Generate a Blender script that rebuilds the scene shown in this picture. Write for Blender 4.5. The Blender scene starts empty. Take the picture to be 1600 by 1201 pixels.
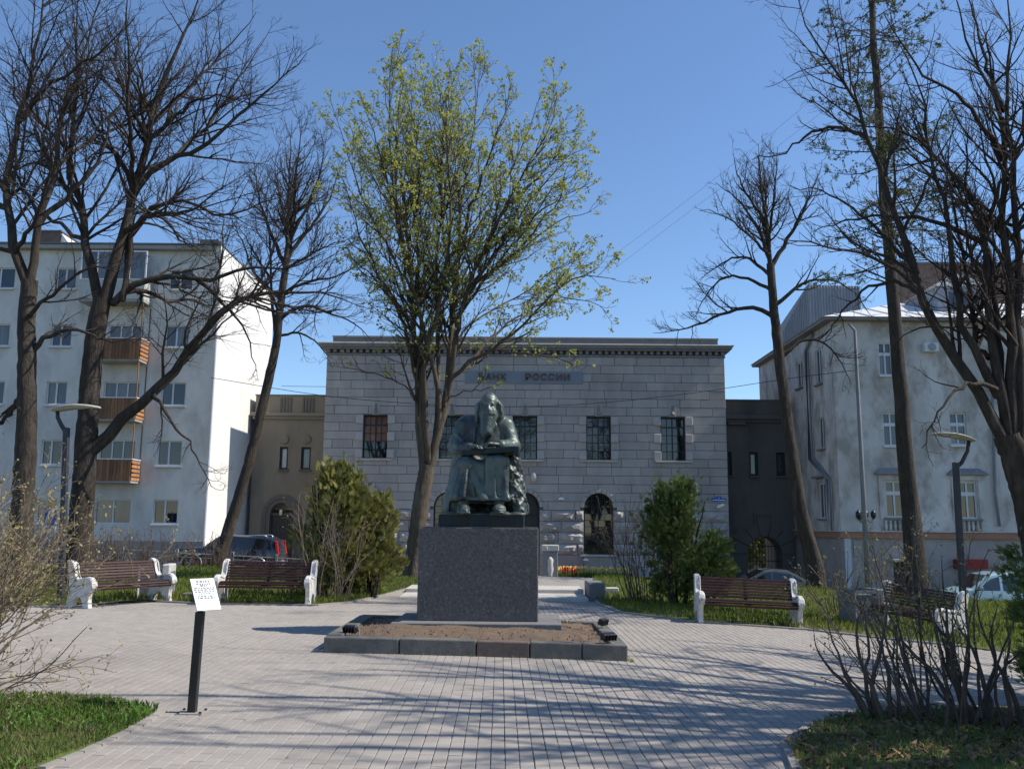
import bpy, bmesh, math, random
import numpy as np
from mathutils import Vector, Matrix
PI = math.pi
C = bpy.context.scene.collection
sc = bpy.context.scene
# ------------------------------------------------------------------ camera, sky, sun, exposure
EYE = Vector((0.0, 0.0, 1.6)); FPX = 1400.0
PITCH = math.atan(220.0/FPX); ROLL = math.radians(0.45)
_R = Vector((1, 0, 0)); _U0 = Vector((0, -math.sin(PITCH), math.cos(PITCH))); _F = Vector((0, math.cos(PITCH), math.sin(PITCH)))
_RR = _R*math.cos(ROLL) + _U0*math.sin(ROLL); _UU = _U0*math.cos(ROLL) - _R*math.sin(ROLL)
cd = bpy.data.cameras.new('camera'); cam = bpy.data.objects.new('camera', cd); C.objects.link(cam)
cam.matrix_world = Matrix(((_RR.x, _UU.x, -_F.x, EYE.x), (_RR.y, _UU.y, -_F.y, EYE.y), (_RR.z, _UU.z, -_F.z, EYE.z), (0, 0, 0, 1)))
cd.sensor_width = 36.0; cd.lens = FPX/1600*36.0; cd.clip_start = 0.05; cd.clip_end = 3000
sc.camera = cam
SUN_EL = math.radians(46); SUN_AZ = math.radians(-1.8)      # azimuth from +X towards +Y
sd = Vector((math.cos(SUN_EL)*math.cos(SUN_AZ), math.cos(SUN_EL)*math.sin(SUN_AZ), math.sin(SUN_EL)))
w = bpy.data.worlds.new('World'); sc.world = w; w.use_nodes = True
nt = w.node_tree; bg = nt.nodes['Background']
sky = nt.nodes.new('ShaderNodeTexSky'); sky.sky_type = 'NISHITA'; sky.sun_disc = False
sky.sun_elevation = SUN_EL; sky.sun_rotation = math.radians(90) - SUN_AZ
sky.air_density = 1.0; sky.dust_density = 0.0; sky.ozone_density = 6.0; sky.altitude = 50
nt.links.new(sky.outputs[0], bg.inputs[0]); bg.inputs[1].default_value = 0.118
sl = bpy.data.lights.new('sun', 'SUN'); sl.energy = 4.0; sl.angle = math.radians(0.53); sl.color = (1.0, 0.925, 0.82)
so = bpy.data.objects.new('sun', sl); C.objects.link(so); so.rotation_euler = sd.to_track_quat('Z', 'Y').to_euler(); so.location = (30, 0, 40)
sc.view_settings.view_transform = 'Standard'; sc.view_settings.look = 'None'; sc.view_settings.gamma = 1.0
sc.view_settings.exposure = 0.56
sc.cycles.max_bounces = 8; sc.cycles.transparent_max_bounces = 12

# ------------------------------------------------------------------ projection helpers (used to measure the photograph)
def ray(px, py):
    return _RR*((px-800)/FPX) + _UU*((600.5-py)/FPX) + _F
def U(px, py, Y):
    d = ray(px, py); return EYE + d*(Y/d.y)
def ss(t): t = min(1, max(0, t)); return t*t*(3-2*t)
def H(x, y):                                   # terrain height
    xc = max(-6.1, min(16, x)); a = -0.022*xc - 0.0018*xc*xc
    xs = max(-40, min(40, x)); b = -1.1 - 0.045*xs
    t = ss((y-30.0)/7.5)
    return a*(1-t) + b*t
def Hn(x, y):
    xc = np.clip(x, -6.1, 16); a = -0.022*xc - 0.0018*xc*xc
    b = -1.1 - 0.045*np.clip(x, -40, 40)
    t = np.clip((y-30.0)/7.5, 0, 1); t = t*t*(3-2*t)
    return a*(1-t) + b*t
def G(px, py):                                 # pixel to ground
    d = ray(px, py); t = 5.0
    for _ in range(60):
        p = EYE + d*t; g = H(p.x, p.y); t += (p.z-g)/max(0.02, -d.z)*0.5
    return EYE + d*t

# ------------------------------------------------------------------ materials
def mat(name, c1, c2=None, scale=4.0, rough=0.8, bump=0.0, bscale=None, rnd=0.0, metal=0.0, spec=0.3, c3=None, s3=0.6, thr=(0.45, 0.65),
        stretch=None, attr=None, transl=0.0, detail=5.0, emit=None, coat=0.0):
    m = bpy.data.materials.new(name); m.use_nodes = True; t = m.node_tree; N = t.nodes; L = t.links
    b = N['Principled BSDF']; b.inputs['Roughness'].default_value = rough; b.inputs['Metallic'].default_value = metal
    b.inputs['Specular IOR Level'].default_value = spec; b.inputs['Coat Weight'].default_value = coat
    geo = N.new('ShaderNodeNewGeometry'); src = geo.outputs['Position']
    if stretch:
        mp = N.new('ShaderNodeMapping'); mp.inputs['Scale'].default_value = stretch; L.new(src, mp.inputs[0]); src = mp.outputs[0]
    def noise(s, d=detail):
        n = N.new('ShaderNodeTexNoise'); n.inputs['Scale'].default_value = s; n.inputs['Detail'].default_value = d
        n.inputs['Roughness'].default_value = 0.62; L.new(src, n.inputs['Vector']); return n.outputs['Fac']
    def mix(f, a, bb, mode='MIX'):
        x = N.new('ShaderNodeMix'); x.data_type = 'RGBA'; x.blend_type = mode
        if isinstance(f, float): x.inputs[0].default_value = f
        else: L.new(f, x.inputs[0])
        for i, v in ((6, a), (7, bb)):
            if isinstance(v, tuple): x.inputs[i].default_value = (*v, 1)
            else: L.new(v, x.inputs[i])
        return x.outputs[2]
    def ramp(f, lo, hi):
        r = N.new('ShaderNodeMapRange'); r.inputs[1].default_value = lo; r.inputs[2].default_value = hi; L.new(f, r.inputs[0]); return r.outputs[0]
    col = c1
    if c2: col = mix(ramp(noise(scale), 0.3, 0.7), c1, c2)
    if c3: col = mix(ramp(noise(s3, 8.0), *thr), col, c3)
    if rnd > 0 or attr:
        if attr:
            a = N.new('ShaderNodeAttribute'); a.attribute_name = attr; rv = a.outputs['Fac']
        else:
            oi = N.new('ShaderNodeObjectInfo'); rv = oi.outputs['Random']
        r = N.new('ShaderNodeMapRange'); r.inputs[3].default_value = 1-rnd; r.inputs[4].default_value = 1+rnd; L.new(rv, r.inputs[0])
        hs = N.new('ShaderNodeHueSaturation'); L.new(r.outputs[0], hs.inputs['Value'])
        if isinstance(col, tuple): hs.inputs['Color'].default_value = (*col, 1)
        else: L.new(col, hs.inputs['Color'])
        col = hs.outputs[0]
    if isinstance(col, tuple): b.inputs['Base Color'].default_value = (*col, 1)
    else: L.new(col, b.inputs['Base Color'])
    if bump:
        bn = N.new('ShaderNodeBump'); bn.inputs['Strength'].default_value = 1.0; bn.inputs['Distance'].default_value = bump
        L.new(noise(bscale or scale*4), bn.inputs['Height']); L.new(bn.outputs[0], b.inputs['Normal'])
    if transl:
        out = N['Material Output']; tr = N.new('ShaderNodeBsdfTranslucent'); ms = N.new('ShaderNodeMixShader'); ms.inputs[0].default_value = transl
        if isinstance(col, tuple): tr.inputs[0].default_value = (*col, 1)
        else: L.new(col, tr.inputs[0])
        L.new(b.outputs[0], ms.inputs[1]); L.new(tr.outputs[0], ms.inputs[2]); L.new(ms.outputs[0], out.inputs[0])
    if emit:
        b.inputs['Emission Color'].default_value = (*emit[0], 1); b.inputs['Emission Strength'].default_value = emit[1]
    return m

# ------------------------------------------------------------------ mesh helpers
class MB:
    def __init__(s): s.v = []; s.f = []
    def add(s, vs, fs):
        o = len(s.v); s.v += [tuple(v) for v in vs]; s.f += [tuple(i+o for i in f) for f in fs]; return s
    def box(s, x0, x1, y0, y1, z0, z1):
        return s.add([(x0,y0,z0),(x1,y0,z0),(x1,y1,z0),(x0,y1,z0),(x0,y0,z1),(x1,y0,z1),(x1,y1,z1),(x0,y1,z1)],
                     [(3,2,1,0),(4,5,6,7),(0,1,5,4),(1,2,6,5),(2,3,7,6),(3,0,4,7)])
    def obox(s, c, ax, ay, az):                # oriented box: centre and three half vectors
        c = Vector(c); ax = Vector(ax); ay = Vector(ay); az = Vector(az)
        vs = [c+ax*i+ay*j+az*k for k in (-1, 1) for i, j in ((-1,-1),(1,-1),(1,1),(-1,1))]
        return s.add(vs, [(3,2,1,0),(4,5,6,7),(0,1,5,4),(1,2,6,5),(2,3,7,6),(3,0,4,7)])
    def fbox(s, fr, u0, u1, z0, z1, w0, w1):
        vs = [fr(u0,z0,w0),fr(u1,z0,w0),fr(u1,z0,w1),fr(u0,z0,w1),fr(u0,z1,w0),fr(u1,z1,w0),fr(u1,z1,w1),fr(u0,z1,w1)]
        return s.add(vs, [(3,2,1,0),(4,5,6,7),(0,1,5,4),(1,2,6,5),(2,3,7,6),(3,0,4,7)])
    def prism(s, A, B):                        # two matching rings -> closed solid
        n = len(A)
        return s.add(list(A)+list(B), [tuple(range(n-1, -1, -1)), tuple(range(n, 2*n))] + [(i, (i+1) % n, n+(i+1) % n, n+i) for i in range(n)])
    def tube(s, pts, rad, n=8, cap=True):
        pts = [Vector(p) for p in pts]; k = len(pts)
        if not hasattr(rad, '__len__'): rad = [rad]*k
        o = len(s.v); ref = None
        for i, p in enumerate(pts):
            t = (pts[min(i+1, k-1)]-pts[max(i-1, 0)]).normalized()
            if ref is None: ref = Vector((0, 0, 1)) if abs(t.z) < 0.8 else Vector((1, 0, 0))
            a = t.cross(ref).normalized(); b = t.cross(a).normalized(); ref = -b if False else ref
            for j in range(n):
                q = 2*PI*j/n; s.v.append(tuple(p + (a*math.cos(q)+b*math.sin(q))*rad[i]))
        for i in range(k-1):
            for j in range(n):
                s.f.append((o+i*n+j, o+i*n+(j+1) % n, o+(i+1)*n+(j+1) % n, o+(i+1)*n+j))
        if cap: s.f.append(tuple(o+j for j in range(n-1, -1, -1))); s.f.append(tuple(o+(k-1)*n+j for j in range(n)))
        return s
    def lathe(s, c, prof, n=12, axis='z'):
        c = Vector(c); o = len(s.v); k = len(prof)
        for r, h in prof:
            for j in range(n):
                q = 2*PI*j/n; a, b = r*math.cos(q), r*math.sin(q)
                s.v.append(tuple(c + (Vector((a, b, h)) if axis == 'z' else Vector((a, h, b)) if axis == 'y' else Vector((h, a, b)))))
        for i in range(k-1):
            for j in range(n): s.f.append((o+i*n+j, o+i*n+(j+1) % n, o+(i+1)*n+(j+1) % n, o+(i+1)*n+j))
        s.f.append(tuple(o+j for j in range(n-1, -1, -1))); s.f.append(tuple(o+(k-1)*n+j for j in range(n)))
        return s
    def build(s, name, m, parent=None, smooth=False, bevel=0, seg=1, local=False, fix=True):
        me = bpy.data.meshes.new(name); me.from_pydata(s.v, [], s.f)
        if fix:
            bm = bmesh.new(); bm.from_mesh(me); bmesh.ops.recalc_face_normals(bm, faces=bm.faces); bm.to_mesh(me); bm.free()
        me.materials.append(m)
        return link(me, name, parent, smooth, bevel, seg, local)
def link(me, name, parent=None, smooth=False, bevel=0, seg=1, local=False):
    o = bpy.data.objects.new(name, me); C.objects.link(o)
    if smooth:
        me.polygons.foreach_set('use_smooth', [True]*len(me.polygons))
    if bevel:
        b = o.modifiers.new('bevel', 'BEVEL'); b.width = bevel; b.segments = seg; b.limit_method = 'ANGLE'; b.angle_limit = math.radians(40)
    if parent:
        o.parent = parent
        if parent.type == 'EMPTY' and not local: o.location = -parent.location
    return o
def thing(name, label, cat, loc=(0, 0, 0), rz=0, group=None):
    o = bpy.data.objects.new(name, None); o.empty_display_size = 0.3; C.objects.link(o); o.location = loc; o.rotation_euler = (0, 0, rz)
    o['label'] = label; o['category'] = cat
    if group: o['group'] = group
    return o
def tag(o, label=None, cat=None, group=None, kind=None):
    for k, v in (('label', label), ('category', cat), ('group', group), ('kind', kind)):
        if v: o[k] = v
    return o
def copy_tree(o, parent=None):
    c = o.copy(); C.objects.link(c)
    if parent: c.parent = parent
    for ch in list(o.children): copy_tree(ch, c)
    return c
def np_mesh(name, V, F, m, parent=None, smooth=True, attr=None):
    V = np.asarray(V, dtype=np.float32).reshape(-1, 3); F = np.asarray(F, dtype=np.int32); k = F.shape[1]
    me = bpy.data.meshes.new(name); me.vertices.add(len(V)); me.vertices.foreach_set('co', V.ravel())
    me.loops.add(F.size); me.loops.foreach_set('vertex_index', F.ravel())
    me.polygons.add(len(F)); me.polygons.foreach_set('loop_start', np.arange(0, F.size, k, dtype=np.int32))
    try: me.polygons.foreach_set('loop_total', np.full(len(F), k, dtype=np.int32))
    except Exception: pass
    me.polygons.foreach_set('use_smooth', np.full(len(F), smooth))
    if attr is not None:
        a = me.attributes.new('tone', 'FLOAT', 'FACE'); a.data.foreach_set('value', np.asarray(attr, dtype=np.float32))
    me.update(calc_edges=True); me.materials.append(m)
    return link(me, name, parent)
def frame(O, Ux, N):
    O = Vector(O); Ux = Vector(Ux).normalized(); N = Vector(N).normalized()
    def fr(u, z, w=0.0):
        p = O + Ux*u + N*w; return Vector((p.x, p.y, z))
    fr.U = Ux; fr.N = N
    return fr
def facade(mb, fr, u0, u1, z0, z1, ops, depth):
    """front skin at w=0 with openings (ua,ub,za,zb,kind) and their reveals"""
    us = sorted({u0, u1} | {v for o in ops for v in o[:2]}); zs = sorted({z0, z1} | {v for o in ops for v in o[2:4]})
    for a, b in zip(us, us[1:]):
        for c, d in zip(zs, zs[1:]):
            mu, mz = (a+b)/2, (c+d)/2
            if any(o[0] < mu < o[1] and o[2] < mz < o[3] for o in ops): continue
            mb.add([fr(a,c), fr(b,c), fr(b,d), fr(a,d)], [(0,1,2,3)])
    for o in ops:
        a, b, c, d = o[:4]
        if len(o) > 4 and o[4] == 'arch':
            r = (b-a)/2; cx = (a+b)/2; sp = d-r
            arc = [(cx-r*math.cos(PI*i/16), sp+r*math.sin(PI*i/16)) for i in range(17)]
            L_ = [fr(x, z) for x, z in arc[:9]] + [fr(a, d)]; R_ = [fr(x, z) for x, z in arc[8:]] + [fr(b, d)]
            mb.add(L_, [tuple(range(len(L_)))]); mb.add(R_, [tuple(range(len(R_)))])
            out = [(a, c)] + arc + [(b, c)]
        else: out = [(a, c), (a, d), (b, d), (b, c)]
        for i in range(len(out)-1):
            p, q = out[i], out[i+1]
            mb.add([fr(*p), fr(*q), fr(q[0], q[1], depth), fr(p[0], p[1], depth)], [(0,1,2,3)])
        mb.add([fr(a, c), fr(b, c), fr(b, c, depth), fr(a, c, depth)], [(0,1,2,3)])
# ------------------------------------------------------------------ material library
M = {}
M['ground'] = mat('ground', (0.07,0.075,0.03), (0.11,0.095,0.05), 1.2, 0.95, 0.02, 30)
M['joint'] = mat('joint_sand', (0.14,0.13,0.11), (0.2,0.185,0.16), 6, 0.95, 0.003, 120)
M['paver'] = mat('paver', (0.345,0.318,0.283), (0.30,0.275,0.246), 3.0, 0.85, 0.0018, 160, rnd=0.055, attr='tone', c3=(0.235,0.215,0.198), s3=0.35, thr=(0.5,0.75))
M['lawn'] = mat('lawn_soil', (0.075,0.095,0.025), (0.12,0.105,0.06), 2.5, 0.95, 0.02, 40, c3=(0.1,0.14,0.03), s3=0.5)
M['asphalt'] = mat('asphalt', (0.05,0.05,0.05), (0.075,0.072,0.07), 2, 0.9, 0.004, 80)
M['kerbc'] = mat('kerb_concrete', (0.33,0.31,0.28), (0.24,0.225,0.205), 5, 0.9, 0.003, 60, rnd=0.1)
M['lightstone'] = mat('light_stone', (0.55,0.52,0.47), (0.42,0.4,0.36), 3, 0.85, 0.003, 60)
M['ashlar'] = mat('ashlar', (0.42,0.385,0.36), (0.35,0.32,0.30), 1.6, 0.9, 0.008, 28, rnd=0.09, c3=(0.26,0.24,0.225), s3=0.5, thr=(0.5,0.75), stretch=(1,1,0.45))
M['rockface'] = mat('rock_face', (0.42,0.39,0.37), (0.30,0.28,0.265), 4, 0.9, 0.03, 9, rnd=0.15)
M['mortar'] = mat('mortar', (0.11,0.105,0.10), (0.14,0.132,0.125), 4, 0.95)
M['cornice'] = mat('cornice_stone', (0.26,0.255,0.26), (0.19,0.185,0.185), 1.5, 0.9, 0.006, 20, stretch=(1,1,0.3))
M['sheetroof'] = mat('roof_sheet', (0.12,0.125,0.135), (0.16,0.16,0.165), 2, 0.5, metal=0.3)
M['wing'] = mat('wing_plaster', (0.255,0.225,0.18), (0.205,0.18,0.145), 0.9, 0.95, 0.005, 20, c3=(0.15,0.135,0.115), s3=0.5, thr=(0.5,0.7), stretch=(1,1,0.4))
M['wingdark'] = mat('dark_wing_plaster', (0.16,0.148,0.135), (0.12,0.112,0.105), 0.9, 0.95, 0.005, 20, c3=(0.09,0.085,0.08), s3=0.5, thr=(0.5,0.7), stretch=(1,1,0.4))
M['darkframe'] = mat('dark_window_frame', (0.025,0.027,0.03), rough=0.5)
M['whiteframe'] = mat('white_window_frame', (0.68,0.69,0.7), (0.58,0.59,0.6), 8, 0.5)
M['glass'] = mat('window_glass', (0.012,0.015,0.018), rough=0.03, spec=0.9, rnd=0.2)
M['glassg'] = mat('curtained_glass', (0.13,0.135,0.14), (0.07,0.075,0.08), 1.6, 0.06, spec=0.8, rnd=0.5, stretch=(3,3,0.4))
M['glasso'] = mat('orange_curtained_glass', (0.30,0.12,0.06), (0.16,0.07,0.05), 1.8, 0.08, spec=0.6, rnd=0.3)
M['glassl'] = mat('light_blind_glass', (0.45,0.47,0.48), (0.38,0.4,0.42), 3, 0.1, spec=0.5)
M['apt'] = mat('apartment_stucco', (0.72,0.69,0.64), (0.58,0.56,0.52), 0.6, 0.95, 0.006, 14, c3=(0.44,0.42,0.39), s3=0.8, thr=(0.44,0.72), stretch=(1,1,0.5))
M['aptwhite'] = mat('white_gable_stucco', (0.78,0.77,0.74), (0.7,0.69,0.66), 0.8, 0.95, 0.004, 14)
M['annex'] = mat('annex_plaster', (0.5,0.53,0.56), (0.45,0.48,0.51), 0.8, 0.95)
M['wood'] = mat('brown_board', (0.27,0.14,0.07), (0.17,0.085,0.045), 4, 0.75, 0.003, 30, rnd=0.3, stretch=(4,4,0.5))
M['woodlit'] = mat('sunlit_slat', (0.48,0.24,0.10), (0.36,0.16,0.07), 4, 0.7, rnd=0.15)  # balcony wood in lighter orange, sunlight on the right ends painted in
M['loggia'] = mat('loggia_panel', (0.5,0.5,0.48), (0.42,0.42,0.4), 3, 0.8)
M['slab'] = mat('balcony_slab', (0.36,0.35,0.32), (0.28,0.27,0.25), 3, 0.9)
M['right'] = mat('right_plaster', (0.66,0.63,0.60), (0.47,0.445,0.41), 0.55, 0.95, 0.006, 14, c3=(0.34,0.31,0.27), s3=1.15, thr=(0.45,0.62), stretch=(1,1,0.6))
M['rightbase'] = mat('right_base_plaster', (0.38,0.36,0.335), (0.27,0.25,0.235), 0.8, 0.95, 0.006, 14)
M['band'] = mat('terracotta_band', (0.38,0.20,0.14), (0.30,0.17,0.125), 3, 0.9)
M['whiteroof'] = mat('white_sheet_roof', (0.72,0.72,0.72), (0.6,0.6,0.6), 1.5, 0.5)
M['clad'] = mat('grey_cladding', (0.20,0.225,0.26), (0.25,0.27,0.3), 1.5, 0.6, rnd=0.1)
M['brick'] = mat('chimney_brick', (0.17,0.12,0.10), (0.12,0.09,0.08), 5, 0.95)
M['pipe'] = mat('downpipe_metal', (0.17,0.19,0.21), (0.23,0.24,0.25), 3, 0.55)
M['blackmetal'] = mat('black_metal', (0.012,0.012,0.014), rough=0.35, spec=0.5)
M['lampmetal'] = mat('lamp_metal', (0.03,0.034,0.045), (0.045,0.05,0.06), 6, 0.45)
M['lamphead'] = mat('lamp_head', (0.42,0.40,0.34), (0.34,0.33,0.29), 4, 0.5)
M['greymetal'] = mat('grey_metal', (0.32,0.34,0.37), (0.26,0.28,0.3), 5, 0.5)
M['granite'] = mat('dark_granite', (0.165,0.15,0.142), (0.075,0.069,0.067), 30, 0.72, 0.007, 30, c3=(0.19,0.185,0.185), s3=16, thr=(0.56,0.66))
M['granitel'] = mat('light_granite', (0.22,0.215,0.215), (0.15,0.145,0.15), 20, 0.75, 0.004, 60)
M['kerbs'] = mat('kerb_granite', (0.16,0.155,0.14), (0.10,0.097,0.088), 7, 0.85, 0.008, 30, rnd=0.15)
M['kerbr'] = mat('red_kerb_granite', (0.165,0.125,0.11), (0.11,0.086,0.077), 7, 0.85, 0.008, 30)
M['soil'] = mat('bare_soil', (0.18,0.13,0.09), (0.12,0.087,0.062), 9, 0.95, 0.012, 50)
M['bronze'] = mat('bronze', (0.062,0.082,0.073), (0.19,0.245,0.20), 2.6, 0.45, 0.004, 30, spec=0.5, c3=(0.034,0.042,0.046), s3=2.6, thr=(0.42,0.58), metal=0.3, stretch=(1,1,0.6))
M['bronzedk'] = mat('dark_bronze', (0.02,0.026,0.03), (0.032,0.042,0.044), 6, 0.5, 0.002, 30, metal=0.5, stretch=(3,3,0.4))
M['bark'] = mat('tree_bark', (0.075,0.06,0.048), (0.032,0.026,0.022), 9, 0.95, 0.05, 26, c3=(0.12,0.10,0.08), s3=3, thr=(0.55,0.72), stretch=(1,1,0.25))
M['barkl'] = mat('maple_bark', (0.12,0.095,0.07), (0.06,0.047,0.036), 9, 0.95, 0.035, 26, c3=(0.15,0.125,0.095), s3=3, thr=(0.5,0.7), stretch=(1,1,0.25))
M['twig'] = mat('twig_bark', (0.032,0.024,0.022), (0.05,0.037,0.032), 3, 0.9)
M['leafy'] = mat('young_maple_leaf', (0.40,0.41,0.10), (0.30,0.33,0.075), 2.5, 0.6, transl=0.5)
M['needle'] = mat('larch_needle', (0.10,0.12,0.035), (0.14,0.155,0.05), 1.5, 0.8, transl=0.35)
M['thujal'] = mat('yellow_green_foliage', (0.25,0.24,0.06), (0.13,0.14,0.04), 2.2, 0.7, transl=0.25, c3=(0.30,0.22,0.09), s3=1.8, thr=(0.6,0.75))
M['thujad'] = mat('dark_green_foliage', (0.06,0.10,0.028), (0.13,0.17,0.04), 2.2, 0.7, transl=0.25)
M['shrubb'] = mat('shrub_stem', (0.27,0.21,0.15), (0.17,0.13,0.095), 8, 0.85)
M['shrubd'] = mat('dark_shrub_stem', (0.075,0.055,0.045), (0.13,0.1,0.08), 8, 0.9, 0.004, 40)
M['bud'] = mat('leaf_bud', (0.26,0.25,0.09), (0.36,0.29,0.15), 9, 0.7, transl=0.3)
M['grass'] = mat('grass_blade', (0.11,0.165,0.035), (0.16,0.195,0.05), 1.6, 0.6, transl=0.35, c3=(0.22,0.18,0.09), s3=2.1, thr=(0.52,0.7))
M['grassy'] = mat('yellowish_grass_blade', (0.17,0.19,0.025), (0.11,0.16,0.025), 0.8, 0.6, transl=0.35)
M['deadleaf'] = mat('dead_leaf', (0.26,0.16,0.09), (0.15,0.09,0.055), 6, 0.8, rnd=0.2)
M['leafg'] = mat('broad_leaf', (0.07,0.16,0.02), (0.11,0.22,0.03), 4, 0.5, transl=0.3)
M['benchw'] = mat('bench_white_paint', (0.66,0.65,0.62), (0.52,0.5,0.47), 7, 0.7, 0.003, 40, c3=(0.27,0.25,0.22), s3=5, thr=(0.58,0.7))
M['slat'] = mat('bench_slat', (0.055,0.023,0.021), (0.034,0.017,0.016), 9, 0.45, 0.002, 30, rnd=0.25, stretch=(0.6,3,3))
M['bin'] = mat('bin_concrete', (0.17,0.18,0.19), (0.12,0.125,0.13), 7, 0.85, 0.003, 40)
M['binw'] = mat('bin_white_concrete', (0.6,0.6,0.58), (0.4,0.39,0.37), 8, 0.85, 0.003, 40)
M['sign'] = mat('white_plate', (0.5,0.53,0.56), rough=0.35)
M['print'] = mat('grey_print', (0.16,0.18,0.2), rough=0.6)
M['blue'] = mat('sign_blue', (0.02,0.10,0.42), rough=0.4)
M['white'] = mat('white_paint', (0.8,0.8,0.8), rough=0.4)
M['signboard'] = mat('slate_blue_board', (0.22,0.245,0.285), (0.19,0.215,0.255), 1, 0.6)
M['gold'] = mat('brown_gold_letter', (0.17,0.10,0.05), (0.12,0.07,0.04), 5, 0.45, metal=0.4)
M['red'] = mat('red_paint', (0.22,0.025,0.025), rough=0.5)
M['doordark'] = mat('dark_door', (0.03,0.03,0.032), (0.045,0.043,0.042), 4, 0.5)
M['navy'] = mat('navy_car_paint', (0.012,0.016,0.028), rough=0.18, spec=0.6, coat=0.6)
M['dkgrey'] = mat('dark_grey_car_paint', (0.055,0.062,0.068), rough=0.22, spec=0.6, coat=0.6)
M['ltblue'] = mat('light_blue_car_paint', (0.30,0.44,0.50), rough=0.25, spec=0.5, coat=0.4)
M['silver'] = mat('silver_trim', (0.55,0.57,0.6), rough=0.3, metal=0.7)
M['carglass'] = mat('car_glass', (0.01,0.013,0.016), rough=0.04, spec=0.9)
M['tyre'] = mat('tyre_rubber', (0.02,0.02,0.021), rough=0.85)
M['tail'] = mat('tail_lamp_red', (0.55,0.012,0.015), rough=0.2, spec=0.6)
M['tulipy'] = mat('yellow_tulip', (0.75,0.55,0.12), (0.8,0.62,0.3), 9, 0.6)
M['tulipr'] = mat('red_tulip', (0.6,0.03,0.02), rough=0.6)
M['quoin'] = mat('quoin_stone', (0.46,0.43,0.41), (0.40,0.37,0.35), 2, 0.9, 0.006, 28, rnd=0.06)
# ------------------------------------------------------------------ ground, lawns, paving
def in_poly(x, y, P):
    ins = np.zeros(np.shape(x), bool); n = len(P)
    for i in range(n):
        x1, y1 = P[i]; x2, y2 = P[(i+1) % n]
        c = ((y1 > y) != (y2 > y)); xi = (x2-x1)*(y-y1)/((y2-y1) if y2 != y1 else 1e-9)+x1
        ins ^= c & (x < xi)
    return ins
def g2(px, py): p = G(px, py); return (p.x, p.y)
def grid_sheet(name, xs, ys, off, m, **kw):
    X, Y = np.meshgrid(xs, ys); Z = Hn(X, Y)+off; V = np.stack([X, Y, Z], -1).reshape(-1, 3); nx, ny = len(xs), len(ys)
    i = np.arange(nx-1)[None, :]+np.arange(ny-1)[:, None]*nx; F = np.stack([i, i+1, i+nx+1, i+nx], -1).reshape(-1, 4)
    o = np_mesh(name, V, F, m); o['kind'] = 'structure'; return o
far = [-900, -300, -120, -60]
grid_sheet('ground', far+list(np.linspace(-40, 40, 41))+[60, 120, 300, 900], [-300, -60, -10]+list(np.linspace(0, 60, 61))+[80, 120, 300, 1200], -0.10, M['ground'])
# the paved plaza sheet (sand bed under the pavers)
grid_sheet('plaza', list(np.linspace(-18, 18, 37)), list(np.linspace(-4, 30, 35)), -0.012, M['joint'])
grid_sheet('road', list(np.linspace(-40, 40, 41)), list(np.linspace(38.2, 43.2, 6)), -0.02, M['asphalt'])
grid_sheet('pavement', list(np.linspace(-40, 40, 41)), list(np.linspace(43.4, 62, 10)), -0.005, M['kerbc'])
grid_sheet('path', list(np.linspace(-4, 6, 11)), list(np.linspace(30, 38.0, 17)), -0.008, M['joint'])
LA = [g2(*p) for p in ((250,1113),(215,1135),(150,1165),(60,1201))]; LA = [g2(0,1092), g2(90,1093), g2(180,1099)]+LA+[(-3.5,4.2),(-9,3.2),(-9,7.9)]
LB = [g2(1228,1165), g2(1262,1142), g2(1305,1123), g2(1380,1112), g2(1460,1108), g2(1600,1104), (9,7.6), (9,3.5), (2.2,3.5), (1.75,5.4)]
LC = [(-18,16.4), g2(0,946), g2(120,944), g2(245,940), g2(330,944), g2(495,946), g2(550,941), g2(600,930), g2(640,919), g2(660,910), (-2.9,37.9), (-18,37.9)]
LD = [g2(921,929), g2(935,943), g2(970,957), g2(1088,972), g2(1260,984), g2(1365,996), g2(1500,1010), g2(1600,1022), (18,12.0), (18,37.9), (3.6,37.9)]
LAWN = [LA, LB, LC, LD]
def mound(i, x, y):
    if i == 1: return 0.03+0.13*np.clip(1-np.hypot((x-4.2)/2.6, (y-6.3)/1.6), 0, 1)
    return 0.03+0.02*np.sin(x*1.7+y)*np.sin(y*1.3)
for i, P in enumerate(LAWN):
    xs = [p[0] for p in P]; ys = [p[1] for p in P]
    bm = bmesh.new(); vs = [bm.verts.new((x, y, 0)) for x, y in P]; bm.faces.new(vs)
    step = 0.3 if i < 2 else 1.0
    for ax, lo, hi in ((0, min(xs), max(xs)), (1, min(ys), max(ys))):
        t = lo+step
        while t < hi:
            no = [0, 0, 0]; no[ax] = 1; co = [0, 0, 0]; co[ax] = t
            bmesh.ops.bisect_plane(bm, geom=bm.verts[:]+bm.edges[:]+bm.faces[:], plane_co=co, plane_no=no); t += step
    edge = {v for e in bm.edges if len(e.link_faces) == 1 for v in e.verts}
    for v in bm.verts:
        v.co.z = H(v.co.x, v.co.y) + (float(mound(i, v.co.x, v.co.y)) if v not in edge else 0.012)
    me = bpy.data.meshes.new('lawn'); bm.to_mesh(me); bm.free(); me.materials.append(M['lawn'])
    o = link(me, 'lawn', smooth=True); o['kind'] = 'structure'
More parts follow.
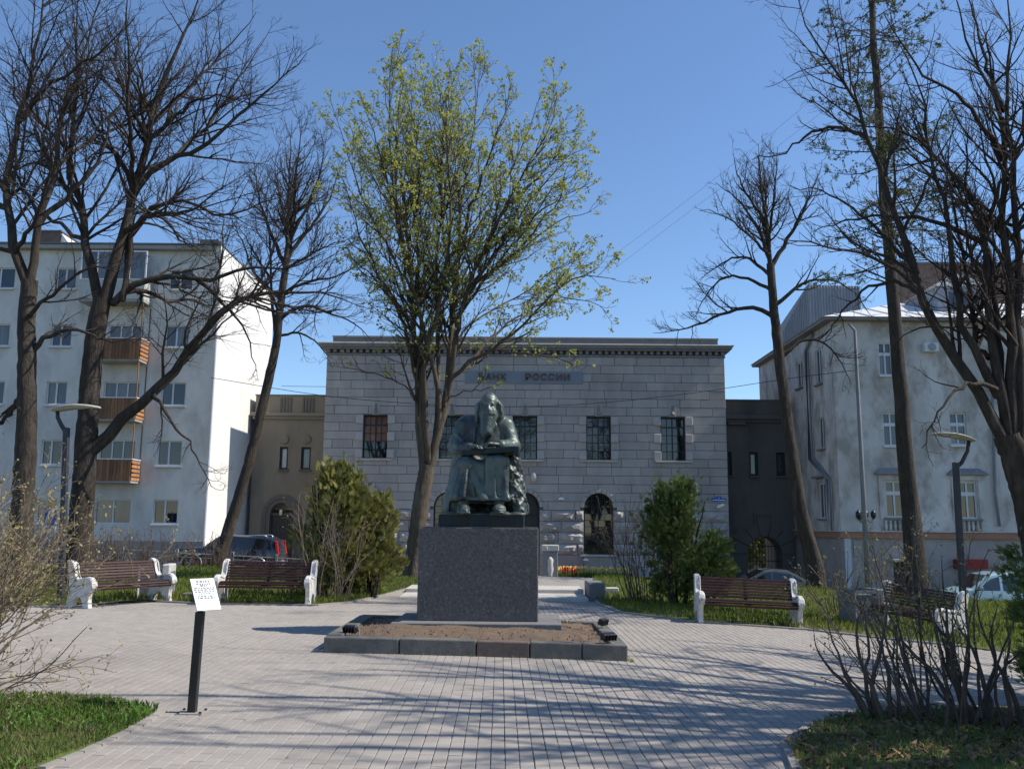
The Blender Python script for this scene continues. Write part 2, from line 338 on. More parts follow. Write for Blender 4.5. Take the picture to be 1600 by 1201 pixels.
# pavers 10 x 20 cm, long side away from the camera, alternate columns shifted by half
rng = np.random.default_rng(7)
ang = 0.012
cx = np.arange(-150, 150)*0.1; cy = np.arange(20, 150)*0.2
PX, PY = np.meshgrid(cx, cy, indexing='ij'); PY = PY + (np.arange(len(cx)) % 2)[:, None]*0.1
X = (PX*math.cos(ang)-PY*math.sin(ang)).ravel(); Y = (PX*math.sin(ang)+PY*math.cos(ang)).ravel()
vis = (np.abs(X) < 0.60*Y+0.5) & (Y > 5.3) & (Y < 29.8)
for P in LAWN: vis &= ~in_poly(X, Y, P)
_a, _b = G(503, 1020), G(981, 1032); xk0, xk1, yk0 = _a.x, _b.x, (_a.y+_b.y)/2; yk1 = yk0+2.95
vis &= ~((X > xk0+.1) & (X < xk1-.1) & (Y > yk0+.1) & (Y < yk1-.1))
X = X[vis]; Y = Y[vis]
def paver_arrays(X, Y):
    n = len(X); hx, hy, c = 0.0474, 0.0962, 0.004
    Z = Hn(X, Y) + rng.normal(0, 0.0007, n)
    sx = np.where(X < -6.1, 0, -0.022-0.0036*X)
    tx = sx + rng.normal(0, 0.004, n); ty = rng.normal(0, 0.004, n)
    lay = [(-hx,-hy,-.01),(hx,-hy,-.01),(hx,hy,-.01),(-hx,hy,-.01),(-hx,-hy,-.002),(hx,-hy,-.002),(hx,hy,-.002),(-hx,hy,-.002),
           (-hx+c,-hy+c,.001),(hx-c,-hy+c,.001),(hx-c,hy-c,.001),(-hx+c,hy-c,.001)]
    L0 = np.array(lay); jx = rng.normal(0, .0008, n); jy = rng.normal(0, .001, n)
    V = np.empty((n, 12, 3)); V[..., 0] = X[:, None]+L0[:, 0]+jx[:, None]; V[..., 1] = Y[:, None]+L0[:, 1]+jy[:, None]
    V[..., 2] = Z[:, None]+L0[:, 2]+tx[:, None]*L0[:, 0]+ty[:, None]*L0[:, 1]
    F0 = np.array([(0,1,5,4),(1,2,6,5),(2,3,7,6),(3,0,4,7),(4,5,9,8),(5,6,10,9),(6,7,11,10),(7,4,8,11),(8,9,10,11)])
    return V, F0
order = np.argsort(Y); X = X[order]; Y = Y[order]
near = (np.abs(X) < 0.565*Y); idx = np.where(near)[0][:290]; rest = np.setdiff1d(np.arange(len(X)), idx)
V, F0 = paver_arrays(X, Y); tone = rng.random(len(X))
F = (F0[None]+12*np.arange(len(rest))[:, None, None]).reshape(-1, 4)
plaza = bpy.data.objects['plaza']
o = np_mesh('paver_field', V[rest], F, M['paver'], plaza, smooth=False, attr=np.repeat(tone[rest], 9)); o['kind'] = 'stuff'
for k in idx: np_mesh('paver', V[k], F0, M['paver'], plaza, smooth=False, attr=np.full(9, tone[k]))
# edging strip along the near left lawn and kerb bits
mb = MB(); pts = LA[2:7]
def strip(mb, pts, wd, h0, h1, off):
    for (a, b) in zip(pts, pts[1:]):
        a = Vector((*a, 0)); b = Vector((*b, 0)); d = (b-a).normalized(); nn = Vector((d.y, -d.x, 0))*off
        a2, b2 = a+nn, b+nn; q = Vector((d.y, -d.x, 0))*wd/2
        r0 = [a2-q, a2+q, b2+q, b2-q]
        mb.prism([Vector((p.x, p.y, H(p.x, p.y)+h0)) for p in r0], [Vector((p.x, p.y, H(p.x, p.y)+h1)) for p in r0])
for a, b in zip(LA[3:7], LA[4:7]):
    n = 3
    for i in range(n):
        p = [(a[0]+(b[0]-a[0])*t, a[1]+(b[1]-a[1])*t) for t in (i/n+.01, (i+1)/n-.01)]
        m1 = MB(); strip(m1, p, 0.09, -0.02, 0.016, 0.0); o = m1.build('kerb_stone', M['kerbc'], plaza)
m1 = MB(); strip(m1, [LB[9], LB[0], LB[1]], 0.07, -0.02, 0.04, 0.0); m1.build('kerb_stone', M['kerbc'], plaza)
for P, sel in ((LC, range(3, 9)), (LD, range(0, 7))):
    m1 = MB(); strip(m1, [P[i] for i in sel], 0.08, -0.02, 0.03, 0.0); o = m1.build('kerb_line', M['kerbc'], plaza)
# street kerbs
for nm, yy in (('road_kerb', 38.1), ('road_kerb', 43.3)):
    m1 = MB()
    for i in range(40):
        x = -40+2*i; x1 = x+2
        m1.prism([(x+.01,yy-.1,H(x,yy)-.2),(x1-.01,yy-.1,H(x1,yy)-.2),(x1-.01,yy+.1,H(x1,yy)-.2),(x+.01,yy+.1,H(x,yy)-.2)],
                 [(x+.01,yy-.1,H(x,yy)+.1),(x1-.01,yy-.1,H(x1,yy)+.1),(x1-.01,yy+.1,H(x1,yy)+.1),(x+.01,yy+.1,H(x,yy)+.1)])
    o = m1.build(nm, M['kerbc']); o['kind'] = 'structure'

# ------------------------------------------------------------------ grass blades
def blades(name, X, Y, Zoff, hmin, hmax, wd, m, lean=0.5, seed=1, parent=None):
    r = np.random.default_rng(seed); n = len(X); a = r.uniform(0, 2*PI, n); b = r.uniform(0, 2*PI, n); h = r.uniform(hmin, hmax, n)
    Z = Hn(X, Y)+Zoff; dx = np.cos(a)*wd*r.uniform(.6, 1.4, n); dy = np.sin(a)*wd*r.uniform(.6, 1.4, n); l = r.uniform(0, lean, n)*h
    V = np.empty((n, 4, 3)); base = np.stack([X, Y, Z-0.01], -1); mid = np.stack([X+np.cos(b)*l*.35, Y+np.sin(b)*l*.35, Z+h*.55], -1)
    D = np.stack([dx, dy, 0*dx], -1)
    V[:, 0] = base-D*.6; V[:, 1] = mid-D+0; V[:, 2] = np.stack([X+np.cos(b)*l, Y+np.sin(b)*l, Z+h], -1); V[:, 3] = mid+D
    F = np.arange(4*n).reshape(-1, 4)
    return np_mesh(name, V, F, m, parent, smooth=True)
def scatter(P, n, seed, lo=None, hi=None):
    r = np.random.default_rng(seed); xs = [p[0] for p in P]; ys = [p[1] for p in P]
    x0, x1, y0, y1 = min(xs), max(xs), min(ys), max(ys)
    if lo: x0, y0 = max(x0, lo[0]), max(y0, lo[1])
    if hi: x1, y1 = min(x1, hi[0]), min(y1, hi[1])
    x = r.uniform(x0, x1, n); y = r.uniform(y0, y1, n); k = in_poly(x, y, P) & (np.abs(x) < 0.66*y+0.6)
    return x[k], y[k]
x, y = scatter(LA, 42000, 11, (-5.5, 4.8)); dens = (np.sin(x*3.1+1)*np.sin(y*2.7)+np.random.default_rng(3).uniform(-1, 1, len(x))) > -0.35; x, y = x[dens], y[dens]
o = blades('grass', x, y, 0.03, .02, .075, .0035, M['grass'], 0.9, 2); tag(o, 'bright green grass at the lower left corner of the plaza', 'grass', kind='stuff')
x, y = scatter(LA, 5200, 12, (-5.5, 4.8)); k = (np.sin(x*2.3)*np.sin(y*3.1+.6) > -.25); x, y = x[k], y[k]
o = blades('broad_leaf_weed', x, y, 0.035, .03, .07, .011, M['leafg'], 1.6, 3); tag(o, 'low broad leaved weeds mixed into the lower left grass', 'weeds', kind='stuff')
x, y = scatter(LA, 900, 19, (-5.5, 4.8)); o = blades('dead_leaves', x, y, 0.03, .012, .035, .014, M['deadleaf'], 3.0, 51); tag(o, 'a few dry brown leaves caught in the lower left grass', 'leaves', kind='stuff')
x, y = scatter(LB, 22000, 13, (1.5, 4.5), (7, 9)); zo = mound(1, x, y)
o = blades('grass', x, y, zo, .02, .07, .004, M['grass'], 0.9, 4); tag(o, 'patchy grass on the mound at the lower right corner', 'grass', kind='stuff')
x, y = scatter(LB, 4200, 14, (1.9, 4.5), (7, 9)); zo = mound(1, x, y)
o = blades('dead_leaves', x, y, zo+.01, .015, .045, .022, M['deadleaf'], 3.0, 5); tag(o, 'brown dead leaves lying under the right foreground shrub', 'leaves', kind='stuff')
x, y = scatter(LC, 90000, 15, (-17, 15), (0, 38)); k = np.random.default_rng(1).random(len(x)) < np.clip(18/y, 0, 1)**1.5; x, y = x[k], y[k]
o = blades('grass', x, y, 0.03, .05, .15, .010, M['grassy'], 0.7, 6); tag(o, 'yellowish green lawn behind the left benches', 'grass', kind='stuff')
x, y = scatter(LC, 14000, 18, (-3.9, 18), (-.5, 34))
o = blades('grass', x, y, 0.03, .05, .15, .010, M['grass'], 0.7, 61); tag(o, 'fresh green grass at the foot of the left evergreen and maple', 'grass', kind='stuff')
x, y = scatter(LD, 90000, 16, (1, 11), (17, 36)); k = np.random.default_rng(2).random(len(x)) < np.clip(18/y, 0, 1)**1.5; x, y = x[k], y[k]
o = blades('grass', x, y, 0.03, .05, .14, .010, M['grassy'], 0.7, 7); tag(o, 'sunlit lawn behind the right benches', 'grass', kind='stuff')
# little tufts along the joints next to the monument kerb
r = np.random.default_rng(9); x = np.concatenate([r.uniform(xk0, xk1, 260), r.normal(xk1+.03, .02, 50)]); y = np.concatenate([r.normal(yk0-.03, .012, 260), r.uniform(yk0-.08, yk0+.08, 50)])
k = (np.sin(x*9)+np.sin(x*23) > .6) | (x > xk1-.02); o = blades('weed_tuft', x[k], y[k], 0.0, .01, .045, .004, M['grass'], 1.0, 8); tag(o, 'tiny weeds along the foot of the monument kerb', 'weeds', kind='stuff')
# ------------------------------------------------------------------ windows
def window(parent, fr, u0, u1, z0, z1, w=0.18, cols=2, rows=1, fw=0.05, bw=0.03, mf='darkframe', mg='glass', arch=False, sill=None, msill='cornice', split=True, transom=None, colf=None):
    """frame part with panes and bars; w is the recess"""
    m = MB(); rng_ = random.Random(int((u0*37+z0*91+w*7)*100))
    if arch:
        r = (u1-u0)/2; cx = (u0+u1)/2; sp = z1-r; n = 16
        ring = lambda rr: [(cx-rr*math.cos(PI*i/n), sp+rr*math.sin(PI*i/n)) for i in range(n+1)]
        o, i_ = [(u0, z0)]+ring(r)+[(u1, z0)], [(u0+fw, z0)]+ring(r-fw)+[(u1-fw, z0)]
        for k in range(len(o)-1):
            m.prism([fr(*o[k], w-.05), fr(*o[k+1], w-.05), fr(*i_[k+1], w-.05), fr(*i_[k], w-.05)],
                    [fr(*o[k], w+.03), fr(*o[k+1], w+.03), fr(*i_[k+1], w+.03), fr(*i_[k], w+.03)])
        m.fbox(fr, u0+fw, u1-fw, z0, z0+fw, w-.05, w+.03)
    else:
        m.fbox(fr, u0, u0+fw, z0, z1, w-.05, w+.03); m.fbox(fr, u1-fw, u1, z0, z1, w-.05, w+.03)
        m.fbox(fr, u0+fw, u1-fw, z0, z0+fw, w-.05, w+.03); m.fbox(fr, u0+fw, u1-fw, z1-fw, z1, w-.05, w+.03)
    win = m.build('window', M[mf], parent)
    a, b, c, d = u0+fw, u1-fw, z0+fw, z1-fw
    cf = colf or [i/cols for i in range(cols+1)]; rf = [i/rows for i in range(rows+1)]
    if transom: rf = [0, transom, 1] if rows <= 2 else [transom*i/(rows-1) for i in range(rows)]+[1]
    us = [a+(b-a)*t for t in cf]; zs = [c+(d-c)*t for t in rf]
    bars = MB()
    def top(u):
        if not arch: return d
        q = (r-fw)**2-(u-cx)**2; return sp+math.sqrt(max(0, q))
    for k, u in enumerate(us[1:-1]):
        bb = bw*(2.0 if abs(u-(a+b)/2) < .01 and cols > 2 else 1)
        bars.fbox(fr, u-bb/2, u+bb/2, c, top(u), w-.03, w+.012)
    for k, z in enumerate(zs[1:-1]):
        bb = bw*(2.2 if transom and k == len(zs)-3 else 1)
        lo, hi = a, b
        if arch and z > sp: q = math.sqrt(max(0, (r-fw)**2-(z-sp)**2)); lo, hi = cx-q, cx+q
        bars.fbox(fr, lo, hi, z-bb/2, z+bb/2, w-.027, w+.01)
    if bars.v: bars.build('glazing_bars', M[mf], win)
    for i in range(len(us)-1):
        for j in range(len(zs)-1):
            g = MB(); t1, t2 = rng_.uniform(-.0018, .0018), rng_.uniform(-.0018, .0018); q0, q1, s0, s1 = us[i], us[i+1], zs[j], zs[j+1]
            if arch and s1 > sp:
                if s0 >= d: continue
                P = [(q0, s0), (q1, s0)]
                for k in range(5):
                    uu = q1+(q0-q1)*k/4; P.append((uu, min(s1, max(s0, top(uu)))))
                if max(p[1] for p in P)-s0 < .03: continue
            else: P = [(q0, s0), (q1, s0), (q1, s1), (q0, s1)]
            vs = [fr(p[0], p[1], w+.014+t1*(p[0]-q0)/(q1-q0)+t2*(p[1]-s0)/(s1-s0)) for p in P]
            mgx = mg if not isinstance(mg, (list, tuple)) else mg[min(len(mg)-1, j)]
            g.add(vs, [tuple(range(len(vs)))])
            g.build('pane', M[mgx], win, fix=False)
    if sill:
        s = MB(); s.fbox(fr, u0-sill, u1+sill, z0-.10, z0-.004, -.14, w); s.build('sill', M[msill], win, bevel=.01)
    return win

# ------------------------------------------------------------------ the grey stone bank
YB = 47.0
def bx(px, py=700): return U(px, py, YB).x
def bz(py, px=820): return U(px, py, YB).z
bank = thing('bank_building', 'grey granite two storey bank with heavy cornice and blue name board, behind the statue', 'building', (0.7, YB, -1.4))
fb = frame((0, YB, 0), (1, 0, 0), (0, 1, 0))
BL, BR = bx(505), bx(1136); ZC = bz(557); Z0 = -2.1; HH = 0.455; DW = 0.3
WUP = [bx(p) for p in (585.5, 705, 820, 935.5, 1052)]; uz0, uz1 = bz(717.5, 800), bz(650, 800); hw = 0.645
WLO = [bx(p, 820) for p in (585, 700, 820, 935.5, 1052)]; lz0, lz1 = bz(865), bz(769); lhw = 0.76
ops = [(c-hw, c+hw, uz0, uz1) for c in WUP]+[(c-lhw, c+lhw, lz0 if i != 2 else -1.2, lz1, 'arch') for i, c in enumerate(WLO)]
m = MB(); facade(m, frame((0, YB+.06, 0), (1,0,0), (0,1,0)), BL, BR, Z0, ZC+.3, ops, DW)
m.fbox(fb, BL, BR, Z0, ZC+.3, 0.9, 15.0)
m.add([fb(BL,Z0,.06), fb(BL,Z0,.9), fb(BL,ZC+.3,.9), fb(BL,ZC+.3,.06)], [(0,1,2,3)]); m.add([fb(BR,Z0,.06), fb(BR,Z0,.9), fb(BR,ZC+.3,.9), fb(BR,ZC+.3,.06)], [(0,1,2,3)])
m.build('wall', M['mortar'], bank)
rs = random.Random(5)
# stone courses
rows = []; z = bz(797, 900)
nrow_up = round((ZC-z)/HH); hh = (ZC-z)/nrow_up
for i in range(nrow_up): rows.append((z+i*hh, z+(i+1)*hh, 'smooth'))
nr = 4; hr = (z-bz(866))/nr
for i in range(nr): rows.append((z-(i+1)*hr, z-i*hr, 'rock'))
zb = z-nr*hr
for i in range(3): rows.append((zb-(i+1)*.6, zb-i*.6, 'base'))
def stone(P, kind, parent):
    g = .013; cxu = sum(p[0] for p in P)/len(P); czz = sum(p[1] for p in P)/len(P)
    du = max(p[0] for p in P)-min(p[0] for p in P); dz = max(p[1] for p in P)-min(p[1] for p in P)
    sh = lambda p, e: (p[0]+(e if p[0] < cxu else -e)*min(1, abs(p[0]-cxu)/(du/2)), p[1]+(e if p[1] < czz else -e)*min(1, abs(p[1]-czz)/(dz/2)))
    m = MB(); off = rs.uniform(-.008, .008)
    if kind == 'rock' and len(P) == 4:
        nx, nz = max(3, int(du/.22)), 3; b = [sh(p, g) for p in P]; a0, a1, c0, c1 = b[0][0], b[1][0], b[0][1], b[2][1]; vs = []; ph = rs.uniform(0, 9)
        for j in range(nz+1):
            for i in range(nx+1):
                u = a0+(a1-a0)*i/nx; zz = c0+(c1-c0)*j/nz; edge = i in (0, nx) or j in (0, nz)
                d = 0.02 if edge else -(0.09+.11*rs.random()+.04*math.sin(i*1.9+ph))
                if j == nz-1 and not edge: d -= .04
                if not edge: u += rs.uniform(-.05, .05); zz += rs.uniform(-.04, .05)
                vs.append(fb(u, zz, d))
        F = []
        for j in range(nz):
            for i in range(nx):
                k = j*(nx+1)+i; q = (k, k+1, k+nx+2, k+nx+1)
                F += [(q[0], q[1], q[2]), (q[0], q[2], q[3])] if rs.random() < .5 else [(q[0], q[1], q[3]), (q[1], q[2], q[3])]
        m.add(vs, F); rim = [sh(p, g) for p in P]
        for k in range(4):
            p, q = rim[k], rim[(k+1) % 4]; m.add([fb(*p, .02), fb(*q, .02), fb(*q, .07), fb(*p, .07)], [(0,1,2,3)])
        o = m.build('rock_faced_stone', M['rockface'], parent)
    else:
        A = [fb(*sh(p, g*.6), .062) for p in P]; B = [fb(*sh(p, g*.6), .012+off) for p in P]; Cc = [fb(*sh(p, g+.007), off-.004) for p in P]
        n = len(P); m.add(A+B+Cc, [(i, (i+1) % n, n+(i+1) % n, n+i) for i in range(n)]+[(n+i, n+(i+1) % n, 2*n+(i+1) % n, 2*n+i) for i in range(n)]+[tuple(range(2*n, 3*n))])
        o = m.build('stone', M['ashlar'], parent)
    return o
rw = 0.19
def halfw(c, zz, rr, sp, low):
    if zz < low-.001: return None
    if zz <= sp: return rr
    q = rr*rr-(zz-sp)**2
    return math.sqrt(q) if q > 0 else 0.0
for ri, (a, b, kind) in enumerate(rows):
    cuts = []
    for c in WUP:
        if b > uz0-.22 and a < uz1+.02:
            cuts.append((c, 'r', hw+.0 if not (b > uz0 and a < uz0) else hw))
    arcs = []
    for i, c in enumerate(WLO):
        sp = lz1-lhw; low = lz0 if i != 2 else -1.2
        if b > low and a < sp+lhw+rw: arcs.append((c, lhw+rw*(1 if a >= sp-.3 else 0), sp, low))
    inter = sorted([(c-hw-.001, c+hw+.001, None) for c in WUP if b > uz0+.05 and a < uz1-.05]+[(c-max(R_*.0+0.001, 0), c+0.001, (c, R_, sp, low)) for c, R_, sp, low in arcs])
    x = BL; segs = []
    for lo, hi, arc in inter:
        segs.append((x, lo, segs and None, None)); x = hi
    # explicit walk
    bounds = [BL]+[v for t in inter for v in (t[0], t[1])]+[BR]; arcn = [None]+[t[2] for t in inter]+[None]
    for s in range(0, len(bounds), 2):
        lo, hi = bounds[s], bounds[s+1]; la = arcn[s//2]; ra = arcn[s//2+1]
        n = max(1, round((hi-lo)/rs.uniform(1.25, 1.65))); off = (ri % 2)*.5
        ed = [lo]+sorted(lo+(hi-lo)*(i+off*.9+rs.uniform(-.12, .12))/n for i in range(0 if off else 1, n))+[hi]
        ed = [e for i, e in enumerate(ed) if i == 0 or e-ed[i-1] > .4 or i == len(ed)-1]
        if len(ed) > 2 and ed[-1]-ed[-2] < .35: ed.pop(-2)
        for k in range(len(ed)-1):
            p0, p1 = ed[k], ed[k+1]; left = None; right = None; NS = 4
            zz = [a+(b-a)*i/NS for i in range(NS+1)]
            L_ = [(p0, a), (p0, b)]; R_ = [(p1, a), (p1, b)]; ok = True
            if la:
                c, R0, sp, low = la; pts = [(max(p0, c+(halfw(c, max(q, low), R0, sp, low) or 0)), q) for q in (zz if b > sp else (a, b))]
                if pts[0][0] > p0+.001: L_ = pts
                if min(p[0] for p in L_) > p1-.06: ok = False
            if ra:
                c, R0, sp, low = ra; pts = [(min(p1, c-(halfw(c, max(q, low), R0, sp, low) or 0)), q) for q in (zz if b > sp else (a, b))]
                if pts[0][0] < p1-.001: R_ = pts
                if max(p[0] for p in R_) < p0+.06: ok = False
            if not ok: continue
            if min(r_[0] for r_ in R_) <= max(l_[0] for l_ in L_)+.03:
                L_ = [(min(l_[0], min(r_[0] for r_ in R_)-.03), l_[1]) for l_ in L_]
            P = [L_[0]]+R_+L_[:0:-1]
            if len(L_) == 2 and len(R_) == 2: P = [L_[0], R_[0], R_[1], L_[1]]
            stone(P, kind if kind != 'base' else 'smooth', bank)
for a, b, kind in rows:
    for c in WUP:
        if a < uz0-.06 and b > uz0+.05: stone([(c-hw, a), (c+hw, a), (c+hw, uz0-.02), (c-hw, uz0-.02)], 'smooth', bank)
        if a < uz1-.05 and b > uz1+.06: stone([(c-hw, uz1+.01), (c+hw, uz1+.01), (c+hw, b), (c-hw, b)], 'smooth', bank)
# arch rings
for i, c in enumerate(WLO):
    sp = lz1-lhw
    for k in range(9):
        q0, q1 = PI*k/9+.012, PI*(k+1)/9-.012
        P = [(c-R_*math.cos(q), sp+R_*math.sin(q)) for R_, q in ((lhw+.0, q0), (lhw+.0, (q0+q1)/2), (lhw, q1), (lhw+rw, q1), (lhw+rw, (q0+q1)/2), (lhw+rw, q0))]
        m = MB(); m.prism([fb(*p, .07) for p in P], [fb(*p, -.035) for p in P]); m.build('arch_stone', M['ashlar'], bank, bevel=.012)
# cornice, dentils, parapet
def cor(z0, z1, d, name, mt, ext=0.0):
    m = MB(); m.fbox(fb, BL-d, BR+d, z0, z1, -d, 15.0); return m.build(name, M[mt], bank, bevel=.02)
zc = ZC
cor(zc, zc+.12, .05, 'cornice', 'cornice'); 
cor(zc+.32, zc+.42, .26, 'cornice', 'cornice'); cor(zc+.42, zc+.56, .36, 'cornice', 'cornice'); cor(zc+.56, zc+.64, .44, 'cornice', 'lightstone')
n = 62
for i in range(n):
    u = BL+.1+(BR-BL-.2)*i/(n-1); m = MB(); m.fbox(fb, u-.085, u+.085, zc+.14, zc+.315, -.13, .1); m.build('dentil', M['cornice'], bank, bevel=.01)
zp = bz(525, 800); m = MB(); m.fbox(fb, BL+.22, BR-.25, zc+.643, zp-.05, .35, 14.5); m.build('parapet', M['sheetroof'], bank)
m = MB(); m.fbox(fb, BL+.18, BR-.21, zp-.05, zp+.03, .3, 14.55); m.build('parapet_cap', M['cornice'], bank, bevel=.01)
p = U(806, 522, YB+4); m = MB(); m.prism([(p.x-.35,YB+2,zp+.03),(p.x+.35,YB+2,zp+.03),(p.x+.35,YB+3,zp+.03),(p.x-.35,YB+3,zp+.03)], [(p.x-.02,YB+2.4,zp+.4),(p.x+.02,YB+2.4,zp+.4),(p.x+.02,YB+2.6,zp+.4),(p.x-.02,YB+2.6,zp+.4)]); m.build('roof_hood', M['sheetroof'], bank)
# name board with letters
s0, s1, t0, t1 = bx(727, 590), bx(911, 590), bz(599.5), bz(580)
m = MB(); m.fbox(fb, s0, s1, t0, t1, -.05, .02); board = m.build('name_board', M['signboard'], bank, bevel=.012)
def text_mesh(body, size, m, name, parent, loc, rot=(PI/2, 0, 0), ext=.01, spacing=1.0, align='CENTER', width=None, local=False):
    cu = bpy.data.curves.new('t', 'FONT'); cu.body = body; cu.size = size; cu.extrude = ext; cu.align_x = align; cu.align_y = 'CENTER'; cu.space_character = spacing; cu.resolution_u = 3
    o = bpy.data.objects.new('t', cu); C.objects.link(o); bpy.context.view_layer.update()
    me = bpy.data.meshes.new_from_object(o); bpy.data.objects.remove(o)
    xs = [v.co.x for v in me.vertices]; s = (width/(max(xs)-min(xs))) if width else 1
    R = Matrix.Translation(loc) @ Matrix.Rotation(rot[2], 4, 'Z') @ Matrix.Rotation(rot[0], 4, 'X') @ Matrix.Diagonal((s, 1, 1, 1))
    me.transform(R); me.materials.clear(); me.materials.append(m)
    return link(me, name, parent, local=local)
for ch, pa, pb in (('БАНК', 746.5, 792), ('РОССИИ', 819, 892)):
    a, b = bx(pa, 590), bx(pb, 590); step = (b-a)/len(ch)
    for i, c in enumerate(ch):
        text_mesh(c, .50, M['gold'], 'letter', board, (a+step*(i+.5), YB-.085, (t0+t1)/2), ext=.03, width=step*.74)
# upper window surrounds
for wi, c in enumerate(WUP):
    mg = 'glasso' if wi == 0 else 'glass'
    window(bank, fb, c-hw, c+hw, uz0, uz1, .24, 4, 5, .06, .028, mg=(['glass', 'glass', 'glasso', 'glasso', 'glasso'] if wi == 0 else 'glass'), transom=.79, sill=.34, msill='lightstone')
    bh = (uz1-uz0)/5.2
    for sgn in (-1, 1):
        for k in range(3):
            z0_ = uz0+k*bh*2.08+.02; z1_ = z0_+bh*1.02; u = c+sgn*(hw+.002); u2 = u+sgn*.38
            m = MB(); m.fbox(fb, min(u, u2), max(u, u2), z0_, z1_, -.11, .02); m.build('quoin_block', M['quoin'], bank, bevel=.02)
    for k in range(3):                       # flat arch over the opening
        pass
    m = MB(); q = .16; m.prism([fb(c-q,uz1+.02,-.03), fb(c+q,uz1+.02,-.03), fb(c+q*1.35,uz1+.86,-.03), fb(c-q*1.35,uz1+.86,-.03)], [fb(c-q,uz1+.02,.02), fb(c+q,uz1+.02,.02), fb(c+q*1.35,uz1+.86,.02), fb(c-q*1.35,uz1+.86,.02)])
    ks = m.build('keystone', M['ashlar'], bank, bevel=.015)
    m = MB(); m.lathe(fb(c, uz1+.18, -.10), [(.0, -.03), (.09, -.015), (.115, .02), (.10, .07)], 10, 'y'); m.lathe(fb(c, uz1+.50, -.075), [(.02, -.03), (.06, -.01), (.07, .05)], 8, 'y'); m.fbox(fb, c-.05, c+.05, uz1+.26, uz1+.62, -.075, -.02); m.build('carved_ornament', M['cornice'], ks, smooth=True)
for wi, c in enumerate(WLO):
    if wi == 2:
        dr = window(bank, fb, c-lhw, c+lhw, -1.2, lz1, .28, 2, 4, .09, .07, mf='darkframe', mg=['doordark', 'doordark', 'doordark', 'doordark'], arch=True); dr.name = 'door'
    else: window(bank, fb, c-lhw, c+lhw, lz0, lz1, .26, 4, 9, .06, .024, arch=True, sill=.24, msill='lightstone')
# wall lantern brackets by the arch, cameras and the blue street plate
for px, py in ((834, 745),):
    c = bx(px, py); z = bz(py); m = MB(); m.lathe((c, YB-.12, z-.25), [(.02, 0), (.12, .05), (.15, .25), (.13, .42), (.04, .5)], 10); m.build('carved_ornament', M['lightstone'], bank, smooth=True)
m = MB(); a, b = bx(1111.5, 780), bx(1134.5, 780); z = bz(781, 1120); m.fbox(fb, a, b, z-.05, z+.1, -.05, -.02); m.prism([fb((a+b)/2-.17,z+.1,-.05), fb((a+b)/2+.17,z+.1,-.05), fb((a+b)/2+.1,z+.2,-.05), fb((a+b)/2-.1,z+.2,-.05)], [fb((a+b)/2-.17,z+.1,-.02), fb((a+b)/2+.17,z+.1,-.02), fb((a+b)/2+.1,z+.2,-.02), fb((a+b)/2-.1,z+.2,-.02)])
pl = m.build('street_name_plate', M['blue'], bank)
m = MB(); m.fbox(fb, a+.05, b-.05, z-.012, z+.018, -.054, -.05); m.fbox(fb, (a+b)/2-.012, (a+b)/2+.012, z+.06, z+.15, -.054, -.05); m.build('plate_print', M['white'], pl)
def camera_box(px, py, parent):
    c = bx(px, py); z = bz(py, px); m = MB(); m.obox((c, YB-.25, z), (.16, -.03, .06), (.0, .07, .0), (-.02, 0, .055)); m.fbox(fb, c-.02, c+.02, z-.1, z, -.25, .0); m.build('security_camera', M['white'], parent)
camera_box(1124, 790, bank)
for px, py in ((877, 779), (915, 874)):
    c = bx(px, py); z = bz(py, px); m = MB(); m.fbox(fb, c-.13, c+.13, z-.05, z+.05, -.14, -.03); m.fbox(fb, c-.03, c+.03, z+.05, z+.1, -.1, -.03); m.build('wall_light', M['white'], bank)

# ------------------------------------------------------------------ side wings of the bank
YW = 50.0
def wx(px, py=700): return U(px, py, YW).x
def wz(py, px=460): return U(px, py, YW).z
fw_ = frame((0, YW, 0), (1, 0, 0), (0, 1, 0))
wing = thing('gate_wing', 'brownish plaster wing with arched dark door, between white gable and grey bank', 'building', (-12.3, YW, -1.0))
L0, L1 = wx(396), BL+.4; zt = wz(618); zk = wz(655)
w1 = [(wx(437.5), wx(450.5)), (wx(471), wx(486))]; da, db = wx(421, 820), wx(458, 820); dz = wz(785, 440)
ops = [(a, b, wz(733), wz(698)) for a, b in w1]+[(da, db, -1.4, dz, 'arch')]
m = MB(); facade(m, fw_, L0, L1, -1.6, zk, ops, .5); m.fbox(fw_, L0, L1, -1.6, zk, .8, 6); m.build('wall', M['wing'], wing)
m = MB(); m.fbox(fw_, L0-.1, L1, zk, zk+.16, -.14, 6); m.fbox(fw_, L0-.2, L1, zk+.16, zk+.36, -.24, 6); m.build('cornice', M['wing'], wing, bevel=.02)
m = MB(); m.fbox(fw_, L0, L1, zk+.36, zt, 0, 5.6); m.build('parapet', M['wing'], wing)
m = MB(); m.fbox(fw_, L0-.04, L1, zt, zt+.06, -.05, 5.7); m.build('parapet_cap', M['sheetroof'], wing)
for px in (439, 444, 449, 454, 474, 479, 484, 489):
    u = wx(px, 640); m = MB(); m.fbox(fw_, u-.045, u+.045, zk+.4, zt-.12, -.04, 0.02); m.build('triglyph_bar', M['wingdark'], wing)
for (a, b), g in zip(w1, ('glassl', 'glassg')):
    window(wing, fw_, a, b, wz(733), wz(698), .16, 1, 1, .10, .03, mg=g, sill=.06, msill='wingdark')
    c = (a+b)/2; m = MB(); m.lathe(fw_(c, wz(698)+.42, .02), [(.28, 0), (.27, -.05), (.2, -.07)], 12, 'y'); m.build('medallion', M['wing'], wing, smooth=True)
c = (da+db)/2; rr = (db-da)/2
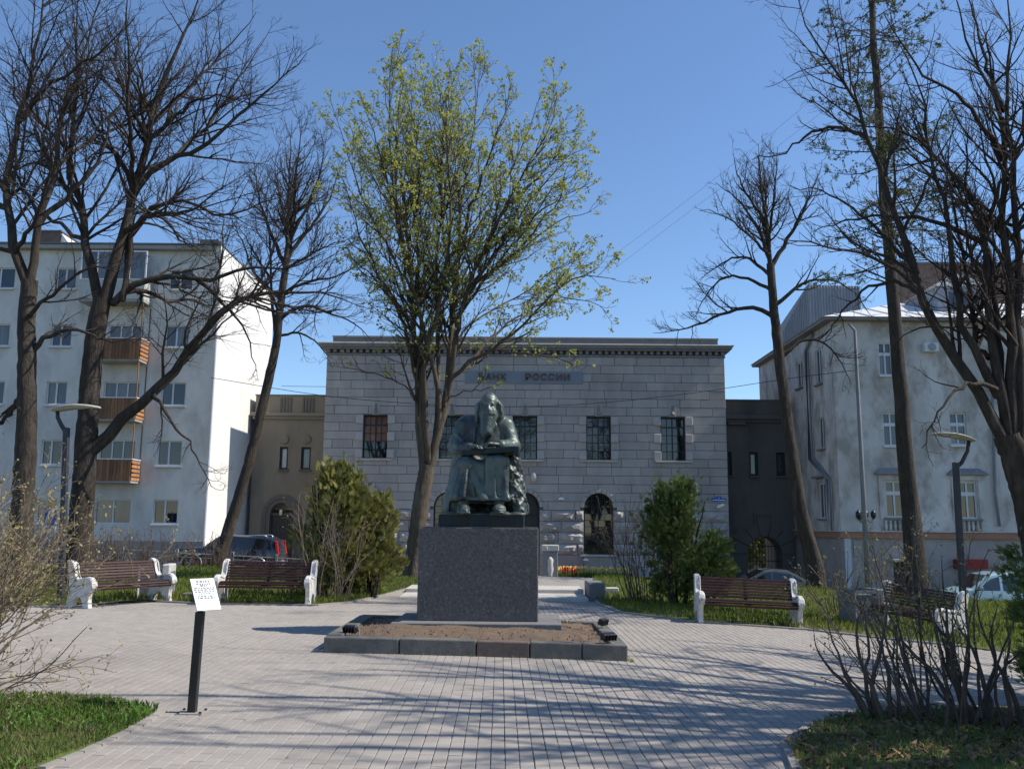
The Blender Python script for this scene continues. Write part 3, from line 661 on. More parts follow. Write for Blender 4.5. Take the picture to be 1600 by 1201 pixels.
for k, (r1, r2, d) in enumerate(((rr, rr+.22, -.05), (rr+.22, rr+.42, -.1))):
    m = MB(); sp = dz-rr
    pts = [(c-q, zz) for q, zz in ((0, 0),)]
    for i in range(14):
        q0, q1 = PI*i/14, PI*(i+1)/14
        P = [(c-r1*math.cos(q0), sp+r1*math.sin(q0)), (c-r1*math.cos(q1), sp+r1*math.sin(q1)), (c-r2*math.cos(q1), sp+r2*math.sin(q1)), (c-r2*math.cos(q0), sp+r2*math.sin(q0))]
        m.prism([fw_(*p, .02) for p in P], [fw_(*p, d) for p in P])
    for s in (-1, 1): m.fbox(fw_, min(c+s*r1, c+s*r2), max(c+s*r1, c+s*r2), -1.5, sp, d, .02)
    m.build('arch_moulding', M['wingdark'], wing)
zl = dz-rr-.05
m = MB(); m.fbox(fw_, da, db, -1.4, zl, .3, .4); dd = m.build('door', M['doordark'], wing)
for i in range(5):
    u = da+(db-da)*(i+.5)/5; m = MB(); m.fbox(fw_, u-.11, u+.11, -1.2, zl-.1, .285, .3); m.build('door_plank', M['doordark'], dd)
m = MB(); m.fbox(fw_, da, db, zl, zl+.14, .25, .4); m.build('lintel', M['wingdark'], wing)
m = MB(); m.fbox(fw_, da+.15, db-.15, zl+.3, zl+.75, .33, .36); m.build('tympanum_panel', M['wingdark'], wing)
m = MB(); q = wx(438, 803); m.lathe((q, YW+.12, zl+.02), [(.06, 0), (.09, .06), (.09, .26), (.05, .32)], 8); 
M['lampglow'] = mat('door_lamp_glass', (0.9,0.8,0.5), rough=.3); m.build('door_lamp', M['lampglow'], wing, smooth=True)

wing2 = thing('gate_wing', 'dark plaster wing with arched gateway, between grey bank and peeling right house', 'building', (13.5, YW, -1.8))
R0, R1 = BR-.4, wx(1252, 800)+.2; zt = wz(626, 1190); zk = wz(660, 1190)
g0, g1 = wx(1168, 870), wx(1222, 870); gz = wz(838, 1195)
w2 = [(wx(1137.5, 725), wx(1143.5, 725)), (wx(1171, 725), wx(1184.5, 725)), (wx(1213, 725), wx(1227, 725))]
zw0, zw1 = wz(743, 1180), wz(706, 1180)
ops = [(a, b, zw0, zw1) for a, b in w2]+[(g0, g1, -2.6, gz, 'arch')]
m = MB(); facade(m, fw_, R0, R1, -2.8, zk, ops, 1.2)
m2 = frame((0, YW+1.2, 0), (1,0,0), (0,1,0)); facade(m, m2, R0, R1, -2.8, zt, [(g0, g1, -2.6, gz, 'arch')], .01)
m.build('wall', M['wingdark'], wing2)
m = MB(); m.fbox(fw_, R0, R1, zk, zk+.16, -.14, 1.2); m.fbox(fw_, R0, R1, zk+.16, zk+.4, -.26, 1.2)
for px in (1150, 1240): u = wx(px, 655); m.fbox(fw_, u-.5, u+.5, zk-.16, zk, -.2, 0.02)
m.build('cornice', M['wingdark'], wing2, bevel=.02)
m = MB(); m.fbox(fw_, R0, R1, zk+.4, zt, 0, 1.2); m.build('parapet', M['wingdark'], wing2)
m = MB(); m.fbox(fw_, R0, R1, zt, zt+.07, -.05, 1.3); m.build('parapet_cap', M['sheetroof'], wing2)
for i, (a, b) in enumerate(w2): window(wing2, fw_, a, b, zw0, zw1, .2, 1, 1, .12, .03, mg='glassg', sill=.04, msill='wingdark')
# stepped moulding and voussoirs round the gateway
c = (g0+g1)/2; zs_ = wz(812, 1195); m = MB(); m.fbox(fw_, R0+.9, c-.55, zs_-.55, zs_-.42, -.08, .02); m.fbox(fw_, c+.55, R1, zs_-.55, zs_-.42, -.08, .02)
m.fbox(fw_, c-.55, c-.42, zs_-.55, zs_+.25, -.08, .02); m.fbox(fw_, c+.42, c+.55, zs_-.55, zs_+.25, -.08, .02); m.fbox(fw_, c-.55, c+.55, zs_+.25, zs_+.37, -.08, .02); m.build('stepped_moulding', M['wingdark'], wing2, bevel=.01)
rr = (g1-g0)/2; sp = gz-rr
for k in range(7):
    q0, q1 = PI*k/7+.02, PI*(k+1)/7-.02; r1, r2 = rr+.02, rr+.75+(0.3 if k % 2 else 0)
    P = [(c-r1*math.cos(q0), sp+r1*math.sin(q0)), (c-r1*math.cos(q1), sp+r1*math.sin(q1)), (c-r2*math.cos(q1), sp+r2*math.sin(q1)), (c-r2*math.cos(q0), sp+r2*math.sin(q0))]
    m = MB(); m.prism([fw_(*p, .02) for p in P], [fw_(*p, -.07) for p in P]); m.build('arch_stone', M['wingdark'], wing2, bevel=.015)
gate = thing('iron_gate', 'black iron bar gate closing the archway right of the bank', 'gate', (c, YW+.5, -1.7))
m = MB()
for z in (-1.6, -.25, .55): m.box(g0, g1, YW+.48, YW+.52, z, z+.05)
m.build('rail', M['blackmetal'], gate)
for i in range(11):
    u = g0+(g1-g0)*(i+.5)/11; q = rr*rr-(u-c)**2; m = MB(); m.tube([(u, YW+.5, -1.65), (u, YW+.5, sp+math.sqrt(max(.01, q))-.05)], .017, 6); m.build('bar', M['blackmetal'], gate)
# light wall and green bush seen through the archway
yard = thing('yard_wall', 'sunlit cream wall seen through the arched gateway', 'wall', (15, 76, -2)); m = MB(); m.box(11, 30, 76, 76.3, -3.6, .0); m.build('wall_body', M['slab'], yard); m = MB(); m.box(10.9, 30.1, 75.95, 76.35, .0, .12); m.build('coping', M['lightstone'], yard)

# ------------------------------------------------------------------ left five storey apartment block
YL = 43.5
def lx(px, py=600): return U(px, py, YL).x
def lz(py, px=250): return U(px, py, YL).z
fl = frame((0, YL, 0), (1, 0, 0), (0, 1, 0)); XR = lx(330, 620)
ap = thing('apartment_block', 'pale five storey apartment block with brown balconies and blank white gable, at the left', 'building', (-20, YL, -.5))
ZT = lz(393, 340); XL = -36.0
cols = {'a': (255.5, 294.5), 'b': (82, 111), 'c': (-8, 16)}
rowsz = [(lz(a), lz(b)) for a, b in ((818, 780), (727, 688), (633, 597), (542, 508), (452, 420))]
c1 = (lx(258, 525), lx(296, 525)); c3 = (lx(80, 525), lx(112, 525)); c4 = (lx(-30, 525), lx(15, 525)); cb = (lx(166, 525), lx(232, 525))
ops = []; wl = []
for r_, (za, zb_) in enumerate(rowsz):
    for k, (a, b) in enumerate((c1, c3, c4)):
        ops.append((a, b, za, zb_)); wl.append((a, b, za, zb_, r_, k))
    if r_ < 4:
        a, b = (cb[0]+.1, cb[1]-.25); ops.append((a, b, za-.55 if r_ else za, zb_)); wl.append((a, b, za-.55 if r_ else za, zb_, r_, 9))
for q in range(5):
    pass
m = MB(); facade(m, fl, XL, XR, -1.6, ZT, ops, .22); m.fbox(fl, XL, XR-.02, -1.6, ZT, .6, 9.8)
m.build('wall', M['apt'], ap)
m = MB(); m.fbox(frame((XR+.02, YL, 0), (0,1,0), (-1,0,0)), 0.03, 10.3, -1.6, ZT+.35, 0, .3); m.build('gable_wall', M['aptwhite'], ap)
m = MB(); m.fbox(fl, XL, XR-.3, ZT, ZT+.22, -.35, 10); m.build('eave', M['slab'], ap, bevel=.02)
m = MB(); m.fbox(fl, XL, XR-.3, ZT+.225, ZT+.30, -.4, 10.1); m.build('roof_edge', M['sheetroof'], ap)
m = MB(); m.box(XR-.35, XR+.06, YL-.42, YL+10.35, ZT+.355, ZT+.43); m.box(XR-.9, XR+.02, YL-.4, YL+.05, ZT+.31, ZT+.5); m.build('gable_cap', M['sheetroof'], ap)
for (a, b, za, zb_, r_, k) in wl:
    if k == 9:
        window(ap, fl, a, b, za, zb_, .12, 3 if r_ else 2, 1, .05, .06, 'whiteframe', 'glassg' if r_ != 1 else 'glass', sill=None, colf=[0, .33, .66, 1] if r_ else None)
    else: window(ap, fl, a, b, za, zb_, .12, 2, 1, .06, .08, 'whiteframe', ('glass', 'glassg')[(r_+k) % 2], sill=.05, msill='whiteframe', colf=[0, .45, 1])
# balconies
for r_ in (1, 2, 3):
    za, zb_ = rowsz[r_]; zf = za-.75; B0, B1 = cb[0]-.05, cb[1]+.05
    bal = MB(); bal.fbox(fl, B0, B1, zf-.14, zf, -1.0, 0); bo = bal.build('balcony', M['slab'], ap)
    n = 13
    for i in range(n):
        u = B0+.03+(B1-B0-.06)*i/n; m = MB(); m.fbox(fl, u+.008, u+(B1-B0-.06)/n-.008, zf-.05, zf+.95, -1.03, -1.0); m.build('board', M['wood'], bo)
    for j in range(5):
        z = zf-.02+j*.2; m = MB(); m.fbox(fl, B1+.0, B1+.03, z, z+.13, -1.0, 0); m.build('slat', M['woodlit'], bo)
    m = MB(); m.fbox(fl, B0, B1+.05, zf+.955, zf+1.0, -1.06, -.98); m.fbox(fl, B1-.02, B1+.05, zf+.955, zf+1.0, -.98, 0)
    m.build('rail', M['whiteframe'], bo)
    for w0_, w1_ in ((-1.0, -.93), (-.04, 0)): m = MB(); m.fbox(fl, B1-.04, B1-.005, zf+1.0, zf+2.7, w0_, w1_); m.build('post', M['wood'], bo)
za, zb_ = rowsz[4]; zf = za-.75; B0, B1 = lx(140, 450), cb[1]+.05
m = MB(); m.fbox(fl, B0, B1, zf-.14, zf, -1.0, 0); bo = m.build('glazed_balcony', M['slab'], ap)
m = MB(); m.fbox(fl, B0, B1, zf, zf+.95, -1.02, -.97); m.fbox(fl, B1-.05, B1, zf, zf+.95, -.97, 0); m.build('panel', M['loggia'], bo)
for i in range(4):
    a, b = B0+(B1-B0)*i/4+.03, B0+(B1-B0)*(i+1)/4-.03; m = MB(); m.add([fl(a,zf+1,-.99), fl(b,zf+1,-.99), fl(b,zf+2.35,-.985), fl(a,zf+2.35,-.985)], [(0,1,2,3)]); m.build('pane', M['glassg'], bo)
m = MB()
for i in range(5): u = B0+(B1-B0)*i/4; m.fbox(fl, u-.035, u+.035, zf+.95, zf+2.4, -1.03, -.97)
m.fbox(fl, B0, B1, zf+.95, zf+1.0, -1.04, -.965); m.fbox(fl, B0, B1, zf+2.35, zf+2.42, -1.04, -.965); m.build('white_frame', M['whiteframe'], bo)
# roof boxes
for (a, b, y, zt_) in ((58, 92, 362, 0),):
    p, q = U(a, 390, YL+3), U(b, 390, YL+3); zz = U(75, y, YL+3).z
    m = MB(); m.box(p.x, q.x, YL+3, YL+5.5, ZT+.2, zz); m.build('chimney', M['brick'], ap)
    m = MB(); m.box(p.x-.06, q.x+.06, YL+2.94, YL+5.56, zz, zz+.08); m.build('chimney_cap', M['sheetroof'], ap)
    m = MB(); m.prism([(q.x,YL+3,ZT+.25),(q.x+1.25,YL+3,ZT+.25),(q.x+.08,YL+3,zz-.08)], [(q.x,YL+5.4,ZT+.25),(q.x+1.25,YL+5.4,ZT+.25),(q.x+.08,YL+5.4,zz-.08)]); m.build('roof_hatch', M['whiteroof'], ap)
# plinth, downpipe at the corner
m = MB(); m.fbox(fl, XL, XR+.05, -1.6, lz(845), -.06, .0); m.build('plinth', M['rightbase'], ap)
m = MB(); m.tube([(XR+.12, YL-.12, ZT), (XR+.12, YL-.12, -.8)], .06, 8); m.build('downpipe', M['whiteframe'], ap)
# low white annex between gable and bank
an = thing('annex', 'low pale blue grey annex wall behind the leaning tree, beside the white gable', 'building', (-13, 52, -.8))
a0, a1 = U(345, 780, 51).x, U(407, 780, 51).x; m = MB(); m.box(a0, a1, 51, 56, -1.4, U(380, 735, 51).z); m.build('wall', M['annex'], an)
m = MB(); zq = U(380, 735, 51).z; m.box(a0, a1+.15, 50.8, 56, zq, zq+.15); m.build('roof', M['sheetroof'], an)

# ------------------------------------------------------------------ right house with peeling plaster
YR = 43.0
def rx(px, py=700): return U(px, py, YR).x
def rz(py, px=1450): return U(px, py, YR).z
XC = rx(1308, 700); fr_ = frame((0, YR, 0), (1, 0, 0), (0, 1, 0)); fs = frame((XC, YR, 0), (0, 1, 0), (1, 0, 0))
ho = thing('corner_house', 'stained three storey plaster house with terracotta band and white metal roof, at the right', 'building', (24, YR, -2))
ZE = rz(503, 1400); ZBd = rz(836, 1400); XE = 40.0; DS = 13.0
A = (rx(1373, 560), rx(1394, 560)); A2 = (rx(1380, 670), rx(1404, 670)); A3 = (rx(1384, 780), rx(1413, 780))
ops = [(A[0], A[1], rz(586, 1384), rz(535, 1384)), (A2[0], A2[1], rz(696, 1390), rz(645, 1390)), (A3[0], A3[1], rz(808, 1398), rz(751, 1398))]
B2 = (rx(1484, 668), rx(1510, 668)); B3 = (rx(1498, 780), rx(1527, 780)); ops += [(B2[0], B2[1], rz(695, 1497), rz(645, 1497)), (B3[0], B3[1], rz(810, 1512), rz(752, 1512))]
C1 = (rx(1592, 560), rx(1622, 560)); ops += [(C1[0], C1[1], rz(590, 1600), rz(538, 1600)), (C1[0]-.2, C1[1]-.2, rz(812, 1600), rz(755, 1600))]
dr = (rx(1396, 880), rx(1422, 880)); ops += [(dr[0], dr[1], -2.4, rz(876, 1405))]
zbd0, zbd1 = rz(841, 1400), rz(829, 1400)
m = MB(); facade(m, fr_, XC, XE, zbd0, ZE, ops[:-1], .2); facade(m, fs, 0, DS, zbd0, ZE, [(1.6, 2.5, rz(696), rz(645)), (1.9, 2.9, rz(810), rz(752)), (1.6, 2.5, rz(590), rz(535)), (4.6, 5.6, ZE-2.5, ZE-1.1)], .2); m.box(XC+.6, XE, YR+.6, YR+DS, -3, ZE-.01)
m.build('wall', M['right'], ho)
m = MB(); facade(m, frame((0, YR+.03, 0), (1,0,0), (0,1,0)), XC, XE, -3, zbd0, ops[-1:], .2); facade(m, frame((XC+.03, YR, 0), (0,1,0), (1,0,0)), 0, DS, -3, zbd0, [], .2); m.build('base_wall', M['rightbase'], ho)
m = MB(); m.box(XC-.12, XE, YR-.12, YR+DS, zbd0, zbd1-.06); m.build('band', M['band'], ho, bevel=.015)
m = MB(); m.box(XC-.2, XE, YR-.2, YR+DS, zbd1-.058, zbd1); m.build('band_cap', M['lightstone'], ho, bevel=.01)
for o_ in ops[:2]+ops[3:4]+ops[5:6]:
    window(ho, fr_, *o_, .12, 2, 2, .06, .07, 'whiteframe', ['glassg', 'glass'], transom=.66, sill=.06, msill='whiteframe')
for o_ in (ops[2], ops[4], ops[6]):
    window(ho, fr_, *o_, .14, 2, 2, .07, .08, 'whiteframe', ['glass', 'glass'], transom=.68, sill=.16, msill='cornice')
    a, b, c, d = o_; m = MB(); m.fbox(fr_, a-.32, a-.06, c-.1, d+.06, -.07, .0); m.fbox(fr_, b+.06, b+.32, c-.1, d+.06, -.07, .0); m.fbox(fr_, a-.32, b+.32, d+.06, d+.3, -.08, .0); m.build('window_casing', M['right'], ho, bevel=.01)
    m = MB(); m.fbox(fr_, a-.5, b+.5, d+.3, d+.38, -.3, .0); m.prism([fr_(a-.45, d+.38, -.27), fr_(b+.45, d+.38, -.27), fr_(b+.2, d+.62, -.02), fr_(a-.2, d+.62, -.02)], [fr_(a-.45, d+.38, 0), fr_(b+.45, d+.38, 0), fr_(b+.2, d+.62, 0), fr_(a-.2, d+.62, 0)]); m.build('window_hood', M['cornice'], ho, bevel=.01)
    for k in range(6):
        u = a-.1+(b-a+.2)*k/5; m = MB(); m.lathe(fr_(u, zbd1+.02, -.1), [(.07, 0), (.05, .08), (.085, .2), (.045, .36), (.07, .45)], 8); m.build('baluster', M['right'], ho, smooth=True)
for a, b, c, d in [(1.6, 2.5, rz(696), rz(645)), (1.9, 2.9, rz(810), rz(752)), (1.6, 2.5, rz(590), rz(535)), (4.6, 5.6, ZE-2.5, ZE-1.1)]:
    window(ho, fs, a, b, c, d, .1, 2, 1, .06, .07, 'whiteframe', 'glass', sill=.06, msill='cornice')
m = MB(); m.fbox(fs, 1.7, 3.1, rz(752)+.25, rz(752)+.35, -.3, 0); m.build('window_hood', M['cornice'], ho)
window(ho, frame((0, YR+.03, 0), (1,0,0), (0,1,0)), *ops[-1], .12, 2, 2, .06, .06, 'darkframe', 'doordark')
m = MB(); m.fbox(fr_, dr[0]-.2, dr[1]+.3, rz(876, 1405), rz(876, 1405)+.1, -.5, .03); m.build('door_hood', M['lightstone'], ho)
# eaves and white roof, low front pitch
m = MB(); m.box(XC-.45, XE, YR-.45, YR+DS, ZE, ZE+.14); m.build('eave', M['cornice'], ho, bevel=.02)
zr = ZE+.14; e = .55; rid = 2.6
m = MB(); m.add([(XC-e,YR-e,zr),(XE,YR-e,zr),(XE,YR+7,zr+rid),(XC+6.5,YR+7,zr+rid),(XC-e,YR+DS,zr),(XE,YR+DS+1,zr)], [(0,1,2,3),(0,3,4),(3,2,5,4),(0,4,5,1)]); rf = m.build('roof', M['whiteroof'], ho)
for i in range(16):
    x = XC+.3+i*1.4; m = MB()
    t = 1.0 if x > XC+6.5 else max(.05, (x-XC+e)/(7.05)); m.prism([(x-.02,YR-e,zr+.01),(x+.02,YR-e,zr+.01),(x+.02,YR-e,zr+.06),(x-.02,YR-e,zr+.06)], [(x-.02,YR-e+7.55*t,zr+rid*t+.01),(x+.02,YR-e+7.55*t,zr+rid*t+.01),(x+.02,YR-e+7.55*t,zr+rid*t+.06),(x-.02,YR-e+7.55*t,zr+rid*t+.06)]); m.build('roof_seam', M['whiteroof'], rf)
# dormer and chimney parapet
p = U(1478, 462, YR+3.5); m = MB(); m.box(p.x-1.1, p.x+1.1, YR+2.2, YR+6, zr+.8, zr+2.3); dm = m.build('dormer', M['clad'], ho)
window(dm, frame((0, YR+2.2, 0), (1,0,0), (0,1,0)), p.x-.45, p.x+.45, zr+1.1, zr+2.0, -.02, 2, 1, .06, .05, 'whiteframe', 'glass') if False else None
m = MB(); m.box(p.x-.5, p.x+.5, YR+2.17, YR+2.2, zr+1.1, zr+2.0); m.build('dormer_window', M['glass'], dm)
m = MB(); m.prism([(p.x-1.35,YR+2.0,zr+2.3),(p.x+1.35,YR+2.0,zr+2.3),(p.x,YR+2.0,zr+3.0)], [(p.x-1.35,YR+6,zr+2.3),(p.x+1.35,YR+6,zr+2.3),(p.x,YR+6,zr+3.0)]); m.build('dormer_roof', M['whiteroof'], dm)
a, b = U(1408, 430, YR+9).x, U(1606, 430, YR+9).x; zt2 = U(1500, 413, YR+9).z; 
m = MB(); m.box(a, b+4, YR+9, YR+11, zr+.5, zt2); m.build('firewall', M['brick'], ho)
m = MB(); m.box(a-.1, b+4.1, YR+8.9, YR+11.1, zt2, zt2+.12); m.build('firewall_cap', M['sheetroof'], ho)
# corner cladding tower behind
tw = thing('clad_tower', 'grey corrugated metal clad upper block rising behind the right house roof', 'building', (20, 60, 8))
a, b = U(1222, 490, 66).x, U(1346, 490, 60).x; zt3 = U(1300, 447, 60).z; kz = U(1250, 441, 60)
cl = MB(); k1 = U(1262, 441, 60).x
cl.add([(a,66,zt3-1.9),(k1,60,zt3+.1),(b,60,zt3),(b,68,zt3),(a,68,zt3-1.6),(a,66,4),(k1,60,4),(b,60,4),(b,68,4),(a,68,4)], [(0,1,6,5),(1,2,7,6),(2,3,8,7),(0,4,9,5),(3,4,9,8),(0,1,2,3,4)])
cl.build('wall', M['clad'], tw)
for k in range(16):
    t = (k+.5)/16; x = a+(k1-a)*t; y = 66-6*t; m = MB(); m.tube([(x-.02, y-.03, 4), (x-.02, y-.03, zt3-1.9+2.0*t-.03)], .05, 4); m.build('cladding_rib', M['clad'], tw)
for k in range(18):
    x = k1+(b-k1)*(k+.5)/18; m = MB(); m.tube([(x, 59.98, 4), (x, 59.98, zt3+.08-.1*k/18)], .05, 4); m.build('cladding_rib', M['clad'], tw)
# downpipes
def pipe(pts, r=.07, parent=ho): m = MB(); m.tube(pts, r, 8); return m.build('downpipe', M['pipe'], parent, smooth=True)
q = lambda px, py, Y=YR-.15: U(px, py, Y)
pipe([q(1552, 540), q(1551, 640), q(1555, 770), q(1562, 822)]); 
sp_ = lambda y, z: Vector((XC-.13, YR+y, z))
pipe([sp_(2.4, ZE-.1), sp_(3.6, ZE-.8), sp_(3.6, rz(710)), sp_(1.3, rz(745)), sp_(1.3, zbd1)], .09); pipe([sp_(3.2, ZE-.9), sp_(3.2, rz(708)), sp_(.9, rz(748)), sp_(.9, zbd1)], .05)
m = MB(); m.fbox(fr_, rx(1440, 543), rx(1462, 543), rz(551, 1450), rz(537, 1450), -.35, -.03); ac = m.build('air_conditioner', M['whiteframe'], ho, bevel=.02)
m = MB(); cc = fr_((rx(1440, 543)+rx(1462, 543))/2, rz(544, 1450), -.36); m.lathe(cc, [(.2, 0), (.2, -.01), (.16, -.015)], 14, 'y'); m.build('fan_grille', M['greymetal'], ac)
m = MB(); a = rx(1306, 880); m.fbox(fr_, XC+.12, XC+.42, -2.6, zbd0-.003, -.04, .03); m.build('corner_strip', M['annex'], ho)
m = MB(); m.fbox(fr_, rx(1334, 855), rx(1361, 855), rz(869, 1345), rz(845, 1345), -.02, .03); nb = m.build('notice', M['slab'], ho)
m = MB(); m.prism([fr_(rx(1356, 860), rz(861, 1356), -.035), fr_(rx(1362, 860), rz(861, 1356), -.035), fr_(rx(1359, 860), rz(853, 1356), -.035)], [fr_(rx(1356, 860), rz(861, 1356), -.02), fr_(rx(1362, 860), rz(861, 1356), -.02), fr_(rx(1359, 860), rz(853, 1356), -.02)]); m.build('printed_triangle', M['print'], nb)
m = MB(); m.fbox(fr_, rx(1490, 880), rx(1538, 880), rz(888, 1510), rz(873, 1510), -.35, .03); m.build('awning', M['red'], ho)
# wall lantern on bracket near the corner
lt = MB(); p = fr_(XC+.9, rz(810, 1330), -.1)
lt.tube([p, p+Vector((0, -.5, .1)), p+Vector((0, -.75, .0))], .03, 6)
for dx in (-.35, 0, .35): lt.lathe(p+Vector((dx, -.7, -.02)), [(.04, 0), (.12, .12), (.13, .3), (.03, .42)], 8); lt.tube([p+Vector((0, -.7, 0)), p+Vector((dx*.6, -.7, -.2)), p+Vector((dx, -.7, 0))], .02, 5)
lt.build('wall_lantern', M['blackmetal'], ho, smooth=True)
m = MB(); m.lathe(fr_(rx(1345, 800), rz(806, 1345), -.04), [(.001, 0), (.24, 0), (.24, .05), (.001, .05)], 16, 'y'); o = m.build('oval_plaque', M['print'], ho)
# grey street pole in front of the right house
po = MB(); base = U(1357, 930, 36.0); top = U(1335, 505, 36.0); po.tube([(top.x*.0+base.x, 36, base.z), ((top.x+base.x)/2, 36, (top.z+base.z)/2), (top.x, 36, top.z-.3), (top.x-.25, 36, top.z)], [.11, .085, .06, .05], 10)
o = po.build('street_pole', M['pipe'], smooth=True); tag(o, 'tall thin grey steel pole standing in front of the right house corner', 'pole')
# ------------------------------------------------------------------ trees: limbs measured from the photograph, finer growth simulated
def nrm(v): return v/np.maximum(np.linalg.norm(v, axis=-1, keepdims=True), 1e-9)
def tubes(P, R, n):
    """P (N,S,3), R (N,S) -> quads"""
    N, S, _ = P.shape; T = np.empty_like(P); T[:, 1:-1] = P[:, 2:]-P[:, :-2]; T[:, 0] = P[:, 1]-P[:, 0]; T[:, -1] = P[:, -1]-P[:, -2]; T = nrm(T)
    mean = nrm(P[:, -1]-P[:, 0]); ref = np.where(np.abs(mean[:, 2:3]) < .75, np.array([[0, 0, 1.]]), np.array([[1., 0.15, 0]]))[:, None, :]
    A = nrm(np.cross(T, ref)); B = np.cross(T, A); q = np.arange(n)*2*PI/n
    V = P[:, :, None]+R[:, :, None, None]*(A[:, :, None]*np.cos(q)[None, None, :, None]+B[:, :, None]*np.sin(q)[None, None, :, None])
    i = np.arange(S-1)[:, None]*n; j = np.arange(n)[None, :]; a = (i+j).ravel(); b = (i+(j+1) % n).ravel()
    F0 = np.stack([a, b, b+n, a+n], -1); F = (F0[None]+(np.arange(N)*S*n)[:, None, None]).reshape(-1, 4)
    return V.reshape(-1, 3), F
def bark_relief(V, P, n, r, amp=.07):
    S = len(P); Q = V.reshape(S, n, 3); c = P[:, None]; z = P[:, 2][:, None]; q = np.arange(n)[None]*2*PI/n; ph = r.uniform(0, 6, 4)
    k = 1+amp*(.5*np.sin(3*q+ph[0]+z*.6)+.35*np.sin(7*q+ph[1]-z*1.7)+.3*np.sin(5*q+z*3.1+ph[2]))+r.normal(0, amp*.28, (S, n))
    return (c+(Q-c)*k[..., None]).reshape(-1, 3)
def merge(parts):
    V = []; F = []; o = 0
    for v, f in parts: V.append(v); F.append(f+o); o += len(v)
    return np.concatenate(V), np.concatenate(F)
def grow(r, P0, D0, L, R0, R1, S, wig, up=0.0, taper=1.0):
    N = len(P0); P = np.empty((N, S+1, 3)); P[:, 0] = P0; d = nrm(D0.copy())
    for s in range(S):
        d = d+r.normal(0, wig, (N, 3)); d[:, 2] += up; d = nrm(d); P[:, s+1] = P[:, s]+d*(L/S)[:, None]
    t = np.linspace(0, 1, S+1)[None]**taper; return P, R0[:, None]*(1-t)+R1*t
def spawn(r, P, R, L, dens, t0, t1, a0, a1, ratio, rmul=.55, upb=0.15, lmin=.15, pw=.7, outb=None):
    N, S, _ = P.shape; n = np.maximum(1, np.round(dens*L*(t1-t0)+r.uniform(-.5, .5, N))).astype(int); idx = np.repeat(np.arange(N), n); K = len(idx)
    t = t0+(t1-t0)*r.uniform(0, 1, K)**.9; x = t*(S-1); i = np.minimum(x.astype(int), S-2); f = (x-i)[:, None]
    p = P[idx, i]*(1-f)+P[idx, i+1]*f; T = nrm(P[idx, i+1]-P[idx, i]); rr = R[idx, i]*(1-f[:, 0])+R[idx, i+1]*f[:, 0]
    q = nrm(np.cross(T, r.normal(0, 1, (K, 3)))); q[:, 2] += upb; q = nrm(q-T*np.sum(q*T, -1, keepdims=True))
    a = r.uniform(a0, a1, K)[:, None]; d = T*np.cos(a)+q*np.sin(a); l = np.maximum(lmin, L[idx]*ratio*(1.05-pw*t)*r.uniform(.55, 1.15, K))
    return p, d, l, np.minimum(rr*rmul, rr*.95)
def poly_px(pts, Y, dy=None, S=14, jit=0.0, r=None):
    Q = []
    for k, p in enumerate(pts):
        d = p[2] if len(p) > 2 else 0
        Q.append(tuple(U(p[0], p[1], Y+d)))
    Q = np.array(Q); return resample(Q, S, jit, r)
def resample(Q, S, jit=0.0, r=None):
    n = len(Q)
    if n > 2:
        E = np.vstack([2*Q[0]-Q[1], Q, 2*Q[-1]-Q[-2]]); out = []
        for i in range(n-1):
            p0, p1, p2, p3 = E[i], E[i+1], E[i+2], E[i+3]
            for t in np.linspace(0, 1, 8, endpoint=False): out.append(.5*(2*p1+(p2-p0)*t+(2*p0-5*p1+4*p2-p3)*t*t+(3*p1-p0-3*p2+p3)*t**3))
        out.append(Q[-1]); Q = np.array(out)
    d = np.concatenate([[0], np.cumsum(np.linalg.norm(np.diff(Q, axis=0), axis=1))]); s = np.linspace(0, d[-1], S)
    P = np.stack([np.interp(s, d, Q[:, k]) for k in range(3)], -1)
    if jit and r is not None: P[1:-1] += r.normal(0, jit, (S-2, 3))
    return P
def plen(P): return float(np.linalg.norm(np.diff(P, axis=0), axis=1).sum())
def rotz(P, c, a):
    x = P[:, 0]-c[0]; y = P[:, 1]-c[1]; Q = P.copy(); Q[:, 0] = c[0]+x*math.cos(a)-y*math.sin(a); Q[:, 1] = c[1]+x*math.sin(a)+y*math.cos(a); return Q
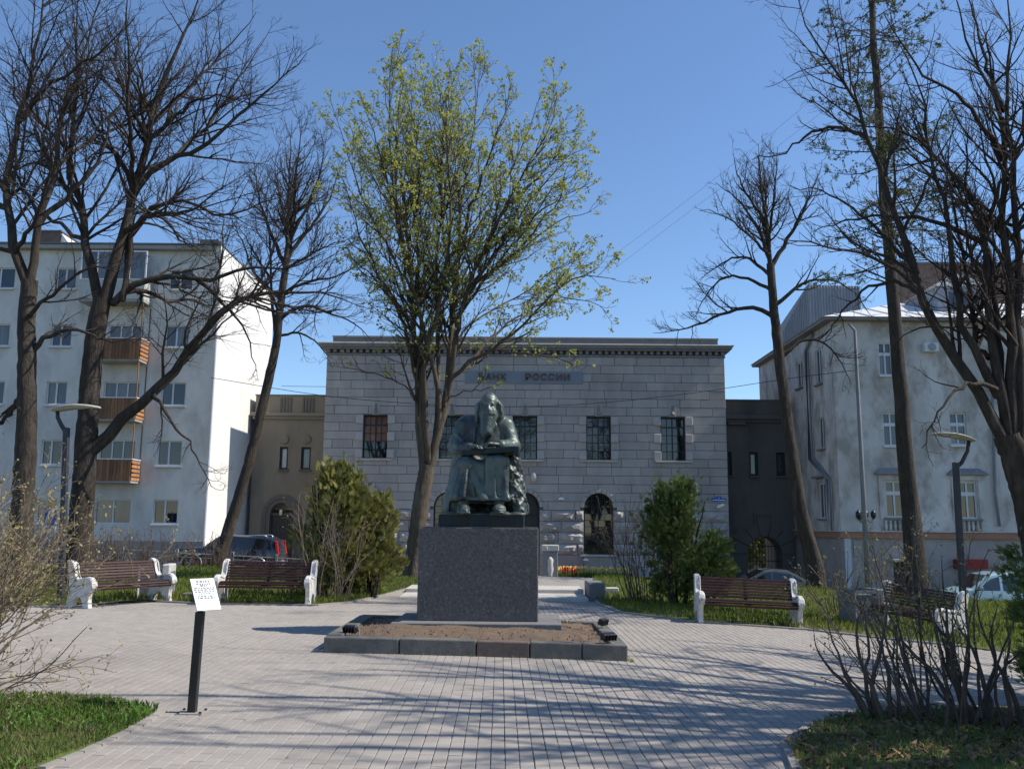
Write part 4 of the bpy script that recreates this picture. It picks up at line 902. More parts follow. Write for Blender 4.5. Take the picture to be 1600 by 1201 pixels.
def tree(name, label, Y, trunk, rt, limbs, seed, bark='bark', dens=(2.2, 3.0, 4.5), ratio=(.42, .5, .5), nrot=0, rotsel=None, up=(.05, .05, .04), wig=(.13, .16, .2), twr=.006,
         lev3=True, leaf=None, group=None, lrs=None, pxs=None, base=None, ang=(.5, 1.0), cat='tree', tstart=.18, s3=3, lmax=4.2, lk=.74):
    r = np.random.default_rng(seed); sc_ = Y/FPX
    TS = 44; tp = poly_px(trunk, Y, S=TS, jit=.006, r=r)
    gz = H(tp[0, 0], tp[0, 1])-.15
    if tp[0, 2] > gz: tp[0, 2] = gz
    else: tp[0, 2] = gz
    root = thing(name, label, cat, tuple(tp[0]+np.array([0, 0, .15])), group=group)
    off = np.array(tuple(root.location))
    t = np.linspace(0, 1, TS); tr = (rt[0]*(1-t)+rt[1]*t)*sc_*.86; tr *= 1+.4*np.exp(-t*14)
    tr = tr*(1+r.normal(0, .012, TS))
    V, F = tubes(tp[None], tr[None], 26); V = bark_relief(V, tp, 26, r); np_mesh('trunk', V, F, M[bark], root)
    LP, LR, LL = [], [], []
    for li, lb in enumerate(limbs):
        rad, pts = lb[0], lb[1]; P = poly_px(pts, Y, S=16, jit=min(.03, .0016*Y)*(.7 if Y > 30 else 1), r=r); l = plen(P); tt = np.linspace(0, 1, 16)**.85
        R = (rad*lk*(1-tt))*sc_+.008; LP.append(P); LR.append(R); LL.append(l)
        V, F = tubes(P[None], R[None], 12); V = bark_relief(V, P, 12, r, .05); np_mesh('limb', V, F, M[bark], root)
    extra = []
    if nrot:
        for k in range(nrot):
            j = r.integers(0, len(limbs)) if rotsel is None else rotsel[k % len(rotsel)]
            c = LP[j][0]; a = r.choice([-1, 1])*r.uniform(.9, 2.2); P = rotz(LP[j], c, a); s = r.uniform(.75, 1.0); P = c+(P-c)*s
            R = LR[j]*.85; V, F = tubes(P[None], R[None], 8); np_mesh('limb', V, F, M[bark], root); LP.append(P); LR.append(R); LL.append(LL[j]*s)
    LP = np.array(LP); LR = np.array(LR); LL = np.array(LL)
    dens = (dens[0]*1.6, dens[1]*2.1, dens[2]*2.1); ratio = (ratio[0]*1.32, ratio[1]*1.15, ratio[2]*1.25)
    P, D, L, R = spawn(r, LP, LR, LL, dens[0], tstart, 1.0, ang[0], ang[1], ratio[0], .6, .25)
    L = np.minimum(L, lmax); R = np.clip(R, .008, .045)
    A, AR = grow(r, P, D, L, R, .005, 7, wig[0], up[0])
    V, F = tubes(A, AR, 5); bo = np_mesh('branches', V, F, M[bark], root); bo['kind'] = 'stuff'
    P, D, L2, R = spawn(r, A, AR, L, dens[1], .12, 1.0, .45, .95, ratio[1], .6, .2)
    L2 = np.clip(L2, .25, 2.0); R = np.clip(R, twr*.9, .016)
    B, BR = grow(r, P, D, L2, R, twr*.6, 4, wig[1], up[1]); V2 = [tubes(B, BR, 3)]
    Cc = None
    if lev3:
        P, D, L3, R = spawn(r, B, BR, L2, dens[2], .1, 1.0, .4, .9, ratio[2], .7, .15)
        L3 = np.clip(L3, .18, .95)
        Cc, CR = grow(r, P, D, L3, np.clip(R, twr*.7, twr*1.1), twr*.45, s3-1, wig[2], up[2]); V2.append(tubes(Cc, CR, 3))
    V, F = merge(V2); o = np_mesh('twigs', V, F, M['twig'], root); o['kind'] = 'stuff'
    if leaf: leaf(r, root, A, B, Cc)
    return root
def leaf_clusters(tipP, tipD, r, size, m, name, parent, per=4, spread=.5, flat=True):
    K = len(tipP); idx = np.repeat(np.arange(K), per); n = len(idx); d = nrm(tipD[idx]*.5+r.normal(0, 1, (n, 3))*spread+np.array([0, 0, .1]))
    q = nrm(np.cross(d, r.normal(0, 1, (n, 3)))); s = size*r.uniform(.55, 1.2, n)[:, None]; p = tipP[idx]+r.normal(0, size*.35, (n, 3))
    V = np.empty((n, 4, 3)); V[:, 0] = p; V[:, 1] = p+d*s*.5+q*s*.38; V[:, 2] = p+d*s; V[:, 3] = p+d*s*.5-q*s*.38
    return np_mesh(name, V, np.arange(4*n).reshape(-1, 4), M[m], parent, smooth=False)

TG = 'bare trees round the square'
# the budding maple behind the statue
def maple_leaf(r, root, A, B, Cc):
    tips = np.concatenate([B[:, -1], Cc[:, -1]]); D = np.concatenate([B[:, -1]-B[:, -2], Cc[:, -1]-Cc[:, -2]]); D = nrm(D)
    dx = np.abs(tips[:, 0]-root.location.x); dd = np.hypot(dx-.5, tips[:, 1]-26); keep = r.random(len(tips)) < np.clip(.30+dd*.15+(tips[:, 2]-9)*.03, .2, 1.0)*.85
    o = leaf_clusters(tips[keep], D[keep], r, .09, 'leafy', 'leaves', root, 6, 1.0); o['kind'] = 'stuff'
tree('maple_tree', 'tall maple with young yellow green leaves, trunk just left of the statue', 26.0,
     [(645,905),(651,840),(658,785),(668,725)], (15.5, 14),
     [(10.5, [(664,760),(656,690),(652,620),(648,550),(645,480),(640,410),(636,350),(628,280),(615,210),(603,150),(600,122)]),
      (12, [(671,735),(688,665),(697,600),(703,540),(709,480,.4),(715,400,.8),(720,330,1),(733,250,1),(745,170,1),(748,122,1)]),
      (9, [(683,680),(703,610),(711,540,-.3),(722,480,-.6),(752,400,-1),(792,320,-1.4),(832,250,-1.5),(862,190,-1.5),(870,150,-1.5)]),
      (7.5, [(678,700,.2),(684,640,.5),(686,560,1),(682,480,1.5),(684,400,2),(690,320,2),(682,240,2.2),(668,170,2.4),(660,130,2.4)]),
      (5.5, [(706,590),(735,566,-.4),(770,546,-.8),(810,515,-1.2),(845,480,-1.4),(868,452,-1.5),(915,432,-1.6),(962,436,-1.6)]),
      (5.5, [(653,600),(640,540,-.4),(622,480,-.8),(594,430,-1),(568,385,-1.2),(550,330,-1.3),(535,280,-1.3)]),
      (4.5, [(645,480),(606,385,.6),(565,310,1),(543,240,1.2),(524,180,1.2)]),
      (4.5, [(642,430),(612,310,-.6),(584,215,-1),(566,150,-1.2)]),
      (5, [(714,500),(762,432,.8),(820,385,1.4),(876,345,1.6),(925,330,1.7)]),
      (4.5, [(716,470),(775,395,-1),(830,310,-1.6),(880,255,-2),(905,240,-2)]),
      (4.5, [(716,400,.8),(770,320,1.2),(815,230,1.8),(845,150,2)]),
      (4.5, [(704,430,1.2),(690,340,1.6),(690,240,-.4),(700,160,-.8),(712,120,-.8)]),
      (5, [(720,370,1),(757,265,.2),(786,185,0),(800,130,0)]),
      (4.2, [(730,450,-.4),(800,400,-.8),(860,330,-1),(900,270,-1)]), (4.2, [(735,566,-.4),(800,500,.6),(860,470,1.2),(920,470,1.4),(950,490,1.4)]), (4, [(752,400,-1),(830,340,-.6),(890,300,-.4),(915,290,-.4)]), (4, [(792,320,-1.4),(850,270,-1),(885,215,-1)]),
      (4, [(640,500),(600,450,1),(570,420,1.6),(545,400,2)]), (4, [(636,350),(590,290,1.5),(560,230,2.2),(545,190,2.4)]),
      (3.6, [(640,380),(655,300,-1),(650,220,-1.4),(635,160,-1.8),(625,122,-2)]),
      (4, [(655,560),(638,500,1.5),(612,420,2.5),(596,330,3),(590,260,3)]),
      (4, [(700,560),(740,500,1.8),(800,470,2.8),(860,425,3.2),(920,400,3.4)]),
      (2.6, [(657,640),(635,604,-.5),(600,588,-1),(560,578,-1.2),(535,572,-1.2)]),
      (2.4, [(690,640),(705,618,-.8),(735,612,-1.4),(768,604,-1.6)]),
      (2.4, [(770,546,-.8),(820,552,-1.4),(870,560,-1.6),(905,575,-1.6)])],
     41, 'barkl', dens=(1.9, 2.1, 2.6), ratio=(.28, .5, .5), nrot=10, rotsel=[0,1,2,4,5,9,10,8,6,11,12,2,10,9,5], up=(.05, .05, .03), lmax=2.3, lk=.55, wig=(.10, .16, .2), leaf=maple_leaf, twr=.0055, ang=(.35, .75))

# left group
tree('bare_tree', 'large bare tree with thick forked trunk and long low limb, behind the left lamp', 22.0,
     [(122,900),(127,800),(134,700),(141,600),(150,520),(160,468)], (21, 16),
     [(11, [(158,490),(147,446),(133,375),(131,326),(112,281),(109,240),(116,161),(120,60),(122,-30)]),
      (14, [(160,480),(172,438),(195,360),(208,300),(229,225),(236,169),(262,112),(280,70),(305,15),(320,-40)]),
      (7, [(206,310),(225,277),(262,251),(318,229),(356,195),(393,161),(435,124),(480,82)]),
      (7, [(190,470),(198,446),(205,375),(213,360),(232,330),(270,311),(311,322),(356,334),(405,319),(460,300)]),
      (5.5, [(236,165),(210,150),(187,127),(180,82),(196,20)]),
      (14, [(141,705),(168,680),(195,651),(230,618),(262,590),(311,526),(360,477),(404,459,.3),(450,455,.5),(510,460,.8),(565,480,1)]),
      (8, [(176,475),(202,451),(232,438),(262,430),(330,438),(375,421),(450,417),(510,395)]),
      (6, [(131,345),(105,300),(70,258),(30,262),(-15,300)]),
      (6, [(208,300),(188,250),(155,205),(130,150),(110,90)]),
      (5, [(229,225),(262,190),(300,162),(345,150),(400,165)]),
      (6, [(195,360),(240,335,-1.5),(300,330,-3),(350,290,-4)]),
      (6, [(230,200),(300,130,1.5),(360,70,2),(400,20,2)]),
      (5, [(133,375),(80,340,1.5),(40,300,2.5),(20,220,3)]),
      (5, [(262,251),(330,190,1.5),(380,110,2.4),(420,50,3)]),
      (4.5, [(300,430),(345,470,.6),(385,520,.9),(400,580,1)]), (4, [(240,612),(262,650,-.4),(300,700,-.6),(330,760,-.6)])],
     51, dens=(1.9, 2.3, 3.2), ratio=(.36, .5, .5), nrot=4, rotsel=[2,3,9,6,7], group=None, twr=.0055)
tree('bare_tree', 'leftmost bare tree with straight grey trunk rising at the left edge', 20.0,
     [(28,900),(36,790),(42,660),(42,560),(41,500),(46,438)], (20, 14),
     [(11, [(45,450),(22,390),(10,300),(30,190),(60,70),(72,-50)]),
      (9, [(46,442),(62,350),(85,270),(97,180),(130,90),(162,-30)]),
      (6, [(42,560),(75,524),(124,516),(170,535),(215,520)]), (7, [(40,610),(5,655),(-40,690)]),
      (6, [(62,350),(110,300),(150,255),(175,190),(200,120)]), (6, [(10,300),(-30,230),(-60,150)]),
      (5, [(24,395),(60,330,-1.5),(80,230,-2.5),(60,130,-3)]), (5, [(85,270),(140,220,1),(220,180,2),(290,120,3)]),
      (5, [(30,190),(80,130,-1),(150,90,-1.4),(210,30,-2)]), (4.5, [(44,500),(85,455,-.6),(140,420,-1),(190,425,-1.4)])],
     52, dens=(2.2, 2.4, 3.4), ratio=(.38, .5, .5), nrot=3, twr=.0055)
tree('bare_tree', 'slender bare tree leaning right in front of the white gable, beside the dark off roader', 36.0,
     [(336,893),(358,825),(384,740),(404,660),(418,600),(431,540),(438,480),(446,420)], (10.5, 6.5),
     [(6.5, [(446,425),(455,370),(460,300),(466,240),(472,185)]), (5, [(447,420),(425,370),(405,310),(395,245)]), (5, [(450,400),(485,355),(515,310),(532,260)]),
      (4.2, [(436,500),(470,478),(515,488),(560,510),(585,540)]), (4, [(442,460),(480,440),(530,430),(575,400)]), (4, [(441,470),(400,430),(380,380),(360,340)]),
      (4, [(455,370),(490,300),(505,240),(500,200)]), (4, [(452,390,0),(440,320,2),(430,260,3),(440,215,3)]), (3.6, [(447,420),(490,395,-2),(520,380,-3),(560,370,-3)]),
      (3.6, [(438,490),(420,455,-1.5),(395,440,-2.5),(375,410,-3)]), (3, [(434,525),(465,520),(500,540),(520,575)]), (4, [(433,535),(424,470),(422,400),(418,330),(416,275)]), (3, [(424,440),(395,390),(372,350)])],
     53, dens=(2.0, 2.2, 3.0), ratio=(.36, .5, .5), nrot=3, up=(.09, .08, .05), twr=.0075)
# right group
tree('bare_tree', 'bare tree with bent mossy trunk in front of the dark gateway wing', 36.0,
     [(1276,902),(1264,850),(1252,800),(1244,750),(1236,700),(1228,640),(1220,580),(1213,520),(1208,465),(1204,412)], (13, 7),
     [(5.5, [(1204,420),(1198,350),(1190,290),(1185,225)]), (5.5, [(1206,415),(1233,370),(1260,320),(1283,262)]), (5, [(1203,405),(1180,350),(1150,308),(1118,285)]),
      (5.5, [(1214,500),(1190,484),(1160,480),(1120,494),(1078,512),(1020,520)]), (4, [(1208,455),(1180,440),(1142,432),(1110,452),(1082,500)]), (4, [(1206,432),(1165,402),(1130,410),(1092,438)]),
      (4.5, [(1213,475),(1260,440),(1310,440),(1350,470)]), (4, [(1198,350),(1160,290),(1145,240)]), (4, [(1200,380,0),(1210,300,-2),(1215,230,-3)]), (4, [(1205,420,0),(1190,340,2),(1160,260,3)]),
      (4, [(1220,560),(1260,530),(1300,545),(1330,600)]), (3.4, [(1203,400),(1150,350,-1),(1115,330,-2),(1092,330,-2)])],
     55, dens=(2.0, 2.3, 3.0), ratio=(.36, .5, .5), nrot=3, up=(.08, .07, .05), twr=.0075)
# larch
def larch(seed=56):
    r = np.random.default_rng(seed); Y = 30.0; s = Y/FPX
    tp = poly_px([(1433,905),(1421,780),(1412,680),(1403,560),(1393,440),(1383,320),(1375,200),(1367,80),(1360,-60),(1358,-160)], Y, S=26, jit=.015, r=r); tp[0, 2] = H(tp[0,0], Y)-.15
    root = thing('larch_tree', 'straight larch with a haze of green needles high in its crown, right of the gateway', 'tree', tuple(tp[0]+np.array([0, 0, .15])))
    t = np.linspace(0, 1, 26); tr = (13.5*(1-t)+3*t)*s*(1+.3*np.exp(-t*20)); V, F = tubes(tp[None], tr[None], 20); V = bark_relief(V, tp, 20, r); np_mesh('trunk', V, F, M['bark'], root)
    K = 95; tt = r.uniform(.42, .99, K); x = tt*25; i = np.minimum(x.astype(int), 24); f = (x-i)[:, None]; p = tp[i]*(1-f)+tp[i+1]*f; a = r.uniform(0, 2*PI, K)
    d = np.stack([np.cos(a), np.sin(a), r.uniform(-.25, .15, K)], -1); L = (3.5*(1-tt)**.55+.7)*r.uniform(.7, 1.1, K); 
    A, AR = grow(r, p, d, L, np.full(K, .035)*(1.1-tt*.6), .006, 9, .07, .035); V, F = tubes(A, AR, 5); o = np_mesh('branches', V, F, M['bark'], root); o['kind'] = 'stuff'
    P, D, L2, R = spawn(r, A, AR, L, 6.5, .12, 1.0, .6, 1.2, .3, .5, -.1); L2 = np.clip(L2, .15, 1.0); B, BR = grow(r, P, D, L2, np.full(len(P), .008), .004, 5, .12, -.02)
    P, D, L3, R = spawn(r, B, BR, L2, 5, .1, 1.0, .6, 1.1, .4, .8, 0); L3 = np.clip(L3, .08, .4); Cc, CR = grow(r, P, D, L3, np.full(len(P), .006), .003, 2, .15, 0)
    V, F = merge([tubes(B, BR, 3), tubes(Cc, CR, 3)]); o = np_mesh('twigs', V, F, M['twig'], root); o['kind'] = 'stuff'
    pts = np.concatenate([B[:, 1:].reshape(-1, 3), Cc[:, 1:].reshape(-1, 3)]); n = len(pts); prob = np.clip((pts[:, 2]-6)/8, .2, .95); pts = pts[r.random(n) < prob]
    o = leaf_clusters(pts, r.normal(0, 1, pts.shape), r, .055, 'needle', 'needles', root, 6, 1.0); o['kind'] = 'stuff'
larch()
tree('bare_tree', 'massive bare tree at the right edge, dark trunk splitting into several steep limbs', 18.0,
     [(1648,1000),(1622,860),(1602,770),(1586,715),(1572,680)], (30, 22),
     [(13, [(1580,710),(1548,650),(1520,600),(1494,560),(1467,515),(1440,460),(1424,407),(1390,320),(1377,277),(1355,216),(1342,160),(1303,104),(1268,56),(1245,-10)]),
      (12, [(1576,690),(1560,600),(1545,498),(1539,368),(1515,303),(1476,260),(1433,216),(1368,199),(1310,190)]),
      (13, [(1582,700),(1578,600),(1577,500),(1576,433),(1567,303),(1567,173),(1532,112),(1506,43),(1485,-30)]),
      (13, [(1590,720),(1592,600),(1590,450),(1584,281),(1570,173),(1578,65),(1572,-40)]),
      (9, [(1560,620),(1530,560),(1505,515),(1489,411),(1472,300),(1450,230),(1440,150),(1400,60)]),
      (9, [(1592,640),(1612,500),(1620,350),(1600,200),(1625,60)]),
      (5.5, [(1540,380),(1505,362),(1454,346),(1390,338),(1330,345),(1270,362)]),
      (6, [(1476,530),(1410,430,-.6),(1345,395,-1),(1277,380,-1.4),(1216,372,-1.6)]),
      (6, [(1567,173),(1530,60,1),(1505,-30,1.5)]), (5.5, [(1567,250),(1510,160,-1),(1440,110,-1.6),(1380,20,-2)]),
      (5, [(1560,610),(1510,600,-.6),(1470,640,-1),(1440,700,-1.2)]), (4.5, [(1545,560),(1500,520,1),(1440,510,1.6),(1390,545,2)]),
      (5, [(1440,460),(1390,440,.6),(1330,470,1),(1290,530,1)]), (5, [(1424,407),(1360,350,.5),(1290,300,1),(1235,290,1.2)]), (4.5, [(1355,216),(1290,200,.5),(1220,240,.8),(1175,250,1)]),
      (5, [(1539,368),(1560,300,-1),(1600,220,-2),(1640,160,-2)])],
     57, dens=(1.7, 2.0, 2.6), ratio=(.30, .5, .5), nrot=3, rotsel=[1,4,9], twr=.005)
# trees beyond the right edge whose branch shadows fall over the plaza
def off_tree(x, y, h, seed, label, spread=1.0):
    r = np.random.default_rng(seed); z0 = H(x, y)-.15; root = thing('bare_tree', label, 'tree', (x, y, z0+.15))
    tp = resample(np.array([(x, y, z0), (x-.1, y+.1, z0+h*.12), (x+.05, y, z0+h*.26), (x-.05, y+.05, z0+h*.38)]), 12); t = np.linspace(0, 1, 12)
    V, F = tubes(tp[None], ((.30*(1-t)+.2*t)*(1+.4*np.exp(-t*12)))[None], 12); np_mesh('trunk', V, F, M['bark'], root); LP = []; LR = []; LL = []
    for k in range(23):
        tt = r.uniform(.5, 1); p = tp[int(tt*11)]; a = 2*PI*k/23+r.uniform(-.3, .3); e = r.uniform(.35, 1.3); l = h*r.uniform(.42, .62)*(1 if e > .8 else .8)*spread
        P, R = grow(r, p[None], np.array([[math.cos(a)*math.cos(e), math.sin(a)*math.cos(e), math.sin(e)]]), np.array([l]), np.array([.13]), .018, 15, .09, .03)
        V, F = tubes(P, R, 8); np_mesh('limb', V, F, M['bark'], root); LP.append(P[0]); LR.append(R[0]); LL.append(l)
    LP, LR, LL = np.array(LP), np.array(LR), np.array(LL); P, D, L, R = spawn(r, LP, LR, LL, 2.4, .2, 1, .5, 1.0, .36, .55, .2); A, AR = grow(r, P, D, L, np.clip(R, .02, .055), .006, 7, .13, .04)
    V, F = tubes(A, AR, 5); o = np_mesh('branches', V, F, M['bark'], root); o['kind'] = 'stuff'
    P, D, L2, R = spawn(r, A, AR, L, 2.8, .1, 1, .45, .95, .5, .6, .2); L2 = np.clip(L2, .2, 1.5); B, BR = grow(r, P, D, L2, np.clip(R, .006, .014), .004, 5, .16, .04)
    P, D, L3, R = spawn(r, B, BR, L2, 2.6, .1, 1, .4, .9, .5, .7, .1); Cc, CR = grow(r, P, D, np.clip(L3, .1, .7), np.full(len(P), .0055), .003, 3, .2, .03)
    V, F = merge([tubes(B, BR, 3), tubes(Cc, CR, 3)]); o = np_mesh('twigs', V, F, M['twig'], root); o['kind'] = 'stuff'
off_tree(9.6, 8.2, 14, 71, 'bare tree standing just outside the right edge, casting branch shadows on the plaza')
off_tree(13.5, 8.6, 17, 72, 'second bare tree outside the right edge, beyond the nearer one')

off_tree(8.6, 3.2, 12.5, 74, 'slim bare tree outside the right edge, between the two nearest ones')
# ------------------------------------------------------------------ evergreens
def evergreen(name, label, x, y, h, rad, m, seed, n=5200, prof=None, lobes=58, size=.13, upw=.75, cat='evergreen shrub'):
    r = np.random.default_rng(seed); z0 = H(x, y); root = thing(name, label, cat, (x, y, z0))
    prof = prof or (lambda t: np.where(t < .25, .75+t, 1.0)*np.clip(1.25-t*1.05, .05, 1)**.8)
    # woody stems
    k = 9; a = r.uniform(0, 2*PI, k); P0 = np.stack([x+.15*np.cos(a)*rad, y+.15*np.sin(a)*rad, np.full(k, z0-.1)], -1); D = np.stack([.35*np.cos(a)*rad/h, .35*np.sin(a)*rad/h, np.ones(k)], -1)
    S_, SR = grow(r, P0, D, np.full(k, h*.85), np.full(k, .045), .01, 8, .06, .05); V, F = tubes(S_, SR, 6); o = np_mesh('stems', V, F, M['bark'], root); o['kind'] = 'stuff'
    # plumes
    t = r.uniform(0.03, .97, lobes)**.9; a = r.uniform(0, 2*PI, lobes); rr = rad*prof(t)*r.uniform(.4, 1.08, lobes)
    base = np.stack([x+np.cos(a)*rr*.5, y+np.sin(a)*rr*.5, z0+t*h*.85], -1); tip = np.stack([x+np.cos(a)*rr*1.12, y+np.sin(a)*rr*1.12, z0+t*h*.85+r.uniform(.18, .5, lobes)*h*.28], -1)
    i = r.integers(0, lobes, n); u = r.uniform(0, 1, n)**.7; ax = tip-base; p = base[i]+ax[i]*u[:, None]; wd = rad*.24*(1.15-u)[:, None]; p = p+r.normal(0, 1, (n, 3))*wd
    out = nrm(ax[i])+r.normal(0, .45, (n, 3))+np.array([0, 0, upw*.4]); out = nrm(out)
    side = nrm(np.cross(out, r.normal(0, 1, (n, 3)))); K = 5; Vs = np.empty((n, K, 4, 3)); s = size*r.uniform(.6, 1.25, n)
    for j in range(K):
        q = (j-(K-1)/2)/((K-1)/2); d = nrm(out+side*q*.8); st = p+out*(s*.25*(1-abs(q)))[:, None]; w_ = nrm(np.cross(d, np.cross(out, side)))*(s*.10)[:, None]; l = (s*(1.0-.35*abs(q)))[:, None]
        Vs[:, j, 0] = st; Vs[:, j, 1] = st+d*l*.55+w_; Vs[:, j, 2] = st+d*l; Vs[:, j, 3] = st+d*l*.55-w_
    o = np_mesh('foliage', Vs, np.arange(n*K*4).reshape(-1, 4), M[m], root, smooth=False); o['kind'] = 'stuff'
    return root
def at(px, py): p = G(px, py); return p.x, p.y
x1_, y1_ = at(548, 938); evergreen('evergreen_shrub', 'tall yellow green evergreen shrub right of the bench behind the sign plate', x1_-.40, y1_+.5, 2.95, .98, 'thujal', 81, 6500, prof=lambda t: np.clip(1.25-t*1.15, .08, 1)**.7)
evergreen('evergreen_shrub', 'lower bushy evergreen shrub between the tall yellow green one and the maple trunk', x1_+.26, y1_+.8, 2.3, .66, 'thujal', 82, 4600, prof=lambda t: np.clip(1.3-t*1.0, .08, 1)**.7)
x2_, y2_ = at(1068, 948); evergreen('evergreen_tree', 'dense dark green evergreen before the right corner of the bank', x2_-.12, y2_, 2.85, 1.0, 'thujad', 83, 7000, prof=lambda t: np.where(t < .4, 1.0, np.clip(1.56-t*1.4, .05, 1)), size=.115)
evergreen('evergreen_shrub', 'small dark evergreen leaning against the right side of the dense one', x2_+.72, y2_+.2, 1.6, .4, 'thujad', 84, 2600, size=.13)
evergreen('evergreen_shrub', 'dark evergreen branches at the right edge beside the twiggy shrub', 4.62, 7.3, 1.75, .55, 'thujad', 85, 5200, size=.062, prof=lambda t: np.clip(.75+t*.6, .1, 1.05))
evergreen('evergreen_shrub', 'green evergreen behind the right edge shrubs, below the massive tree', 5.95, 9.8, 2.0, .6, 'thujad', 87, 4200, size=.075)
evergreen('garden_bush', 'yellow green bush in the yard behind the iron gate', 20.6, 73, 5.2, 3.0, 'thujal', 86, 2600, size=.4)

# ------------------------------------------------------------------ bare shrubs
def shrub(label, x, y, nst, hh_, spread, m, seed, rad=.012, dens=(3.5, 3.5), budd=.035, bud=True, up=.05, tilt=(0, 0), br=.25, twr=.003, nm='bare_shrub', wob=.10, bper=2, yoff=0):
    r = np.random.default_rng(seed); z0 = H(x, y)+.02; root = thing(nm, label, 'shrub', (x, y, z0)); k = nst; a = r.uniform(0, 2*PI, k); q = np.sqrt(r.uniform(0, 1, k))*br
    P0 = np.stack([x+np.cos(a)*q, y+np.sin(a)*q, np.full(k, z0-.06)], -1); sp_ = r.uniform(.1, 1, k)*spread
    D = np.stack([np.cos(a)*sp_+tilt[0], np.sin(a)*sp_+tilt[1], np.ones(k)], -1); L = hh_*r.uniform(.65, 1.1, k)
    A, AR = grow(r, P0, D, L, rad*r.uniform(.7, 1.5, k), .003, 10, wob, up)
    for j in range(min(k, 60)):
        V, F = tubes(A[j:j+1], AR[j:j+1], 6); np_mesh('stem', V, F, M[m], root)
    if k > 60: V, F = tubes(A[60:], AR[60:], 5); o = np_mesh('stems', V, F, M[m], root); o['kind'] = 'stuff'
    P, D, L2, R = spawn(r, A, AR, L, dens[0], .25, 1, .4, .9, .42, .6, .2); L2 = np.clip(L2, .12, .9); B, BR = grow(r, P, D, L2, np.clip(R, twr, .008), twr*.6, 6, .13, .05)
    P, D, L3, R = spawn(r, B, BR, L2, dens[1], .2, 1, .4, .9, .45, .7, .1); Cc, CR = grow(r, P, D, np.clip(L3, .06, .35), np.full(len(P), twr*.8), twr*.5, 3, .15, .04)
    V, F = merge([tubes(B, BR, 4), tubes(Cc, CR, 3)]); o = np_mesh('twigs', V, F, M[m], root); o['kind'] = 'stuff'
    if bud:
        tips = np.concatenate([B[:, -1], Cc[:, -1], B[:, 3], A[:, -1]]); D = np.concatenate([B[:, -1]-B[:, -2], Cc[:, -1]-Cc[:, -2], B[:, 3]-B[:, 2], A[:, -1]-A[:, -2]])
        o = leaf_clusters(tips, nrm(D), r, budd, 'bud', 'buds', root, bper, .55); o['kind'] = 'stuff'
    return root
shrub('big tangled beige shrub with opening buds filling the left edge, over the left bench', -5.8, 8.3, 180, 2.15, .85, 'shrubb', 91, .009, (5, 5), .034, tilt=(.22, -.1), br=.8, wob=.15)
shrub('low beige shrub hanging over the plaza at the left edge, below the big tangled one', -4.95, 7.6, 34, 1.35, 1.3, 'shrubb', 92, .006, (4.5, 5), .028, tilt=(.55, 0), br=.4, up=-.03, wob=.15)
shrub('second beige shrub behind the big tangled one, in front of the left lamp', -7.3, 11.2, 50, 1.9, .8, 'shrubb', 191, .010, (4.5, 4.5), .04, br=.8)
g = at(1382, 1128); shrub('dark stemmed shrub clump nearest the plaza at the lower right', g[0], g[1], 9, 1.25, .35, 'shrubd', 93, .022, (3.5, 4), .03, br=.12, tilt=(-.12, 0), wob=.17)
g = at(1480, 1140); shrub('tall budding shrub between the two thicker clumps at the lower right', g[0], g[1]+.1, 13, 1.65, .6, 'shrubd', 94, .015, (3.5, 4), .034, br=.28, tilt=(-.1, 0), wob=.16)
g = at(1545, 1138); shrub('thick dark shrub clump at the lower right beside the evergreen branches', g[0], g[1], 12, 1.6, .5, 'shrubd', 95, .022, (3.5, 4), .034, br=.25, wob=.17)
g = at(1440, 1120); shrub('pale long twigs fanning up to the left from the lower right shrubs', g[0]+.1, g[1]+.4, 14, 1.75, .75, 'shrubb', 96, .008, (3.5, 4), .032, br=.25, tilt=(-.35, 0))
g = at(1322, 968); shrub('small black shrub on the lawn between the right bench and the end bench', g[0], g[1]+.3, 14, 1.4, .6, 'shrubd', 97, .016, (3, 3.5), .035, br=.2, bper=1)
g = at(535, 940); shrub('bare brown twigs standing in front of the yellow green evergreen', g[0]-.25, g[1]+.0, 34, 2.2, .42, 'shrubb', 98, .010, (3, 3.5), .03, br=.35, bper=1)
g = at(1010, 945); shrub('bare twigs standing left of the dense dark evergreen', g[0], g[1]+.3, 22, 2.4, .4, 'shrubd', 99, .011, (3, 3.5), .03, br=.4, bper=1)
g = at(1430, 940); shrub('bare shrub behind the end bench at the right', g[0]+.3, g[1]+2.5, 18, 1.9, .6, 'shrubd', 100, .012, (3, 3.5), .03, br=.5, bper=1)
# bare hedge row behind the left benches
r = np.random.default_rng(101); hd = thing('bare_hedge', 'long bare brown hedge along the street behind the left benches', 'hedge', (-11, 34.6, H(-11, 34.6)))
k = 360; xx = r.uniform(-19.5, -7.6, k); yy = 34.6+r.uniform(-.5, .5, k); P0 = np.stack([xx, yy, Hn(xx, yy)-.05], -1); D = np.stack([r.normal(0, .25, k), r.normal(0, .25, k), np.ones(k)], -1)
hgt = np.where(xx < -10.6, 1.75, 1.1)
L = r.uniform(.6, 1.05, k)*hgt; A, AR = grow(r, P0, D, L, np.full(k, .012), .004, 6, .1, .05); P, D, L2, R = spawn(r, A, AR, L, 5, .1, 1, .4, .9, .4, .7, .2); B, BR = grow(r, P, D, np.clip(L2, .1, .7), np.full(len(P), .006), .004, 4, .15, .05)
V, F = merge([tubes(A, AR, 4), tubes(B, BR, 3)]); M['hedge'] = mat('hedge_twig', (0.14,0.105,0.08), (0.09,0.065,0.05), 3, .9); o = np_mesh('twigs', V, F, M['hedge'], hd); o['kind'] = 'stuff'
